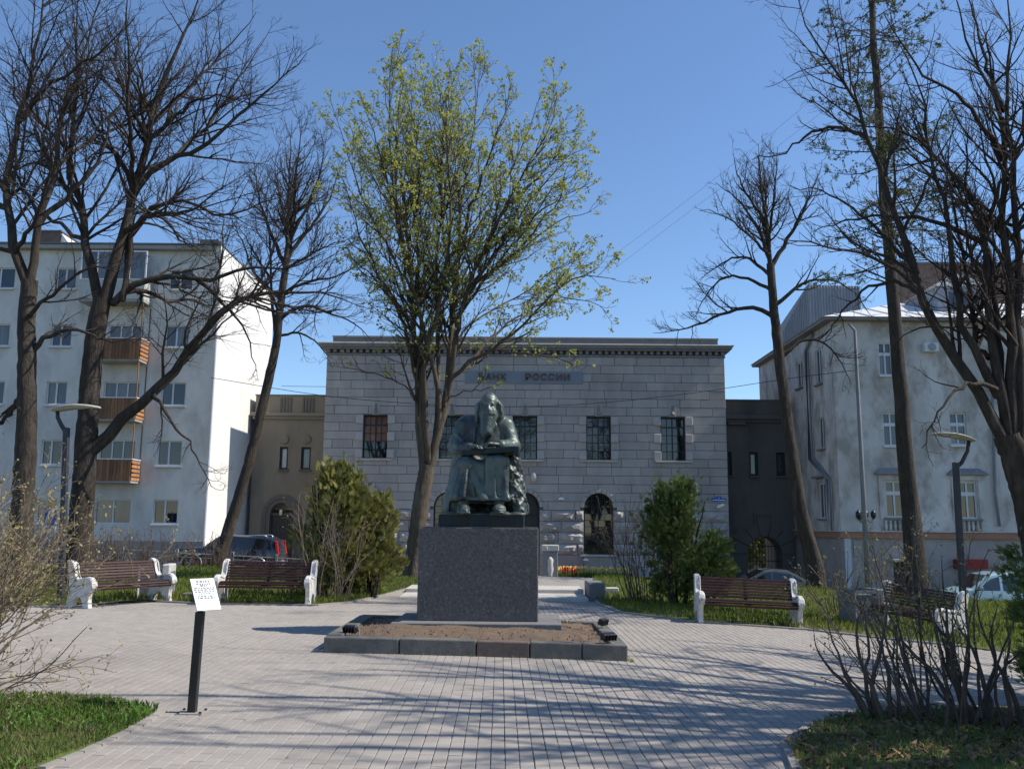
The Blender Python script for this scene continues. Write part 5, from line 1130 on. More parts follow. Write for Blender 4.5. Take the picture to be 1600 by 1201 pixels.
# ------------------------------------------------------------------ signed distance sculpting
import openvdb
class SDF:
    def __init__(s, lo, hi, h):
        s.lo = np.array(lo, float); s.h = h; s.n = (np.ceil((np.array(hi)-s.lo)/h)).astype(int)+1
        s.ax = [s.lo[k]+np.arange(s.n[k])*h for k in range(3)]; s.d = np.full(s.n, .2, np.float32)
    def sl(s, lo, hi):
        r = []
        for k in range(3):
            a = max(0, int((lo[k]-s.lo[k])/s.h)); b = min(s.n[k], int((hi[k]-s.lo[k])/s.h)+2); r.append(slice(a, max(a, b)))
        r = tuple(r); X, Y, Z = np.meshgrid(s.ax[0][r[0]], s.ax[1][r[1]], s.ax[2][r[2]], indexing='ij'); return r, X, Y, Z
    def comb(s, r, d, k, mode):
        a = s.d[r]
        if mode == 'sub': d = -d; a = -a
        if k > 0:
            h = np.clip(.5+.5*(a-d)/k, 0, 1); v = a*(1-h)+d*h-k*h*(1-h)
            if mode == 'sub': h = np.clip(.5+.5*(a+(-d)*-1*-1-d-a)/k, 0, 1)
        else: v = np.minimum(a, d)
        if mode == 'sub':
            a0 = s.d[r]; e = -d
            v0 = np.maximum(a0, -e) if k <= 0 else None
            h = np.clip(.5-.5*(a0+e)/max(k, 1e-6), 0, 1); v = a0*(1-h)+(-e)*h+k*h*(1-h)
        s.d[r] = v
    def cap(s, p, q, r0, r1, k=.03, mode='add', sq=(1, 1, 1)):
        p = np.array(p, float); q = np.array(q, float); m = max(r0, r1)*max(1/min(sq), 1)+k+.03
        r, X, Y, Z = s.sl(np.minimum(p, q)-m, np.maximum(p, q)+m); v = q-p; l2 = float(v@v)+1e-9; sx, sy, sz = sq
        t = np.clip(((X-p[0])*v[0]+(Y-p[1])*v[1]+(Z-p[2])*v[2])/l2, 0, 1)
        d = np.sqrt(((X-p[0]-t*v[0])*sx)**2+((Y-p[1]-t*v[1])*sy)**2+((Z-p[2]-t*v[2])*sz)**2)-(r0+(r1-r0)*t); s.comb(r, d.astype(np.float32), k, mode); return s
    def ell(s, c, rad, k=.03, mode='add', yaw=0.0):
        c = np.array(c, float); rad = np.array(rad, float); m = rad.max()+k+.03; r, X, Y, Z = s.sl(c-m, c+m); x, y, z = X-c[0], Y-c[1], Z-c[2]
        if yaw: x, y = x*math.cos(yaw)+y*math.sin(yaw), -x*math.sin(yaw)+y*math.cos(yaw)
        q = np.sqrt((x/rad[0])**2+(y/rad[1])**2+(z/rad[2])**2); g = np.sqrt((x/rad[0]**2)**2+(y/rad[1]**2)**2+(z/rad[2]**2)**2)+1e-6
        s.comb(r, (q*(q-1)/g).astype(np.float32), k, mode); return s
    def box(s, c, hx, k=.02, rnd=.02, mode='add', yaw=0.0):
        c = np.array(c, float); m = max(hx)*1.5+k+.05; r, X, Y, Z = s.sl(c-m, c+m); x, y, z = X-c[0], Y-c[1], Z-c[2]
        if yaw: x, y = x*math.cos(yaw)+y*math.sin(yaw), -x*math.sin(yaw)+y*math.cos(yaw)
        qx, qy, qz = abs(x)-hx[0]+rnd, abs(y)-hx[1]+rnd, abs(z)-hx[2]+rnd
        d = np.sqrt(np.maximum(qx, 0)**2+np.maximum(qy, 0)**2+np.maximum(qz, 0)**2)+np.minimum(np.maximum(np.maximum(qx, qy), qz), 0)-rnd; s.comb(r, d.astype(np.float32), k, mode); return s
    def mesh(s, name, m, parent):
        g = openvdb.FloatGrid(background=.2); g.copyFromArray(np.ascontiguousarray(s.d)); P, Q = g.convertToQuads(isovalue=0.0)
        P = np.asarray(P)*s.h+s.lo; Q = np.asarray(Q)[:, ::-1]
        return np_mesh(name, P, Q, m, parent)

# ------------------------------------------------------------------ monument
KX0, KX1, KY0, KY1 = xk0, xk1, yk0, yk0+2.9; MYAW = math.radians(-1.6)
SC = Vector((-0.45, yk0+2.25)); YF = 12.25
# kerb ring of granite blocks round a bed of soil
ring = thing('kerb_surround', 'low rectangle of granite kerb blocks framing bare soil under the monument', 'kerb', (-.46, KY0, 0))
rk = random.Random(3)
def kblock(x0, x1, y0, y1, m=None, top=.19):
    zt = lambda x, y: H(x, y)+top+rk.uniform(-.006, .006); dz = rk.uniform(-.01, .008)
    A = [(x0,y0),(x1,y0),(x1,y1),(x0,y1)]; mb = MB(); mb.prism([Vector((x, y, H(x, y)-.06)) for x, y in A], [Vector((x, y, H(x, y)+top+dz)) for x, y in A]); return mb.build('kerb_block', M[m or 'kerbs'], ring, bevel=.014, seg=2)
fx = [KX0+(KX1-KX0)*t for t in (0, .249, .502, .678, .849, 1)]
for i in range(5): kblock(fx[i]+.006, fx[i+1]-.006, KY0, KY0+.2, 'kerbr' if i == 2 else 'kerbs')
for i in range(5): kblock(fx[i]+.006, fx[i+1]-.006, KY1-.2, KY1)
ys = np.linspace(KY0+.206, KY1-.206, 4)
for i in range(3):
    for a, b in ((KX0, KX0+.2), (KX1-.2, KX1)): kblock(a, b, ys[i]+.005, ys[i+1]-.005)
n = 60; XX, YY = np.meshgrid(np.linspace(KX0+.17, KX1-.17, n), np.linspace(KY0+.17, KY1-.17, n)); r = np.random.default_rng(2)
d2 = np.minimum(np.minimum(XX-KX0-.2, KX1-.2-XX), np.minimum(YY-KY0-.2, KY1-.2-YY)); ZZ = Hn(XX, YY)+.135+.07*np.clip(d2/.5, 0, 1)+r.normal(0, .006, XX.shape)+.012*np.sin(XX*7+YY*3)*np.sin(YY*9)
i = np.arange(n-1)[None, :]+np.arange(n-1)[:, None]*n; o = np_mesh('soil', np.stack([XX, YY, ZZ], -1), np.stack([i, i+1, i+n+1, i+n], -1).reshape(-1, 4), M['soil'], ring)
# stones and clods on the soil
x = r.uniform(KX0+.22, KX1-.22, 900); y = r.uniform(KY0+.22, KY1-.22, 900); V = []; F = []
for k in range(900):
    s = r.uniform(.006, .022); z = float(H(x[k], y[k])+.15+.05*min(1, max(0, min(x[k]-KX0-.2, KX1-.2-x[k], y[k]-KY0-.2)/.5))); o_ = len(V)
    V += [(x[k]-s, y[k], z), (x[k], y[k]-s, z), (x[k]+s, y[k], z), (x[k], y[k]+s, z), (x[k]+r.normal(0, s*.3), y[k], z+s*r.uniform(.6, 1.2)), (x[k], y[k], z-s)]
    F += [(o_, o_+1, o_+4), (o_+1, o_+2, o_+4), (o_+2, o_+3, o_+4), (o_+3, o_, o_+4)]
o = np_mesh('clods', V, F, M['soil'], ring, smooth=False); o['kind'] = 'stuff'
# granite pedestal
ped = thing('pedestal', 'dark speckled granite block pedestal on a wider slab, carrying the statue', 'pedestal', (SC.x, SC.y, 0), MYAW)
m = MB(); m.box(-1.19, 1.19, -.86, .6, -.1, .255); m.build('slab', M['granitel'], ped, bevel=.012, seg=2, local=True)
m = MB(); m.box(-.862, .862, -.57, .57, .2585, 1.565); m.build('block', M['granite'], ped, bevel=.014, seg=2, local=True)
m = MB(); m.box(-.855, .855, -.563, .563, 1.568, 1.573); m.build('top_edge', M['granitel'], ped, local=True)
# bronze statue
st = thing('bronze_statue', 'seated bronze statue of a long bearded old man playing a kantele on his lap', 'statue', (SC.x+.03, SC.y+.02, 1.576), MYAW)
m = MB(); m.box(-.62, .62, -.5, .5, 0, .175); m.build('plinth', M['bronzedk'], st, bevel=.006, local=True)
Zs = .18; s = SDF((-.78, -.78, -.02), (.66, .66, 1.86), .0108)
A_ = lambda x, y, z: (x, y, z)
# robe: hips, torso, lap
s.ell((-.02, .12, .80), (.42, .34, .34), .02)
s.ell((0, .06, 1.06), (.375, .25, .40), .06)
s.cap((-.28, .02, 1.31), (.30, .02, 1.31), .135, .135, .10)
s.cap((0.02, .05, 1.3), (.03, .0, 1.46), .15, .12, .05)
for sg, kx, kz in ((-1, -.24, .70), (1, .265, .745)):
    s.cap((sg*.20, .1, .74), (kx, -.38, kz-.02), .20, .145, .08)
# one heavy robe falling from the knees to a nearly straight hem
s.box((.0, -.17, .46), (.36, .30, .31), .06, .10)
s.box((.225, -.36, .485), (.185, .18, .335), .05, .06)
s.cap((-.24, -.37, .60), (-.31, -.42, .26), .115, .17, .05)
s.cap((-.34, -.02, .8), (-.45, .08, .06), .17, .17, .08); s.cap((-.36, -.16, .62), (-.47, -.16, .10), .11, .15, .08)
s.cap((.25, .1, .7), (.30, .22, .1), .20, .24, .08)
s.cap((-.19, -.40, .66), (.035, -.50, .22), .05, .085, .05)
s.cap((-.145, -.60, .60), (-.155, -.68, .22), .035, .075, .02, 'sub'); s.cap((.03, -.58, .60), (.10, -.66, .20), .018, .035, .015, 'sub')
s.cap((.315, -.49, .74), (.385, -.53, .22), .045, .055, .03); s.cap((.19, -.535, .62), (.21, -.55, .22), .010, .03, .03)
s.cap((.27, -.61, .60), (.30, -.635, .24), .010, .022, .02, 'sub'); s.cap((-.23, -.50, .60), (-.27, -.585, .24), .03, .045, .02); s.cap((-.35, -.44, .56), (-.43, -.52, .24), .025, .045, .02)
s.cap((-.305, -.57, .5), (-.345, -.63, .22), .012, .03, .02, 'sub'); s.cap((-.44, -.12, .7), (-.60, -.16, .08), .03, .05, .03); s.cap((-.43, .08, .78), (-.60, .05, .08), .03, .05, .03); s.cap((-.50, -.34, .5), (-.58, -.38, .15), .015, .035, .02, 'sub')
s.cap((-.145, -.62, .60), (-.16, -.70, .22), .03, .07, .02, 'sub')
# hem lips
s.cap((-.47, -.46, .235), (-.30, -.585, .225), .032, .032, .025); s.cap((-.30, -.585, .225), (-.14, -.50, .215), .032, .03, .025); s.cap((-.13, -.50, .21), (.06, -.545, .205), .03, .03, .025); s.cap((.07, -.54, .205), (.40, -.55, .22), .03, .034, .025); s.cap((.40, -.55, .22), (.47, -.44, .26), .034, .03, .025)
# cavity under the hem
s.box((.0, -.55, .07), (.50, .30, .112), .012, .02, 'sub')
# shoes
for x_, yw in ((-.265, .12), (.275, -.12)):
    s.ell((x_, -.55, .07), (.10, .17, .075), .02, yaw=yw); s.ell((x_+.01, -.64, .045), (.098, .13, .05), .02, yaw=yw); s.box((x_, -.58, .012), (.10, .19, .014), .006, .01, yaw=yw); s.cap((x_, -.45, .12), (x_, -.42, .25), .075, .08, .03)
    s.cap((x_-.07, -.60, .098), (x_+.07, -.60, .098), .014, .014, .01)
# arms, wide sleeves
s.cap((-.335, .02, 1.28), (-.435, -.03, .98), .135, .135, .05); s.cap((-.435, -.03, .97), (-.20, -.36, .925), .128, .085, .05)
s.cap((.355, .02, 1.28), (.455, -.03, .98), .13, .125, .05); s.cap((.455, -.03, .97), (.29, -.36, .975), .12, .08, .05)
for p, q in (((-.45, -.14, 1.04), (-.26, -.20, .98)), ((-.42, -.12, 1.15), (-.30, -.22, 1.05)), ((-.51, -.1, .92), (-.33, -.33, .87)), ((.47, -.14, 1.03), (.36, -.28, 1.0)), ((.52, -.08, .93), (.36, -.33, .91))):
    s.cap(p, q, .034, .024, .010)
s.cap((-.36, -.20, 1.12), (-.24, -.22, 1.02), .018, .014, .02, 'sub'); s.cap((.27, -.25, 1.22), (.26, -.27, 1.0), .018, .022, .015, 'sub')
# cuffs
s.ell((-.205, -.365, .925), (.085, .05, .085), .015, yaw=.7); s.ell((.275, -.375, .975), (.08, .045, .08), .015, yaw=-.5)
# coat opening and lapel folds
s.cap((-.12, -.2, 1.25), (-.16, -.2, 1.0), .02, .02, .02)
# hands: palm, four bent fingers, thumb
def hand(c, dx, ang_, flip):
    c = np.array(c); f = np.array([math.cos(ang_), math.sin(ang_), 0]); sd_ = np.array([-math.sin(ang_), math.cos(ang_), 0])*flip
    s.ell(c, (.09, .066, .038), .015, yaw=ang_)
    for k, l in enumerate((.095, .108, .10, .08)):
        b = c+f*.055+sd_*(-.050+.034*k)+np.array([0, 0, .006]); m1 = b+f*l*.55+np.array([0, 0, -.004]); e = m1+f*l*.42+np.array([0, 0, -.034]); s.cap(b, m1, .019, .018, .005); s.cap(m1, e, .018, .0145, .004)
    b = c-sd_*.045+f*(-.01); m1 = b-sd_*.03+f*.035+np.array([0, 0, -.008]); s.cap(b, m1, .019, .016, .008); s.cap(m1, m1+f*.035+np.array([0, 0, -.018]), .016, .013, .004)
hand((-.125, -.43, .945), 1, math.radians(-38), -1); hand((.175, -.43, .985), 1, math.radians(202), 1)
# head, turned a little down
hc = np.array([.085, -.10, 1.555])
s.ell(hc+[0, .02, .03], (.135, .165, .185), .03); s.ell(hc+[0, .0, .095], (.125, .145, .12), .04); s.ell(hc+[0, -.06, -.07], (.105, .11, .12), .04); s.ell(hc+[0, -.095, .065], (.10, .075, .075), .04)
s.cap(hc+[-.065, -.165, .025], hc+[.065, -.165, .025], .022, .022, .025)                       # brow
s.cap(hc+[0, -.175, .02], hc+[0, -.212, -.055], .018, .028, .015); s.ell(hc+[-.02, -.195, -.06], (.016, .018, .014), .008); s.ell(hc+[.02, -.195, -.06], (.016, .018, .014), .008)
for sg in (-1, 1):
    s.ell(hc+[sg*.048, -.182, -.008], (.033, .03, .022), .012, 'sub'); s.ell(hc+[sg*.047, -.152, -.010], (.022, .019, .015), .004); s.ell(hc+[sg*.062, -.145, -.055], (.036, .034, .03), .02)
    s.cap(hc+[0, -.198, -.088], hc+[sg*.075, -.165, -.135], .020, .018, .012)              # moustache
# long hair to the shoulders
for sg in (-1, 1):
    pts = [(sg*.07, .06, .09), (sg*.145, .01, .0), (sg*.155, .01, -.12), (sg*(.13 if sg > 0 else .155), .03, -.22)]
    for a, b, r0, r1 in zip(pts, pts[1:], (.07, .075, .075), (.075, .075, .06)): s.cap(hc+a, hc+b, r0, r1, .03)
    for off_ in (-.05, -.01, .03):
        q = [(sg*.10, off_+.02, .12), (sg*.175, off_-.02, .02), (sg*.195, off_-.02, -.09)]+([(sg*.19, off_-.01, -.22)] if sg < 0 else [])
        for a, b in zip(q, q[1:]): s.cap(hc+a, hc+b, .020, .022, .012)
s.ell(hc+[0, .09, -.02], (.15, .12, .2), .04); s.cap(hc+[0, .1, 0], hc+[0, .1, -.25], .13, .12, .04)
# beard with curling locks
s.cap(hc+[0, -.12, -.13], hc+[-.03, -.175, -.38], .14, .10, .04, sq=(1, 1.3, 1)); s.cap(hc+[-.03, -.17, -.36], hc+[-.055, -.18, -.50], .08, .03, .03)
rb = np.random.default_rng(8)
for k in range(34):
    x0 = rb.uniform(-.125, .12); zt = rb.uniform(-.28, -.10); p = hc+[x0, -.20+abs(x0)*.35, zt]; l = rb.uniform(.10, .2)
    for j in range(4):
        q = p+np.array([.022*math.sin(j*2.1+k)-.012-x0*.12, -.012 if j < 2 else .006, -l/4]); s.cap(p, q, .018-.002*j, .016-.002*j, .007); p = q
for k in range(12):
    x0 = -.08+.16*k/11; p = hc+[x0, -.235+abs(x0)*.4, -.14-.01*rb.random()]; q = hc+[x0*.8-.03+rb.normal(0, .01), -.27+abs(x0)*.3, -.40]; s.cap(p, q, .010, .009, .008, 'sub')
# ear tips hidden by hair; roughen the surface slightly like clay
X, Y, Z = np.meshgrid(*s.ax, indexing='ij'); s.d += (.0035*np.sin(X*61+Z*23)*np.sin(Y*57+Z*31)*np.sin(Z*49+X*17)+.003*np.sin(X*31+1)*np.sin(Z*27+Y*13)).astype(np.float32)
s.d[:, :, s.ax[2] < 0.0] = .1
fo = s.mesh('figure', M['bronze'], st); fo.location = (0, 0, Zs); fo.scale = (.96, 1.0, 1.04)
# kantele
m = MB(); kz = .865
top_ = [(-.34, -.30), (-.31, -.42), (.52, -.60), (.55, -.27)]
m.prism([Vector((x, y, kz-.03+.05*(x+.3)/.85)) for x, y in top_], [Vector((x, y, kz+.045+.05*(x+.3)/.85)) for x, y in top_]); kan = m.build('kantele', M['bronzedk'], st, bevel=.006); kan.location = (0, 0, Zs-.015); kan.scale = (.96, 1.0, 1.04)
m = MB(); m.box(.50, .565, -.61, -.26, .83, .955); e_ = m.build('tuning_block', M['bronzedk'], kan, bevel=.004)
for k in range(5): m = MB(); m.tube([(-.30, -.34-.012*k, kz+.052), (.52, -.33-.055*k, kz+.100)], .0028, 4); m.build('string', M['silver'] if False else M['bronzedk'], kan)
# rock seat
q = SDF((-.52, -.45, -.02), (.72, .62, .92), .017)
q.cap((.46, .0, .75), (.50, .0, .1), .14, .21, .05); q.cap((.50, -.18, .45), (.55, -.25, .05), .12, .16, .05); q.cap((.2, .25, .7), (.2, .3, .1), .25, .3, .05); q.cap((-.2, .3, .6), (-.25, .32, .1), .2, .25, .05)
X, Y, Z = np.meshgrid(*q.ax, indexing='ij'); q.d += (.028*np.sin(X*23+Z*7)*np.sin(Z*19+Y*11)+.02*np.abs(np.sin(X*41+Y*13+Z*5)*np.sin(Z*33-Y*27))+.012*np.sin(Z*70+X*50)*np.sin(Y*63)).astype(np.float32); q.d[:, :, q.ax[2] < 0] = .1
ro = q.mesh('rock_seat', M['bronze'], st); ro.location = (0, 0, Zs-.005); ro.scale = (.96, 1.0, 1.04)
q = SDF((-.68, -.74, -.03), (.68, .55, .1), .017)
q.box((0, -.02, 0.0), (.6, .5, .012), .0, .01)
rb = np.random.default_rng(4)
for k in range(50):
    q.ell((rb.uniform(-.56, .58), rb.uniform(-.47, -.3) if k < 30 else rb.uniform(-.4, .45), .01), (rb.uniform(.04, .10), rb.uniform(.03, .07), rb.uniform(.015, .035)), .02)
bo = q.mesh('ground_relief', M['bronze'], st); bo.location = (0, 0, Zs-.003)

# ------------------------------------------------------------------ floodlights
def flood(label, x, y, z, rz, big=1.0):
    t = thing('floodlight', label, 'lamp', (x, y, z), rz, 'floodlights round the monument')
    m = MB(); m.box(-.13, .13, -.045, .045, .07, .19); m.build('housing', M['blackmetal'], t, bevel=.012, local=True)
    for k in range(5): m = MB(); m.box(-.12+.06*k-.006, -.12+.06*k+.006, -.075, -.046, .075, .185); m.build('cooling_fin', M['blackmetal'], t, local=True)
    m = MB(); m.box(-.115, .115, .0455, .05, .082, .178); m.build('lens', M['silver'], t, local=True)
    m = MB(); m.tube([(-.145, 0, .13), (-.145, 0, .015), (-.13, 0, .005), (.13, 0, .005), (.145, 0, .015), (.145, 0, .13)], .009, 6); m.build('bracket', M['greymetal'], t, local=True)
    t.scale = (.72, .72, .72)
    for o in t.children: o.rotation_euler = (math.radians(20), 0, 0) if o.name.split('.')[0] != 'bracket' else (0, 0, 0)
    return t
flood('black floodlight on the left front corner of the kerb', KX0+.28, KY0+.42, H(-2.2, 11.2)+.155, math.radians(-25))
flood('black floodlight on the right front corner of the kerb', KX1-.24, KY0+.16, H(1.2, 11)+.185, math.radians(25))
flood('black floodlight farther back on the right side of the kerb', KX1-.15, KY0+1.9, H(1.2, 12.6)+.185, math.radians(60))
# ------------------------------------------------------------------ benches
def make_bench(label):
    t = thing('park_bench', label, 'bench', (0, 0, 0), 0, 'park benches round the plaza'); Lb = 1.84
    prof = [(.40,.80),(.385,.87),(.33,.90),(.265,.88),(.225,.82),(.20,.72),(.165,.63),(.10,.565),(.01,.555),(-.10,.575),(-.21,.60),(-.30,.59),(-.37,.545),(-.40,.47),(-.385,.39),(-.335,.33),(-.30,.27),(-.285,.18),(-.30,.08),(-.32,0),
            (-.13,0),(-.12,.09),(-.075,.17),(.0,.215),(.085,.205),(.145,.14),(.165,.05),(.17,0),(.37,0),(.355,.12),(.33,.25),(.32,.40),(.335,.55),(.375,.70)]
    for sx in (-1, 1):
        x0 = sx*Lb/2; m = MB(); m.prism([(x0-.045, y, z) for y, z in prof], [(x0+.045, y, z) for y, z in prof]); sp = m.build('side_panel', M['benchw'], t, bevel=.012, seg=2, local=True)
        for s2 in (-1, 1):           # raised rim following the back and arm
            rim = [(y-.03 if k < 8 else y, z-.02) for k, (y, z) in enumerate(prof[2:15])]; m = MB(); m.tube([(x0+s2*.046, y, z-.012) for y, z in rim], .014, 5); m.build('rim', M['benchw'], sp, smooth=True)
    seat = [(-.345,.36,-70),(-.325,.415,-35),(-.275,.445,-8),(-.215,.452,0),(-.155,.45,2),(-.095,.447,3),(-.035,.443,4),(.025,.44,5)]
    back = [(.115,.50,75),(.14,.555,72),(.165,.61,70),(.19,.665,70),(.215,.72,70),(.24,.775,72),(.262,.83,74)]
    for y, z, a in seat+back:
        a = math.radians(a); m = MB(); ay = Vector((0, math.cos(a), math.sin(a)))*.0225; az = Vector((0, -math.sin(a), math.cos(a)))*.014; m.obox((0, y, z), (Lb/2-.046, 0, 0), ay, az); m.build('slat', M['slat'], t, bevel=.005, local=True)
    m = MB(); m.prism([(-.03, y, z) for y, z in ((-.31,.38),(-.1,.42),(.07,.41),(.14,.50),(.29,.84),(.32,.83),(.2,.5),(.16,.36),(.1,.33),(-.3,.33))], [(.03, y, z) for y, z in ((-.31,.38),(-.1,.42),(.07,.41),(.14,.50),(.29,.84),(.32,.83),(.2,.5),(.16,.36),(.1,.33),(-.3,.33))]); m.build('middle_brace', M['darkframe'], t, bevel=.006, local=True)
    return t
b0 = make_bench('dark slatted bench with white sides facing the camera, behind the white sign plate')
spots = [(417, 945, 0, 0.0, None), (1172, 977, 0, math.radians(-3), 'dark slatted bench facing the camera in front of the grey saloon and dense evergreen'),
         (186, 944, .1, math.radians(38), 'reddish slatted bench turned to the right, beside the concrete bin at the left'),
         (1432, 984, .25, math.radians(-52), 'bench seen from its white end behind the lower right shrubs')]
spots = [(407, 945, -.05, 0.0, None), (1174, 977, -.1, math.radians(-3), spots[1][4]), (180, 946, -.1, math.radians(60), spots[2][4]), (1440, 992, .0, math.radians(-68), spots[3][4])]
for i, (px, py, dy, a, lb) in enumerate(spots):
    o = b0 if i == 0 else copy_tree(b0); 
    if lb: o['label'] = lb
    x, y = at(px, py); y += .38+dy; o.location = (x, y, H(x, y)+.0); o.rotation_euler = (0, math.atan(.022+.0036*max(-6, x)), a); o.scale = (.95, .95, .93)
o = copy_tree(b0); o['label'] = 'bench cut off by the right edge, only its white end panel showing'; x, y = 5.8, 8.55; o.location = (x, y, H(x, y)); o.rotation_euler = (0, 0, math.radians(-75))
# concrete litter bins
def litter_bin(label, x, y, rz, s=1.0):
    t = thing('litter_bin', label, 'bin', (x, y, H(x, y)), rz)
    m = MB(); m.box(-.28, .28, -.26, .26, .04, .60); m.build('body', M['bin'], t, bevel=.02, local=True)
    for sx in (-1, 1): m = MB(); m.box(sx*.285-(.1 if sx > 0 else 0), sx*.285+(.1 if sx < 0 else 0)+(.05*sx), -.29, .29, 0, .70); m.build('side_panel', M['binw'], t, bevel=.02, local=True)
    m = MB(); m.box(-.27, .27, -.285, -.262, .62, .68); m.box(-.27, .27, .262, .285, .62, .68); m.build('top_rail', M['bin'], t, local=True)
    m = MB(); m.box(.336, .345, -.2, .2, .12, .55); m.build('relief_panel', M['bin'], t, local=True)
    return t
x, y = at(222, 937); litter_bin('concrete litter bin with white side panels right of the reddish bench', x+.1, y+.35, math.radians(8))
x, y = at(1345, 985); bn = litter_bin('dark concrete litter bin left of the end bench, half hidden by twigs', x+.35, y+.9, math.radians(10))
for o in bn.children: o.data = o.data.copy(); o.data.materials.clear(); o.data.materials.append(M['bin'])
x, y = at(300, 938); m = MB(); m.box(-.22, .22, -.14, .14, 0, .16); o = m.build('stone_block', M['kerbs'], bevel=.02); o.location = (x+.05, y, H(x, y)); tag(o, 'small dark stone block on the grass edge left of the sign post', 'stone')

# ------------------------------------------------------------------ information sign
g = G(300, 1113); t = thing('information_sign', 'white text plate tilted on a black square post at the plaza edge', 'sign', (g.x, g.y, g.z))
top = U(313, 955, g.y); tz = top.z-g.z; lean = (top.x-g.x)
m = MB(); w_ = .033; m.prism([(-w_,-w_,0),(w_,-w_,0),(w_,w_,0),(-w_,w_,0)], [(lean-w_,-w_,tz),(lean+w_,-w_,tz),(lean+w_,w_,tz),(lean-w_,w_,tz)]); m.build('post', M['blackmetal'], t, bevel=.004, local=True)
m = MB(); m.box(-.11, .11, -.09, .09, 0.0, .008); m.build('base_plate', M['kerbc'], t, local=True)
for sx in (-1, 1):
    for sy in (-1, 1): m = MB(); m.lathe((sx*.09, sy*.07, .008), [(.012, 0), (.012, .012), (.006, .016)], 6); m.build('bolt', M['blackmetal'], t, local=True)
a = math.radians(46); tl = math.radians(33); Wv = Vector((math.cos(a), math.sin(a), 0)); nh = Vector((math.sin(a), -math.cos(a), 0)); Dv = nh*math.sin(tl)-Vector((0, 0, 1))*math.cos(tl); Nv = Wv.cross(-Dv).normalized()
if Nv.dot(nh) < 0: Nv = -Nv
c = U(321, 928, g.y-.02)-Vector((g.x, g.y, g.z)); W2, H2 = .108, .150
m = MB(); m.obox(c, Wv*W2, Dv*H2, Nv*.004); plate = m.build('plate', M['sign'], t, bevel=.002, local=True)
m = MB(); m.obox(c-Nv*.03-Wv*.03, Wv*.055, Dv*.05, Nv*.022); m.tube([c-Nv*.035-Wv*.03, Vector((lean, 0, tz-.02))], .025, 8); m.build('bracket', M['blackmetal'], t, local=True)
# lines of small print
rp = random.Random(12)
lines = [(-.80, .55, .020), (-.64, .60, .015), (-.53, .30, .015), (-.38, .86, .012), (-.27, .88, .012), (-.15, .84, .013), (-.03, .56, .011), (.13, .66, .013), (.25, .74, .014)]
for v, wd, hgt in lines:
    m = MB(); u = -wd*.5
    while u < wd*.5:
        wl_ = rp.uniform(.04, .11)*(1.4 if hgt > .007 else 1); e = min(u+wl_, wd*.5); cc = c+Wv*(W2*2*.5*(u+e)+.0)*1.0+Dv*(H2*v)+Nv*.0045
        m.obox(cc, Wv*(W2*(e-u)*.9), Dv*(hgt*.5), Nv*.0004); u = e+rp.uniform(.02, .035)
    o = m.build('text_line', M['print'], plate); o['kind'] = 'stuff'

# ------------------------------------------------------------------ lamps with flat leaf shaped heads
def street_lamp(label, px0, py0, pxt, pyt, Y, arm, head, ptop=None):
    b = U(px0, py0, Y); tp = U(pxt, pyt, Y); z0 = H(b.x, Y); t = thing('park_lamp', label, 'street lamp', (b.x, Y, z0), group='park lamps')
    O = Vector((b.x, Y, z0)); w0 = .052; P = lambda v: Vector(v)-O; dx = tp.x-b.x
    m = MB(); m.prism([(-w0,-w0,0),(w0,-w0,0),(w0,w0,0),(-w0,w0,0)], [(dx-w0,-w0,tp.z-z0),(dx+w0,-w0,tp.z-z0),(dx+w0,w0,tp.z-z0),(dx-w0,w0,tp.z-z0)]); m.build('post', M['lampmetal'], t, bevel=.008, local=True)
    m = MB(); m.box(-.14, .14, -.14, .14, 0, .03); m.build('base_plate', M['lampmetal'], t, local=True)
    m = MB(); m.box(-.036, .036, -.056, -.052, .35, .75); m.build('service_hatch', M['lampmetal'], t, local=True)
    ap_ = [P(U(*p, Y)) for p in arm]; m = MB(); m.tube(ap_, [.045, .042, .04, .038][:len(ap_)] if len(ap_) <= 4 else .05, 8); m.build('arm', M['lampmetal'], t, smooth=True, local=True)
    # head: a thin leaf shaped tray, seen from slightly below
    a, e = P(U(*head[0], Y)), P(U(*head[1], Y)); ax = (e-a); l = ax.length; ax.normalize(); n = 9; sgn = 1
    up_, lo_ = [], []
    vs = []; sec = []
    for i in range(n):
        q = i/(n-1); cw = .26*math.sin(PI*min(1, .12+q*.86))**.6+.02; ct = a+ax*l*q+Vector((0, 0, .05*math.sin(PI*q)))
        th = .035*math.sin(PI*min(.98, .1+q*.85))+.008
        sec.append([ct+Vector((0, -cw, -.015)), ct+Vector((0, 0, -.02-th*.6)), ct+Vector((0, cw, -.015)), ct+Vector((0, cw*.7, th*.5)), ct+Vector((0, 0, th)), ct+Vector((0, -cw*.7, th*.5))])
    m = MB(); k = 6
    for s_ in sec: m.v += [tuple(v) for v in s_]
    for i in range(n-1):
        for j in range(k): m.f.append((i*k+j, i*k+(j+1) % k, (i+1)*k+(j+1) % k, (i+1)*k+j))
    m.f.append(tuple(range(k))); m.f.append(tuple((n-1)*k+j for j in range(k))); hd_ = m.build('head', M['lamphead'], t, smooth=True, local=True)
    c_ = a+ax*l*.5; m = MB(); m.obox(c_+Vector((0, 0, .02)), ax*l*.25, (0, .12, 0), (0, 0, .01)); m.build('led_panel', M['sign'], hd_)
    return t
street_lamp('black post park lamp with flat pale head, before the house at the right', 1506, 960, 1493, 722, 17.6, [(1496, 728), (1503, 722), (1512, 704), (1514, 688)], [(1520, 688), (1450, 678)])
street_lamp('black post park lamp with flat pale head, before the tree at the left', 95, 935, 104, 668, 17.6, [(101, 672), (96, 664), (90, 652), (90, 643)], [(84, 641), (156, 636)])

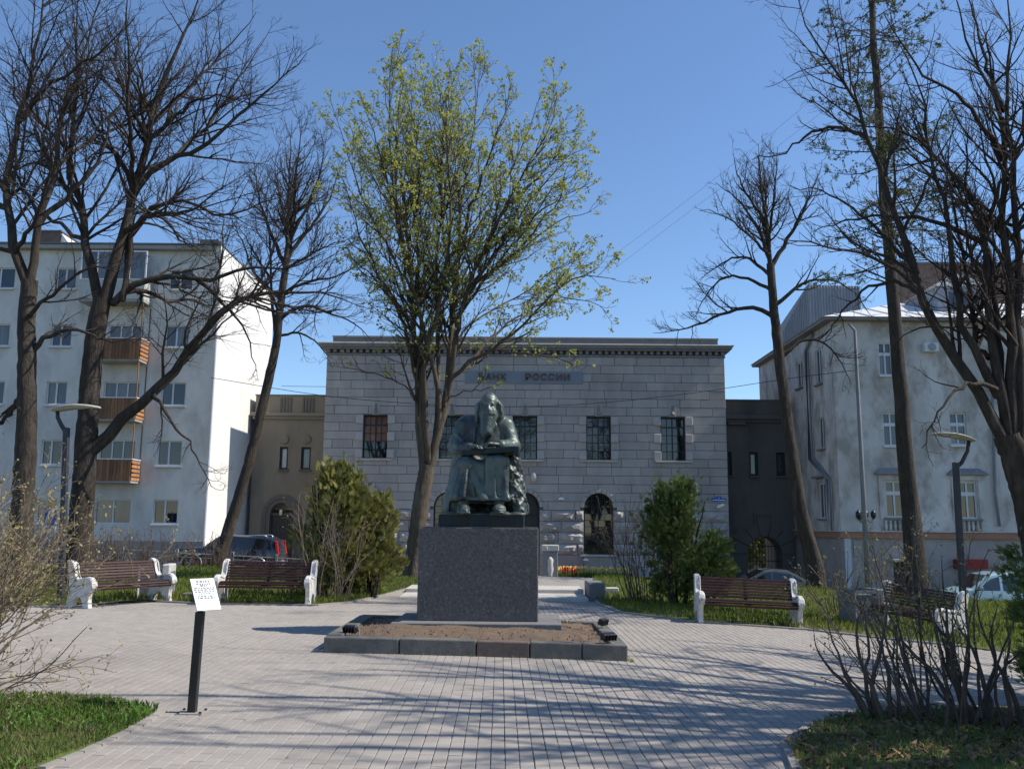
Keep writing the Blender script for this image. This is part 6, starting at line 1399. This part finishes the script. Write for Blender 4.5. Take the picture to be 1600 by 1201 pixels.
# ------------------------------------------------------------------ parking sign
Yp = 37.0; p = U(79, 808, Yp); t = thing('parking_sign', 'blue parking sign with white P above a small plate on a thin post', 'sign', (p.x, Yp, H(p.x, Yp)))
m = MB(); m.tube([(p.x, Yp+.05, H(p.x, Yp)), (p.x, Yp+.05, p.z+.4)], .03, 8); m.build('post', M['greymetal'], t)
hw_ = .27; m = MB(); m.box(p.x-hw_, p.x+hw_, Yp-.01, Yp+.01, p.z-hw_*1.2, p.z+hw_*1.25); m.build('blue_plate', M['blue'], t, bevel=.01)
text_mesh('P', .62, M['white'], 'letter', t, (p.x-t.location.x*0, Yp-.014, p.z), ext=.002)
m = MB(); m.box(p.x-hw_*.95, p.x+hw_*.95, Yp-.01, Yp+.01, p.z-hw_*2.1, p.z-hw_*1.25); m.build('extra_plate', M['white'], t, bevel=.008)
m = MB(); m.box(p.x-.15, p.x+.02, Yp-.014, Yp-.011, p.z-hw_*1.85, p.z-hw_*1.5); m.tube([(p.x+.1, Yp-.013, p.z-hw_*1.85), (p.x+.1, Yp-.013, p.z-hw_*1.5)], .02, 6); m.build('pictogram', M['print'], t)

# ------------------------------------------------------------------ street railing
rt_ = 0
def railing(label, px0, px1, n, Y, style):
    x0 = U(px0, 880, Y).x; x1 = U(px1, 880, Y).x; t = thing('street_railing', label, 'railing', ((x0+x1)/2, Y, H((x0+x1)/2, Y)), group='railings along the street')
    for i in range(n+1):
        x = x0+(x1-x0)*i/n; z = H(x, Y); m = MB(); m.box(x-.045, x+.045, Y-.045, Y+.045, z-.1, z+1.02); m.build('post', M['greymetal'], t, bevel=.01)
    for i in range(n):
        a, b = x0+(x1-x0)*i/n+.046, x0+(x1-x0)*(i+1)/n-.046; za, zb2 = H(a, Y), H(b, Y)
        for hgt in (.88, .72, .15):
            m = MB(); m.tube([(a, Y, za+hgt), (b, Y, zb2+hgt)], .02, 6); m.build('rail', M['greymetal'], t)
        if style:
            for f0 in (0, .5):
                a2, b2 = a+(b-a)*f0+.05, a+(b-a)*(f0+.5)-.05
                for h0, h1 in ((.17, .70), (.70, .17)): m = MB(); m.tube([(a2, Y, za+h0), (b2, Y, zb2+h1)], .014, 5); m.build('cross_bar', M['greymetal'], t)
                m = MB(); cxx = (a2+b2)/2; m.tube([(cxx+.13*math.cos(q_), Y, za+.43+.13*math.sin(q_)) for q_ in np.linspace(0, 2*PI, 13)], .012, 5); m.build('ring', M['greymetal'], t)
railing('grey steel railing with crossed bars between the off roader and the evergreen', 363, 500, 2, 37.4, True)
railing('plain grey railing behind the hedge, left of the off roader', 190, 362, 2, 37.4, False)

# ------------------------------------------------------------------ cars
def make_car(name, label, cat, paint, stations, Lc, half, wheels, wr, wins, tail, head_, trim=None, base_z=.28, rails=False):
    """stations: (x, z_belt, z_roof, cabin 0..1) from the front (-x) to the rear (+x)"""
    t = thing(name, label, cat, (0, 0, 0)); V = []; K = 12; F = []
    for x, zb3, zr3, cab in stations:
        u = min(1, abs(x)/(Lc/2)); w_ = half*(1-.10*u**4-.05*u**12); wc = w_*(1-.17*cab); zl = base_z+.06*u**6
        if zr3-zb3 < .06: sec = [(w_*.93, zl), (w_, zl+.18), (w_*1.0, (zl+zb3)/2+.05), (w_*.985, zb3-.06), (w_*.93, zb3), (w_*.5, zr3)]
        else: sec = [(w_*.93, zl), (w_, zl+.18), (w_*1.0, (zl+zb3)/2+.05), (w_*.975, zb3), (wc, zr3-.075), (wc*.80, zr3)]
        V += [(x, -a, b) for a, b in sec]+[(x, a, b) for a, b in sec[::-1]]
    n = len(stations)
    for i in range(n-1):
        for j in range(K): F.append((i*K+j, i*K+(j+1) % K, (i+1)*K+(j+1) % K, (i+1)*K+j))
    F.append(tuple(range(K))); F.append(tuple((n-1)*K+j for j in range(K)))
    me = bpy.data.meshes.new('body'); me.from_pydata(V, [], F); bm = bmesh.new(); bm.from_mesh(me); bmesh.ops.recalc_face_normals(bm, faces=bm.faces); bm.to_mesh(me); bm.free(); me.materials.append(M[paint])
    bd = link(me, 'body', t, smooth=False, local=True); bv = bd.modifiers.new('bevel', 'BEVEL'); bv.width = .035; bv.segments = 3; bv.angle_limit = math.radians(20)
    me.polygons.foreach_set('use_smooth', [True]*len(me.polygons))
    xs = [s_[0] for s_ in stations]
    def at_(x, k): return float(np.interp(x, xs, [s_[k] for s_ in stations]))
    def side(x, f):                            # point on the cabin side, f=0 belt, f=1 roof edge
        zb3, zr3, cab = at_(x, 1), at_(x, 2), at_(x, 3); u = min(1, abs(x)/(Lc/2)); w_ = half*(1-.10*u**4-.05*u**12); wc = w_*(1-.17*cab); return (w_*.975*(1-f)+wc*f, zb3*(1-f)+(zr3-.075)*f)
    for poly in wins:
        for sg in (-1, 1):
            A = []
            for x, f in poly: yy, zz = side(x, f); A.append(Vector((x, sg*(yy+.006), zz)))
            m = MB(); m.add(A, [tuple(range(len(A)))]); m.build('side_window', M['carglass'], t, local=True)
    for fr0, fr1, nm in ((head_[0], head_[1], 'windscreen'), (tail[0], tail[1], 'rear_window')):
        A = []
        for x, sgn in ((fr0, -1), (fr0, 1), (fr1, 1), (fr1, -1)):
            zz = at_(x, 2); u = min(1, abs(x)/(Lc/2)); w_ = half*(1-.10*u**4); A.append(Vector((x+(.012 if nm == 'rear_window' else -.012), sgn*w_*(.80 if x == fr0 else .68), zz+.012)))
        m = MB(); m.add(A, [(0, 1, 2, 3)]); m.build(nm, M['carglass'], t, local=True)
    for wx_ in wheels:
        for sg in (-1, 1):
            yo = sg*(half-.09); m = MB(); m.lathe((wx_, yo, wr), [(wr*.55, -.11), (wr*.93, -.11), (wr, -.06), (wr, .06), (wr*.93, .11), (wr*.55, .11)], 22, 'y'); wh = m.build('wheel', M['tyre'], t, smooth=True, local=True)
            m = MB(); m.lathe((wx_, yo+sg*.085, wr), [(wr*.64, -.01), (wr*.62, .02), (wr*.55, .012)], 20, 'y'); 
            for k in range(7): q_ = 2*PI*k/7; m.obox((wx_+math.cos(q_)*wr*.33, yo+sg*.105, wr+math.sin(q_)*wr*.33), Vector((math.cos(q_), 0, math.sin(q_)))*wr*.30, (0, .01, 0), Vector((-math.sin(q_), 0, math.cos(q_)))*.028)
            m.build('rim', M['silver'], wh)
            m = MB(); arc = [(wx_+(wr+.075)*math.cos(q_), sg*(half-.004), wr+(wr+.075)*math.sin(q_)) for q_ in np.linspace(-.1, PI+.1, 14)]; m.tube(arc, .032, 6); m.build('wheel_arch', M[trim or paint], t, smooth=True, local=True)
            m = MB(); m.lathe((wx_, sg*(half-.006), wr), [(wr+.05, -.015), (wr+.05, .006)], 22, 'y'); m.build('wheel_housing', M['tyre'], t, local=True)
    for sg in (-1, 1):
        tl_ = tail[2]; m = MB(); m.obox((tl_[0], sg*(half*tl_[2]), tl_[1]), (tl_[3], 0, 0), (0, .07, 0), (tl_[5] if len(tl_) > 5 else 0, 0, tl_[4])); m.build('tail_lamp', M['tail'], t, bevel=.02, seg=2, local=True)
        hl = head_[2]; m = MB(); m.obox((hl[0], sg*half*.76, hl[1]), (.07, 0, 0), (0, .14, 0), (0, 0, .075)); m.build('headlight', M['glassl'], t, bevel=.02, local=True)
        m = MB(); m.obox((head_[0]+.25, sg*(half+.09), at_(head_[0]+.25, 1)+.10), (.05, 0, 0), (0, .09, 0), (0, 0, .065)); m.build('mirror', M[paint], t, bevel=.02, local=True)
        for dxx in trim_lines(stations, wins): 
            m = MB(); zb3 = at_(dxx, 1); m.tube([(dxx, sg*(half+.001), base_z+.15), (dxx, sg*(half*.99), zb3-.02)], .006, 4); m.build('door_seam', M['tyre'], t, local=True)
        for dxx in trim_lines(stations, wins)[1:]:
            m = MB(); m.obox((dxx-.12, sg*(half+.012), at_(dxx, 1)-.13), (.075, 0, 0), (0, .014, 0), (0, 0, .014)); m.build('door_handle', M[paint], t, bevel=.004, local=True)
    m = MB(); x = stations[-1][0]; m.box(x-.05, x+.06, -half*.86, half*.86, base_z+.05, base_z+.28); m.build('rear_bumper', M[trim or paint], t, bevel=.03, seg=2, local=True)
    x = stations[0][0]; m = MB(); m.box(x-.06, x+.05, -half*.86, half*.86, base_z+.05, base_z+.28); m.build('front_bumper', M[trim or paint], t, bevel=.03, seg=2, local=True)
    if rails:
        for sg in (-1, 1): m = MB(); m.tube([(-.55, sg*half*.68, at_(-.5, 2)-.01), (-.4, sg*half*.68, at_(-.5, 2)+.06), (1.5, sg*half*.68, at_(1.5, 2)+.06), (1.65, sg*half*.68, at_(1.6, 2)-.01)], .022, 6); m.build('roof_rail', M['silver'], t, smooth=True, local=True)
    return t
def trim_lines(st_, wins):
    xs = sorted({round((a[-1][0]+0), 2) for a in wins}); out = []
    for w_ in wins: out.append(max(p[0] for p in w_)+.04)
    return [min(p[0] for p in wins[0])]+out[:2]
suv = make_car('off_roader', 'dark navy off road car with tall red tail lamp, parked behind the leaning tree', 'car', 'navy',
    [(-2.2,.78,.80,0),(-2.1,.98,1.0,0),(-1.2,1.05,1.09,0),(-.95,1.06,1.13,.05),(-.35,1.08,1.60,.9),(.1,1.08,1.68,1),(1.2,1.1,1.68,1),(1.85,1.1,1.64,1),(2.1,1.06,1.50,.95),(2.22,.98,1.05,.1),(2.25,.8,.85,0)], 4.5, .90, (-1.38, 1.35), .36,
    [[(-.82,.06),(.05,.04),(.05,.93),(-.28,.90)], [(.13,.05),(1.02,.05),(1.02,.93),(.13,.93)], [(1.10,.06),(1.86,.1),(1.82,.88),(1.10,.92)]], (2.19, 2.0, (2.13, 1.22, .86, .06, .30, -.06)), (-.90, -.38, (-2.12, .82)), trim='silver', base_z=.42, rails=True)
x = (U(283, 880, 39.6).x+U(434, 880, 39.6).x)/2; suv.location = (x, 39.6, H(x, 39.6)); suv.rotation_euler = (0, math.radians(2.5), math.radians(4))
sed = make_car('saloon_car', 'dark grey saloon car with red tail lamp, parked before the arched gateway', 'car', 'dkgrey',
    [(-2.3,.52,.55,0),(-2.2,.70,.72,0),(-1.2,.88,.92,0),(-.95,.90,.96,.05),(-.2,.94,1.36,.9),(.2,.94,1.43,1),(.8,.95,1.42,1),(1.5,.95,1.12,.5),(1.75,.97,1.02,.1),(2.2,.94,.98,0),(2.32,.7,.75,0)], 4.65, .86, (-1.42, 1.32), .31,
    [[(-.78,.1),(.08,.06),(.08,.9),(-.12,.86)], [(.15,.06),(.98,.06),(.92,.88),(.15,.92)], [(1.04,.08),(1.42,.14),(1.04,.8)]], (1.70, 1.02, (2.24, .80, .80, .06, .07)), (-.92, -.25, (-2.2, .62)), base_z=.24)
x = (U(1133, 900, 40.5).x+U(1262, 900, 40.5).x)/2; sed.location = (x-.1, 40.5, H(x, 40.5)); sed.rotation_euler = (0, math.radians(2.5), math.radians(-2))
van = make_car('minivan', 'light blue minivan with large dark side windows, parked at the right edge', 'van', 'ltblue',
    [(-2.3,.62,.65,0),(-2.2,.85,.90,0),(-1.75,1.0,1.06,0),(-1.5,1.03,1.12,.05),(-.75,1.05,1.72,.85),(-.3,1.05,1.83,1),(1.6,1.05,1.84,1),(2.2,1.05,1.80,1),(2.35,1.0,1.4,.7),(2.4,.7,.8,0)], 4.8, .90, (-1.5, 1.5), .32,
    [[(-1.33,.06),(-.35,.05),(-.35,.88),(-.72,.82)], [(-.22,.05),(.95,.05),(.95,.88),(-.22,.88)], [(1.05,.05),(2.12,.08),(2.08,.86),(1.05,.88)]], (2.36, 2.24, (2.34, 1.2, .84, .05, .2)), (-1.46, -.80, (-2.22, .72)), trim='silver', base_z=.26)
x = U(1466, 900, 39.2).x+2.45; van.location = (x, 39.2, H(x, 39.2)); van.rotation_euler = (0, math.radians(2.5), math.radians(1)); suv.rotation_euler = (0, math.radians(2.5), math.radians(2))

# ------------------------------------------------------------------ steps, planter, tulips, gate pillar
t = thing('stone_steps', 'two pale stone steps crossing the path towards the bank', 'steps', (2.2, 31, 0))
def slab(px0, px1, pya, pyb, Y, dep, nm, mt, par, zlow=-.6):
    a, b = U(px0, pyb, Y), U(px1, pyb, Y); zt = (U(px0, pya, Y+dep).z+U(px1, pya, Y+dep).z)/2; 
    return a, b, zt
t.location = (0, 20.5, 0); xr = U(919, 928, 20.2).x
for k, (ya, yb_, zt) in enumerate(((20.0, 21.35, .05), (21.353, 22.6, .14))):
    for i in range(3):
        xa = -2.45+(xr+2.45)*i/3; m = MB(); m.box(xa+.006, -2.45+(xr+2.45)*(i+1)/3-.006, ya, yb_, -.3, zt); m.build('step', M['lightstone'], t, bevel=.015)
a, b = U(920, 911, 20.4), U(945, 911, 20.4); m = MB(); m.box(a.x, b.x, 20.4, 21.6, -.3, a.z); o = m.build('granite_block', M['granitel'], bevel=.02); tag(o, 'grey granite block closing the right end of the pale steps', 'stone block')
a, b = U(947, 918, 22.2), U(967, 918, 22.2); m = MB(); m.box(a.x, b.x, 22.2, 22.5, -.3, a.z); o = m.build('kerb_piece', M['lightstone'], bevel=.015); tag(o, 'short pale kerb piece right of the grey granite block', 'kerb')
Yt = 45.3; 
for side_, (pa, pb_), lb in ((0, (871, 990), 'right'), (1, (560, 636), 'left')):
    a, b = U(pa, 904, Yt), U(pb_, 904, Yt); zt = a.z-.02; t = thing('flower_planter', f'low stone planter of tulips in front of the bank, {"right of the carved pillar" if not side_ else "left of the maple trunk"}', 'planter', ((a.x+b.x)/2, Yt, -1.3))
    n = 4
    for i in range(n): m = MB(); m.box(a.x+(b.x-a.x)*i/n+.01, a.x+(b.x-a.x)*(i+1)/n-.01, Yt, Yt+.25, -2.2, zt); m.build('front_stone', M['kerbc'], t, bevel=.012)
    m = MB(); m.box(a.x+.02, b.x-.02, Yt+.25, Yt+1.45, -2.2, zt-.05); m.build('soil', M['soil'], t)
    r = np.random.default_rng(31+side_); nn = 900 if not side_ else 500; x = r.uniform(a.x+.1, b.x-.1, nn); y = r.uniform(Yt+.3, Yt+1.35, nn)
    V = np.empty((nn*4, 4, 3)); idx = np.repeat(np.arange(nn), 4); aa = r.uniform(0, 2*PI, nn*4); hh3 = r.uniform(.2, .42, nn*4); wd = r.uniform(.02, .035, nn*4); base = np.stack([x[idx], y[idx], np.full(nn*4, zt-.05)], -1); d = np.stack([np.cos(aa), np.sin(aa), 0*aa], -1); pr = np.stack([-np.sin(aa), np.cos(aa), 0*aa], -1)
    V[:, 0] = base; V[:, 1] = base+d*.06+pr*wd[:, None]+np.array([0, 0, 1])*(hh3*.5)[:, None]; V[:, 2] = base+d*.14+np.array([0, 0, 1])*hh3[:, None]; V[:, 3] = base+d*.06-pr*wd[:, None]+np.array([0, 0, 1])*(hh3*.5)[:, None]
    o = np_mesh('tulip_leaves', V, np.arange(nn*16).reshape(-1, 4), M['leafg'], t, smooth=False); o['kind'] = 'stuff'
    for nm, mt, cnt, x0, x1 in (('yellow_tulips', 'tulipy', 260, 0, 1), ('red_tulips', 'tulipr', 70, .06, .30)):
        V = []; F = []
        for k in range(cnt if not side_ else cnt//2):
            cxx = a.x+(b.x-a.x)*r.uniform(x0, x1); cyy = r.uniform(Yt+.3, Yt+1.3); cz = zt+r.uniform(.38, .52); o_ = len(V); s_ = .045
            for q_ in range(5): V.append((cxx+s_*.5*math.cos(q_*1.2566), cyy+s_*.5*math.sin(q_*1.2566), cz))
            for q_ in range(5): V.append((cxx+s_*math.cos(q_*1.2566), cyy+s_*math.sin(q_*1.2566), cz+.05))
            for q_ in range(5): V.append((cxx+s_*.6*math.cos(q_*1.2566), cyy+s_*.6*math.sin(q_*1.2566), cz+.11))
            for q_ in range(5): F += [(o_+q_, o_+(q_+1) % 5, o_+5+(q_+1) % 5, o_+5+q_), (o_+5+q_, o_+5+(q_+1) % 5, o_+10+(q_+1) % 5, o_+10+q_)]
            V += [(cxx-.008, cyy, zt-.05), (cxx+.008, cyy, zt-.05), (cxx+.008, cyy, cz), (cxx-.008, cyy, cz)]; F.append((o_+15, o_+16, o_+17, o_+18))
        o = np_mesh(nm, V, F, M[mt], t, smooth=False); o['kind'] = 'stuff'
def pillar(label, px, w2=.36):
    Yq = 45.0; p = U(px, 905, Yq); zt = U(px, 851, Yq).z; t = thing('gate_pillar', label, 'pillar', (p.x, Yq, -1.4)); z0 = -1.9
    m = MB(); m.box(p.x-w2, p.x+w2, Yq, Yq+.6, z0, zt-.32); m.build('shaft', M['cornice'], t, bevel=.02)
    m = MB(); m.box(p.x-w2-.06, p.x+w2+.06, Yq-.06, Yq+.66, zt-.30, zt); m.build('capital', M['lightstone'], t, bevel=.03)
    m = MB(); m.lathe((p.x+.0, Yq-.02, (zt+z0)/2+.15), [(.02, -.62), (.11, -.5), (.09, -.3), (.16, -.05), (.12, .2), (.15, .4), (.05, .56)], 10); m.build('carved_relief', M['lightstone'], t, smooth=True)
    for dz in (-.15, -.22): m = MB(); m.lathe((p.x-.2, Yq-.08, zt+dz), [(.07, 0), (.05, -.03)], 8, 'y'); m.build('scroll', M['lightstone'], t)
pillar('stone pillar with carved relief beside the tulips, right of the pedestal', 860); pillar('stone pillar on the left of the bank entrance, hidden behind the maple trunk', 640, .2)

# ------------------------------------------------------------------ wires
def wire(label, pts, rad=.012):
    P = [U(*p) for p in pts]; Q = resample(np.array([tuple(p) for p in P]), 24); m = MB(); m.tube([tuple(q_) for q_ in Q], rad, 4, cap=False); o = m.build('overhead_wire', M['blackmetal']); tag(o, label, 'wire', 'overhead wires over the street')
wire('thin overhead wire sagging across the front of the bank', [(330, 590, 43), (507, 618, 43), (680, 632, 43), (860, 634, 43), (1050, 618, 43), (1240, 590, 43), (1340, 578, 42.6)], .014)
wire('overhead wire rising to the right behind the tree with the bent trunk, upper of two', [(960, 398, 48), (1075, 312, 46), (1240, 180, 44), (1400, 40, 42), (1560, -110, 40)], .006)
wire('overhead wire rising to the right behind the tree with the bent trunk, lower of two', [(960, 420, 48), (1078, 330, 46), (1240, 210, 44), (1400, 80, 42), (1560, -60, 40)], .006)
wire('overhead wire in the sky gap between white gable and bank', [(440, 603, 49), (475, 603.5, 49), (512, 604, 49)], .012)

# ------------------------------------------------------------------ scraps on the paving
r = np.random.default_rng(55); n = 170; y = 5.6+14*r.random(n)**1.3; x = r.uniform(-.55, .55, n)*y; k = np.ones(n, bool)
for P in LAWN: k &= ~in_poly(x, y, P)
k &= ~((x > KX0-.1) & (x < KX1+.1) & (y > KY0-.1) & (y < KY1+.1)); x, y = x[k], y[k]; n = len(x); a = r.uniform(0, 2*PI, n); s_ = r.uniform(.008, .022, n); z = Hn(x, y)+.006
V = np.empty((n, 4, 3)); 
for j, (u, v) in enumerate(((-1, 0), (0, -.6), (1, 0), (0, .6))):
    V[:, j, 0] = x+s_*(u*np.cos(a)-v*np.sin(a)); V[:, j, 1] = y+s_*(u*np.sin(a)+v*np.cos(a)); V[:, j, 2] = z+r.uniform(0, .008, n)
o = np_mesh('fallen_leaves', V, np.arange(4*n).reshape(-1, 4), M['deadleaf'], smooth=False); tag(o, 'scattered bits of dry leaf lying on the grey paving', 'leaves', kind='stuff')
for o in sc.objects:
    if o.parent is None and 'category' in o and 'group' not in o:
        g_ = {'bare_tree': TG, 'bare_shrub': 'bare budding shrubs', 'evergreen_shrub': 'evergreens beside the paths', 'evergreen_tree': 'evergreens beside the paths', 'litter_bin': 'concrete litter bins',
              'gate_wing': 'side wings of the bank', 'flower_planter': 'tulip planters before the bank', 'gate_pillar': 'stone pillars at the bank entrance'}.get(o.name.split('.')[0])
        if g_: o['group'] = g_
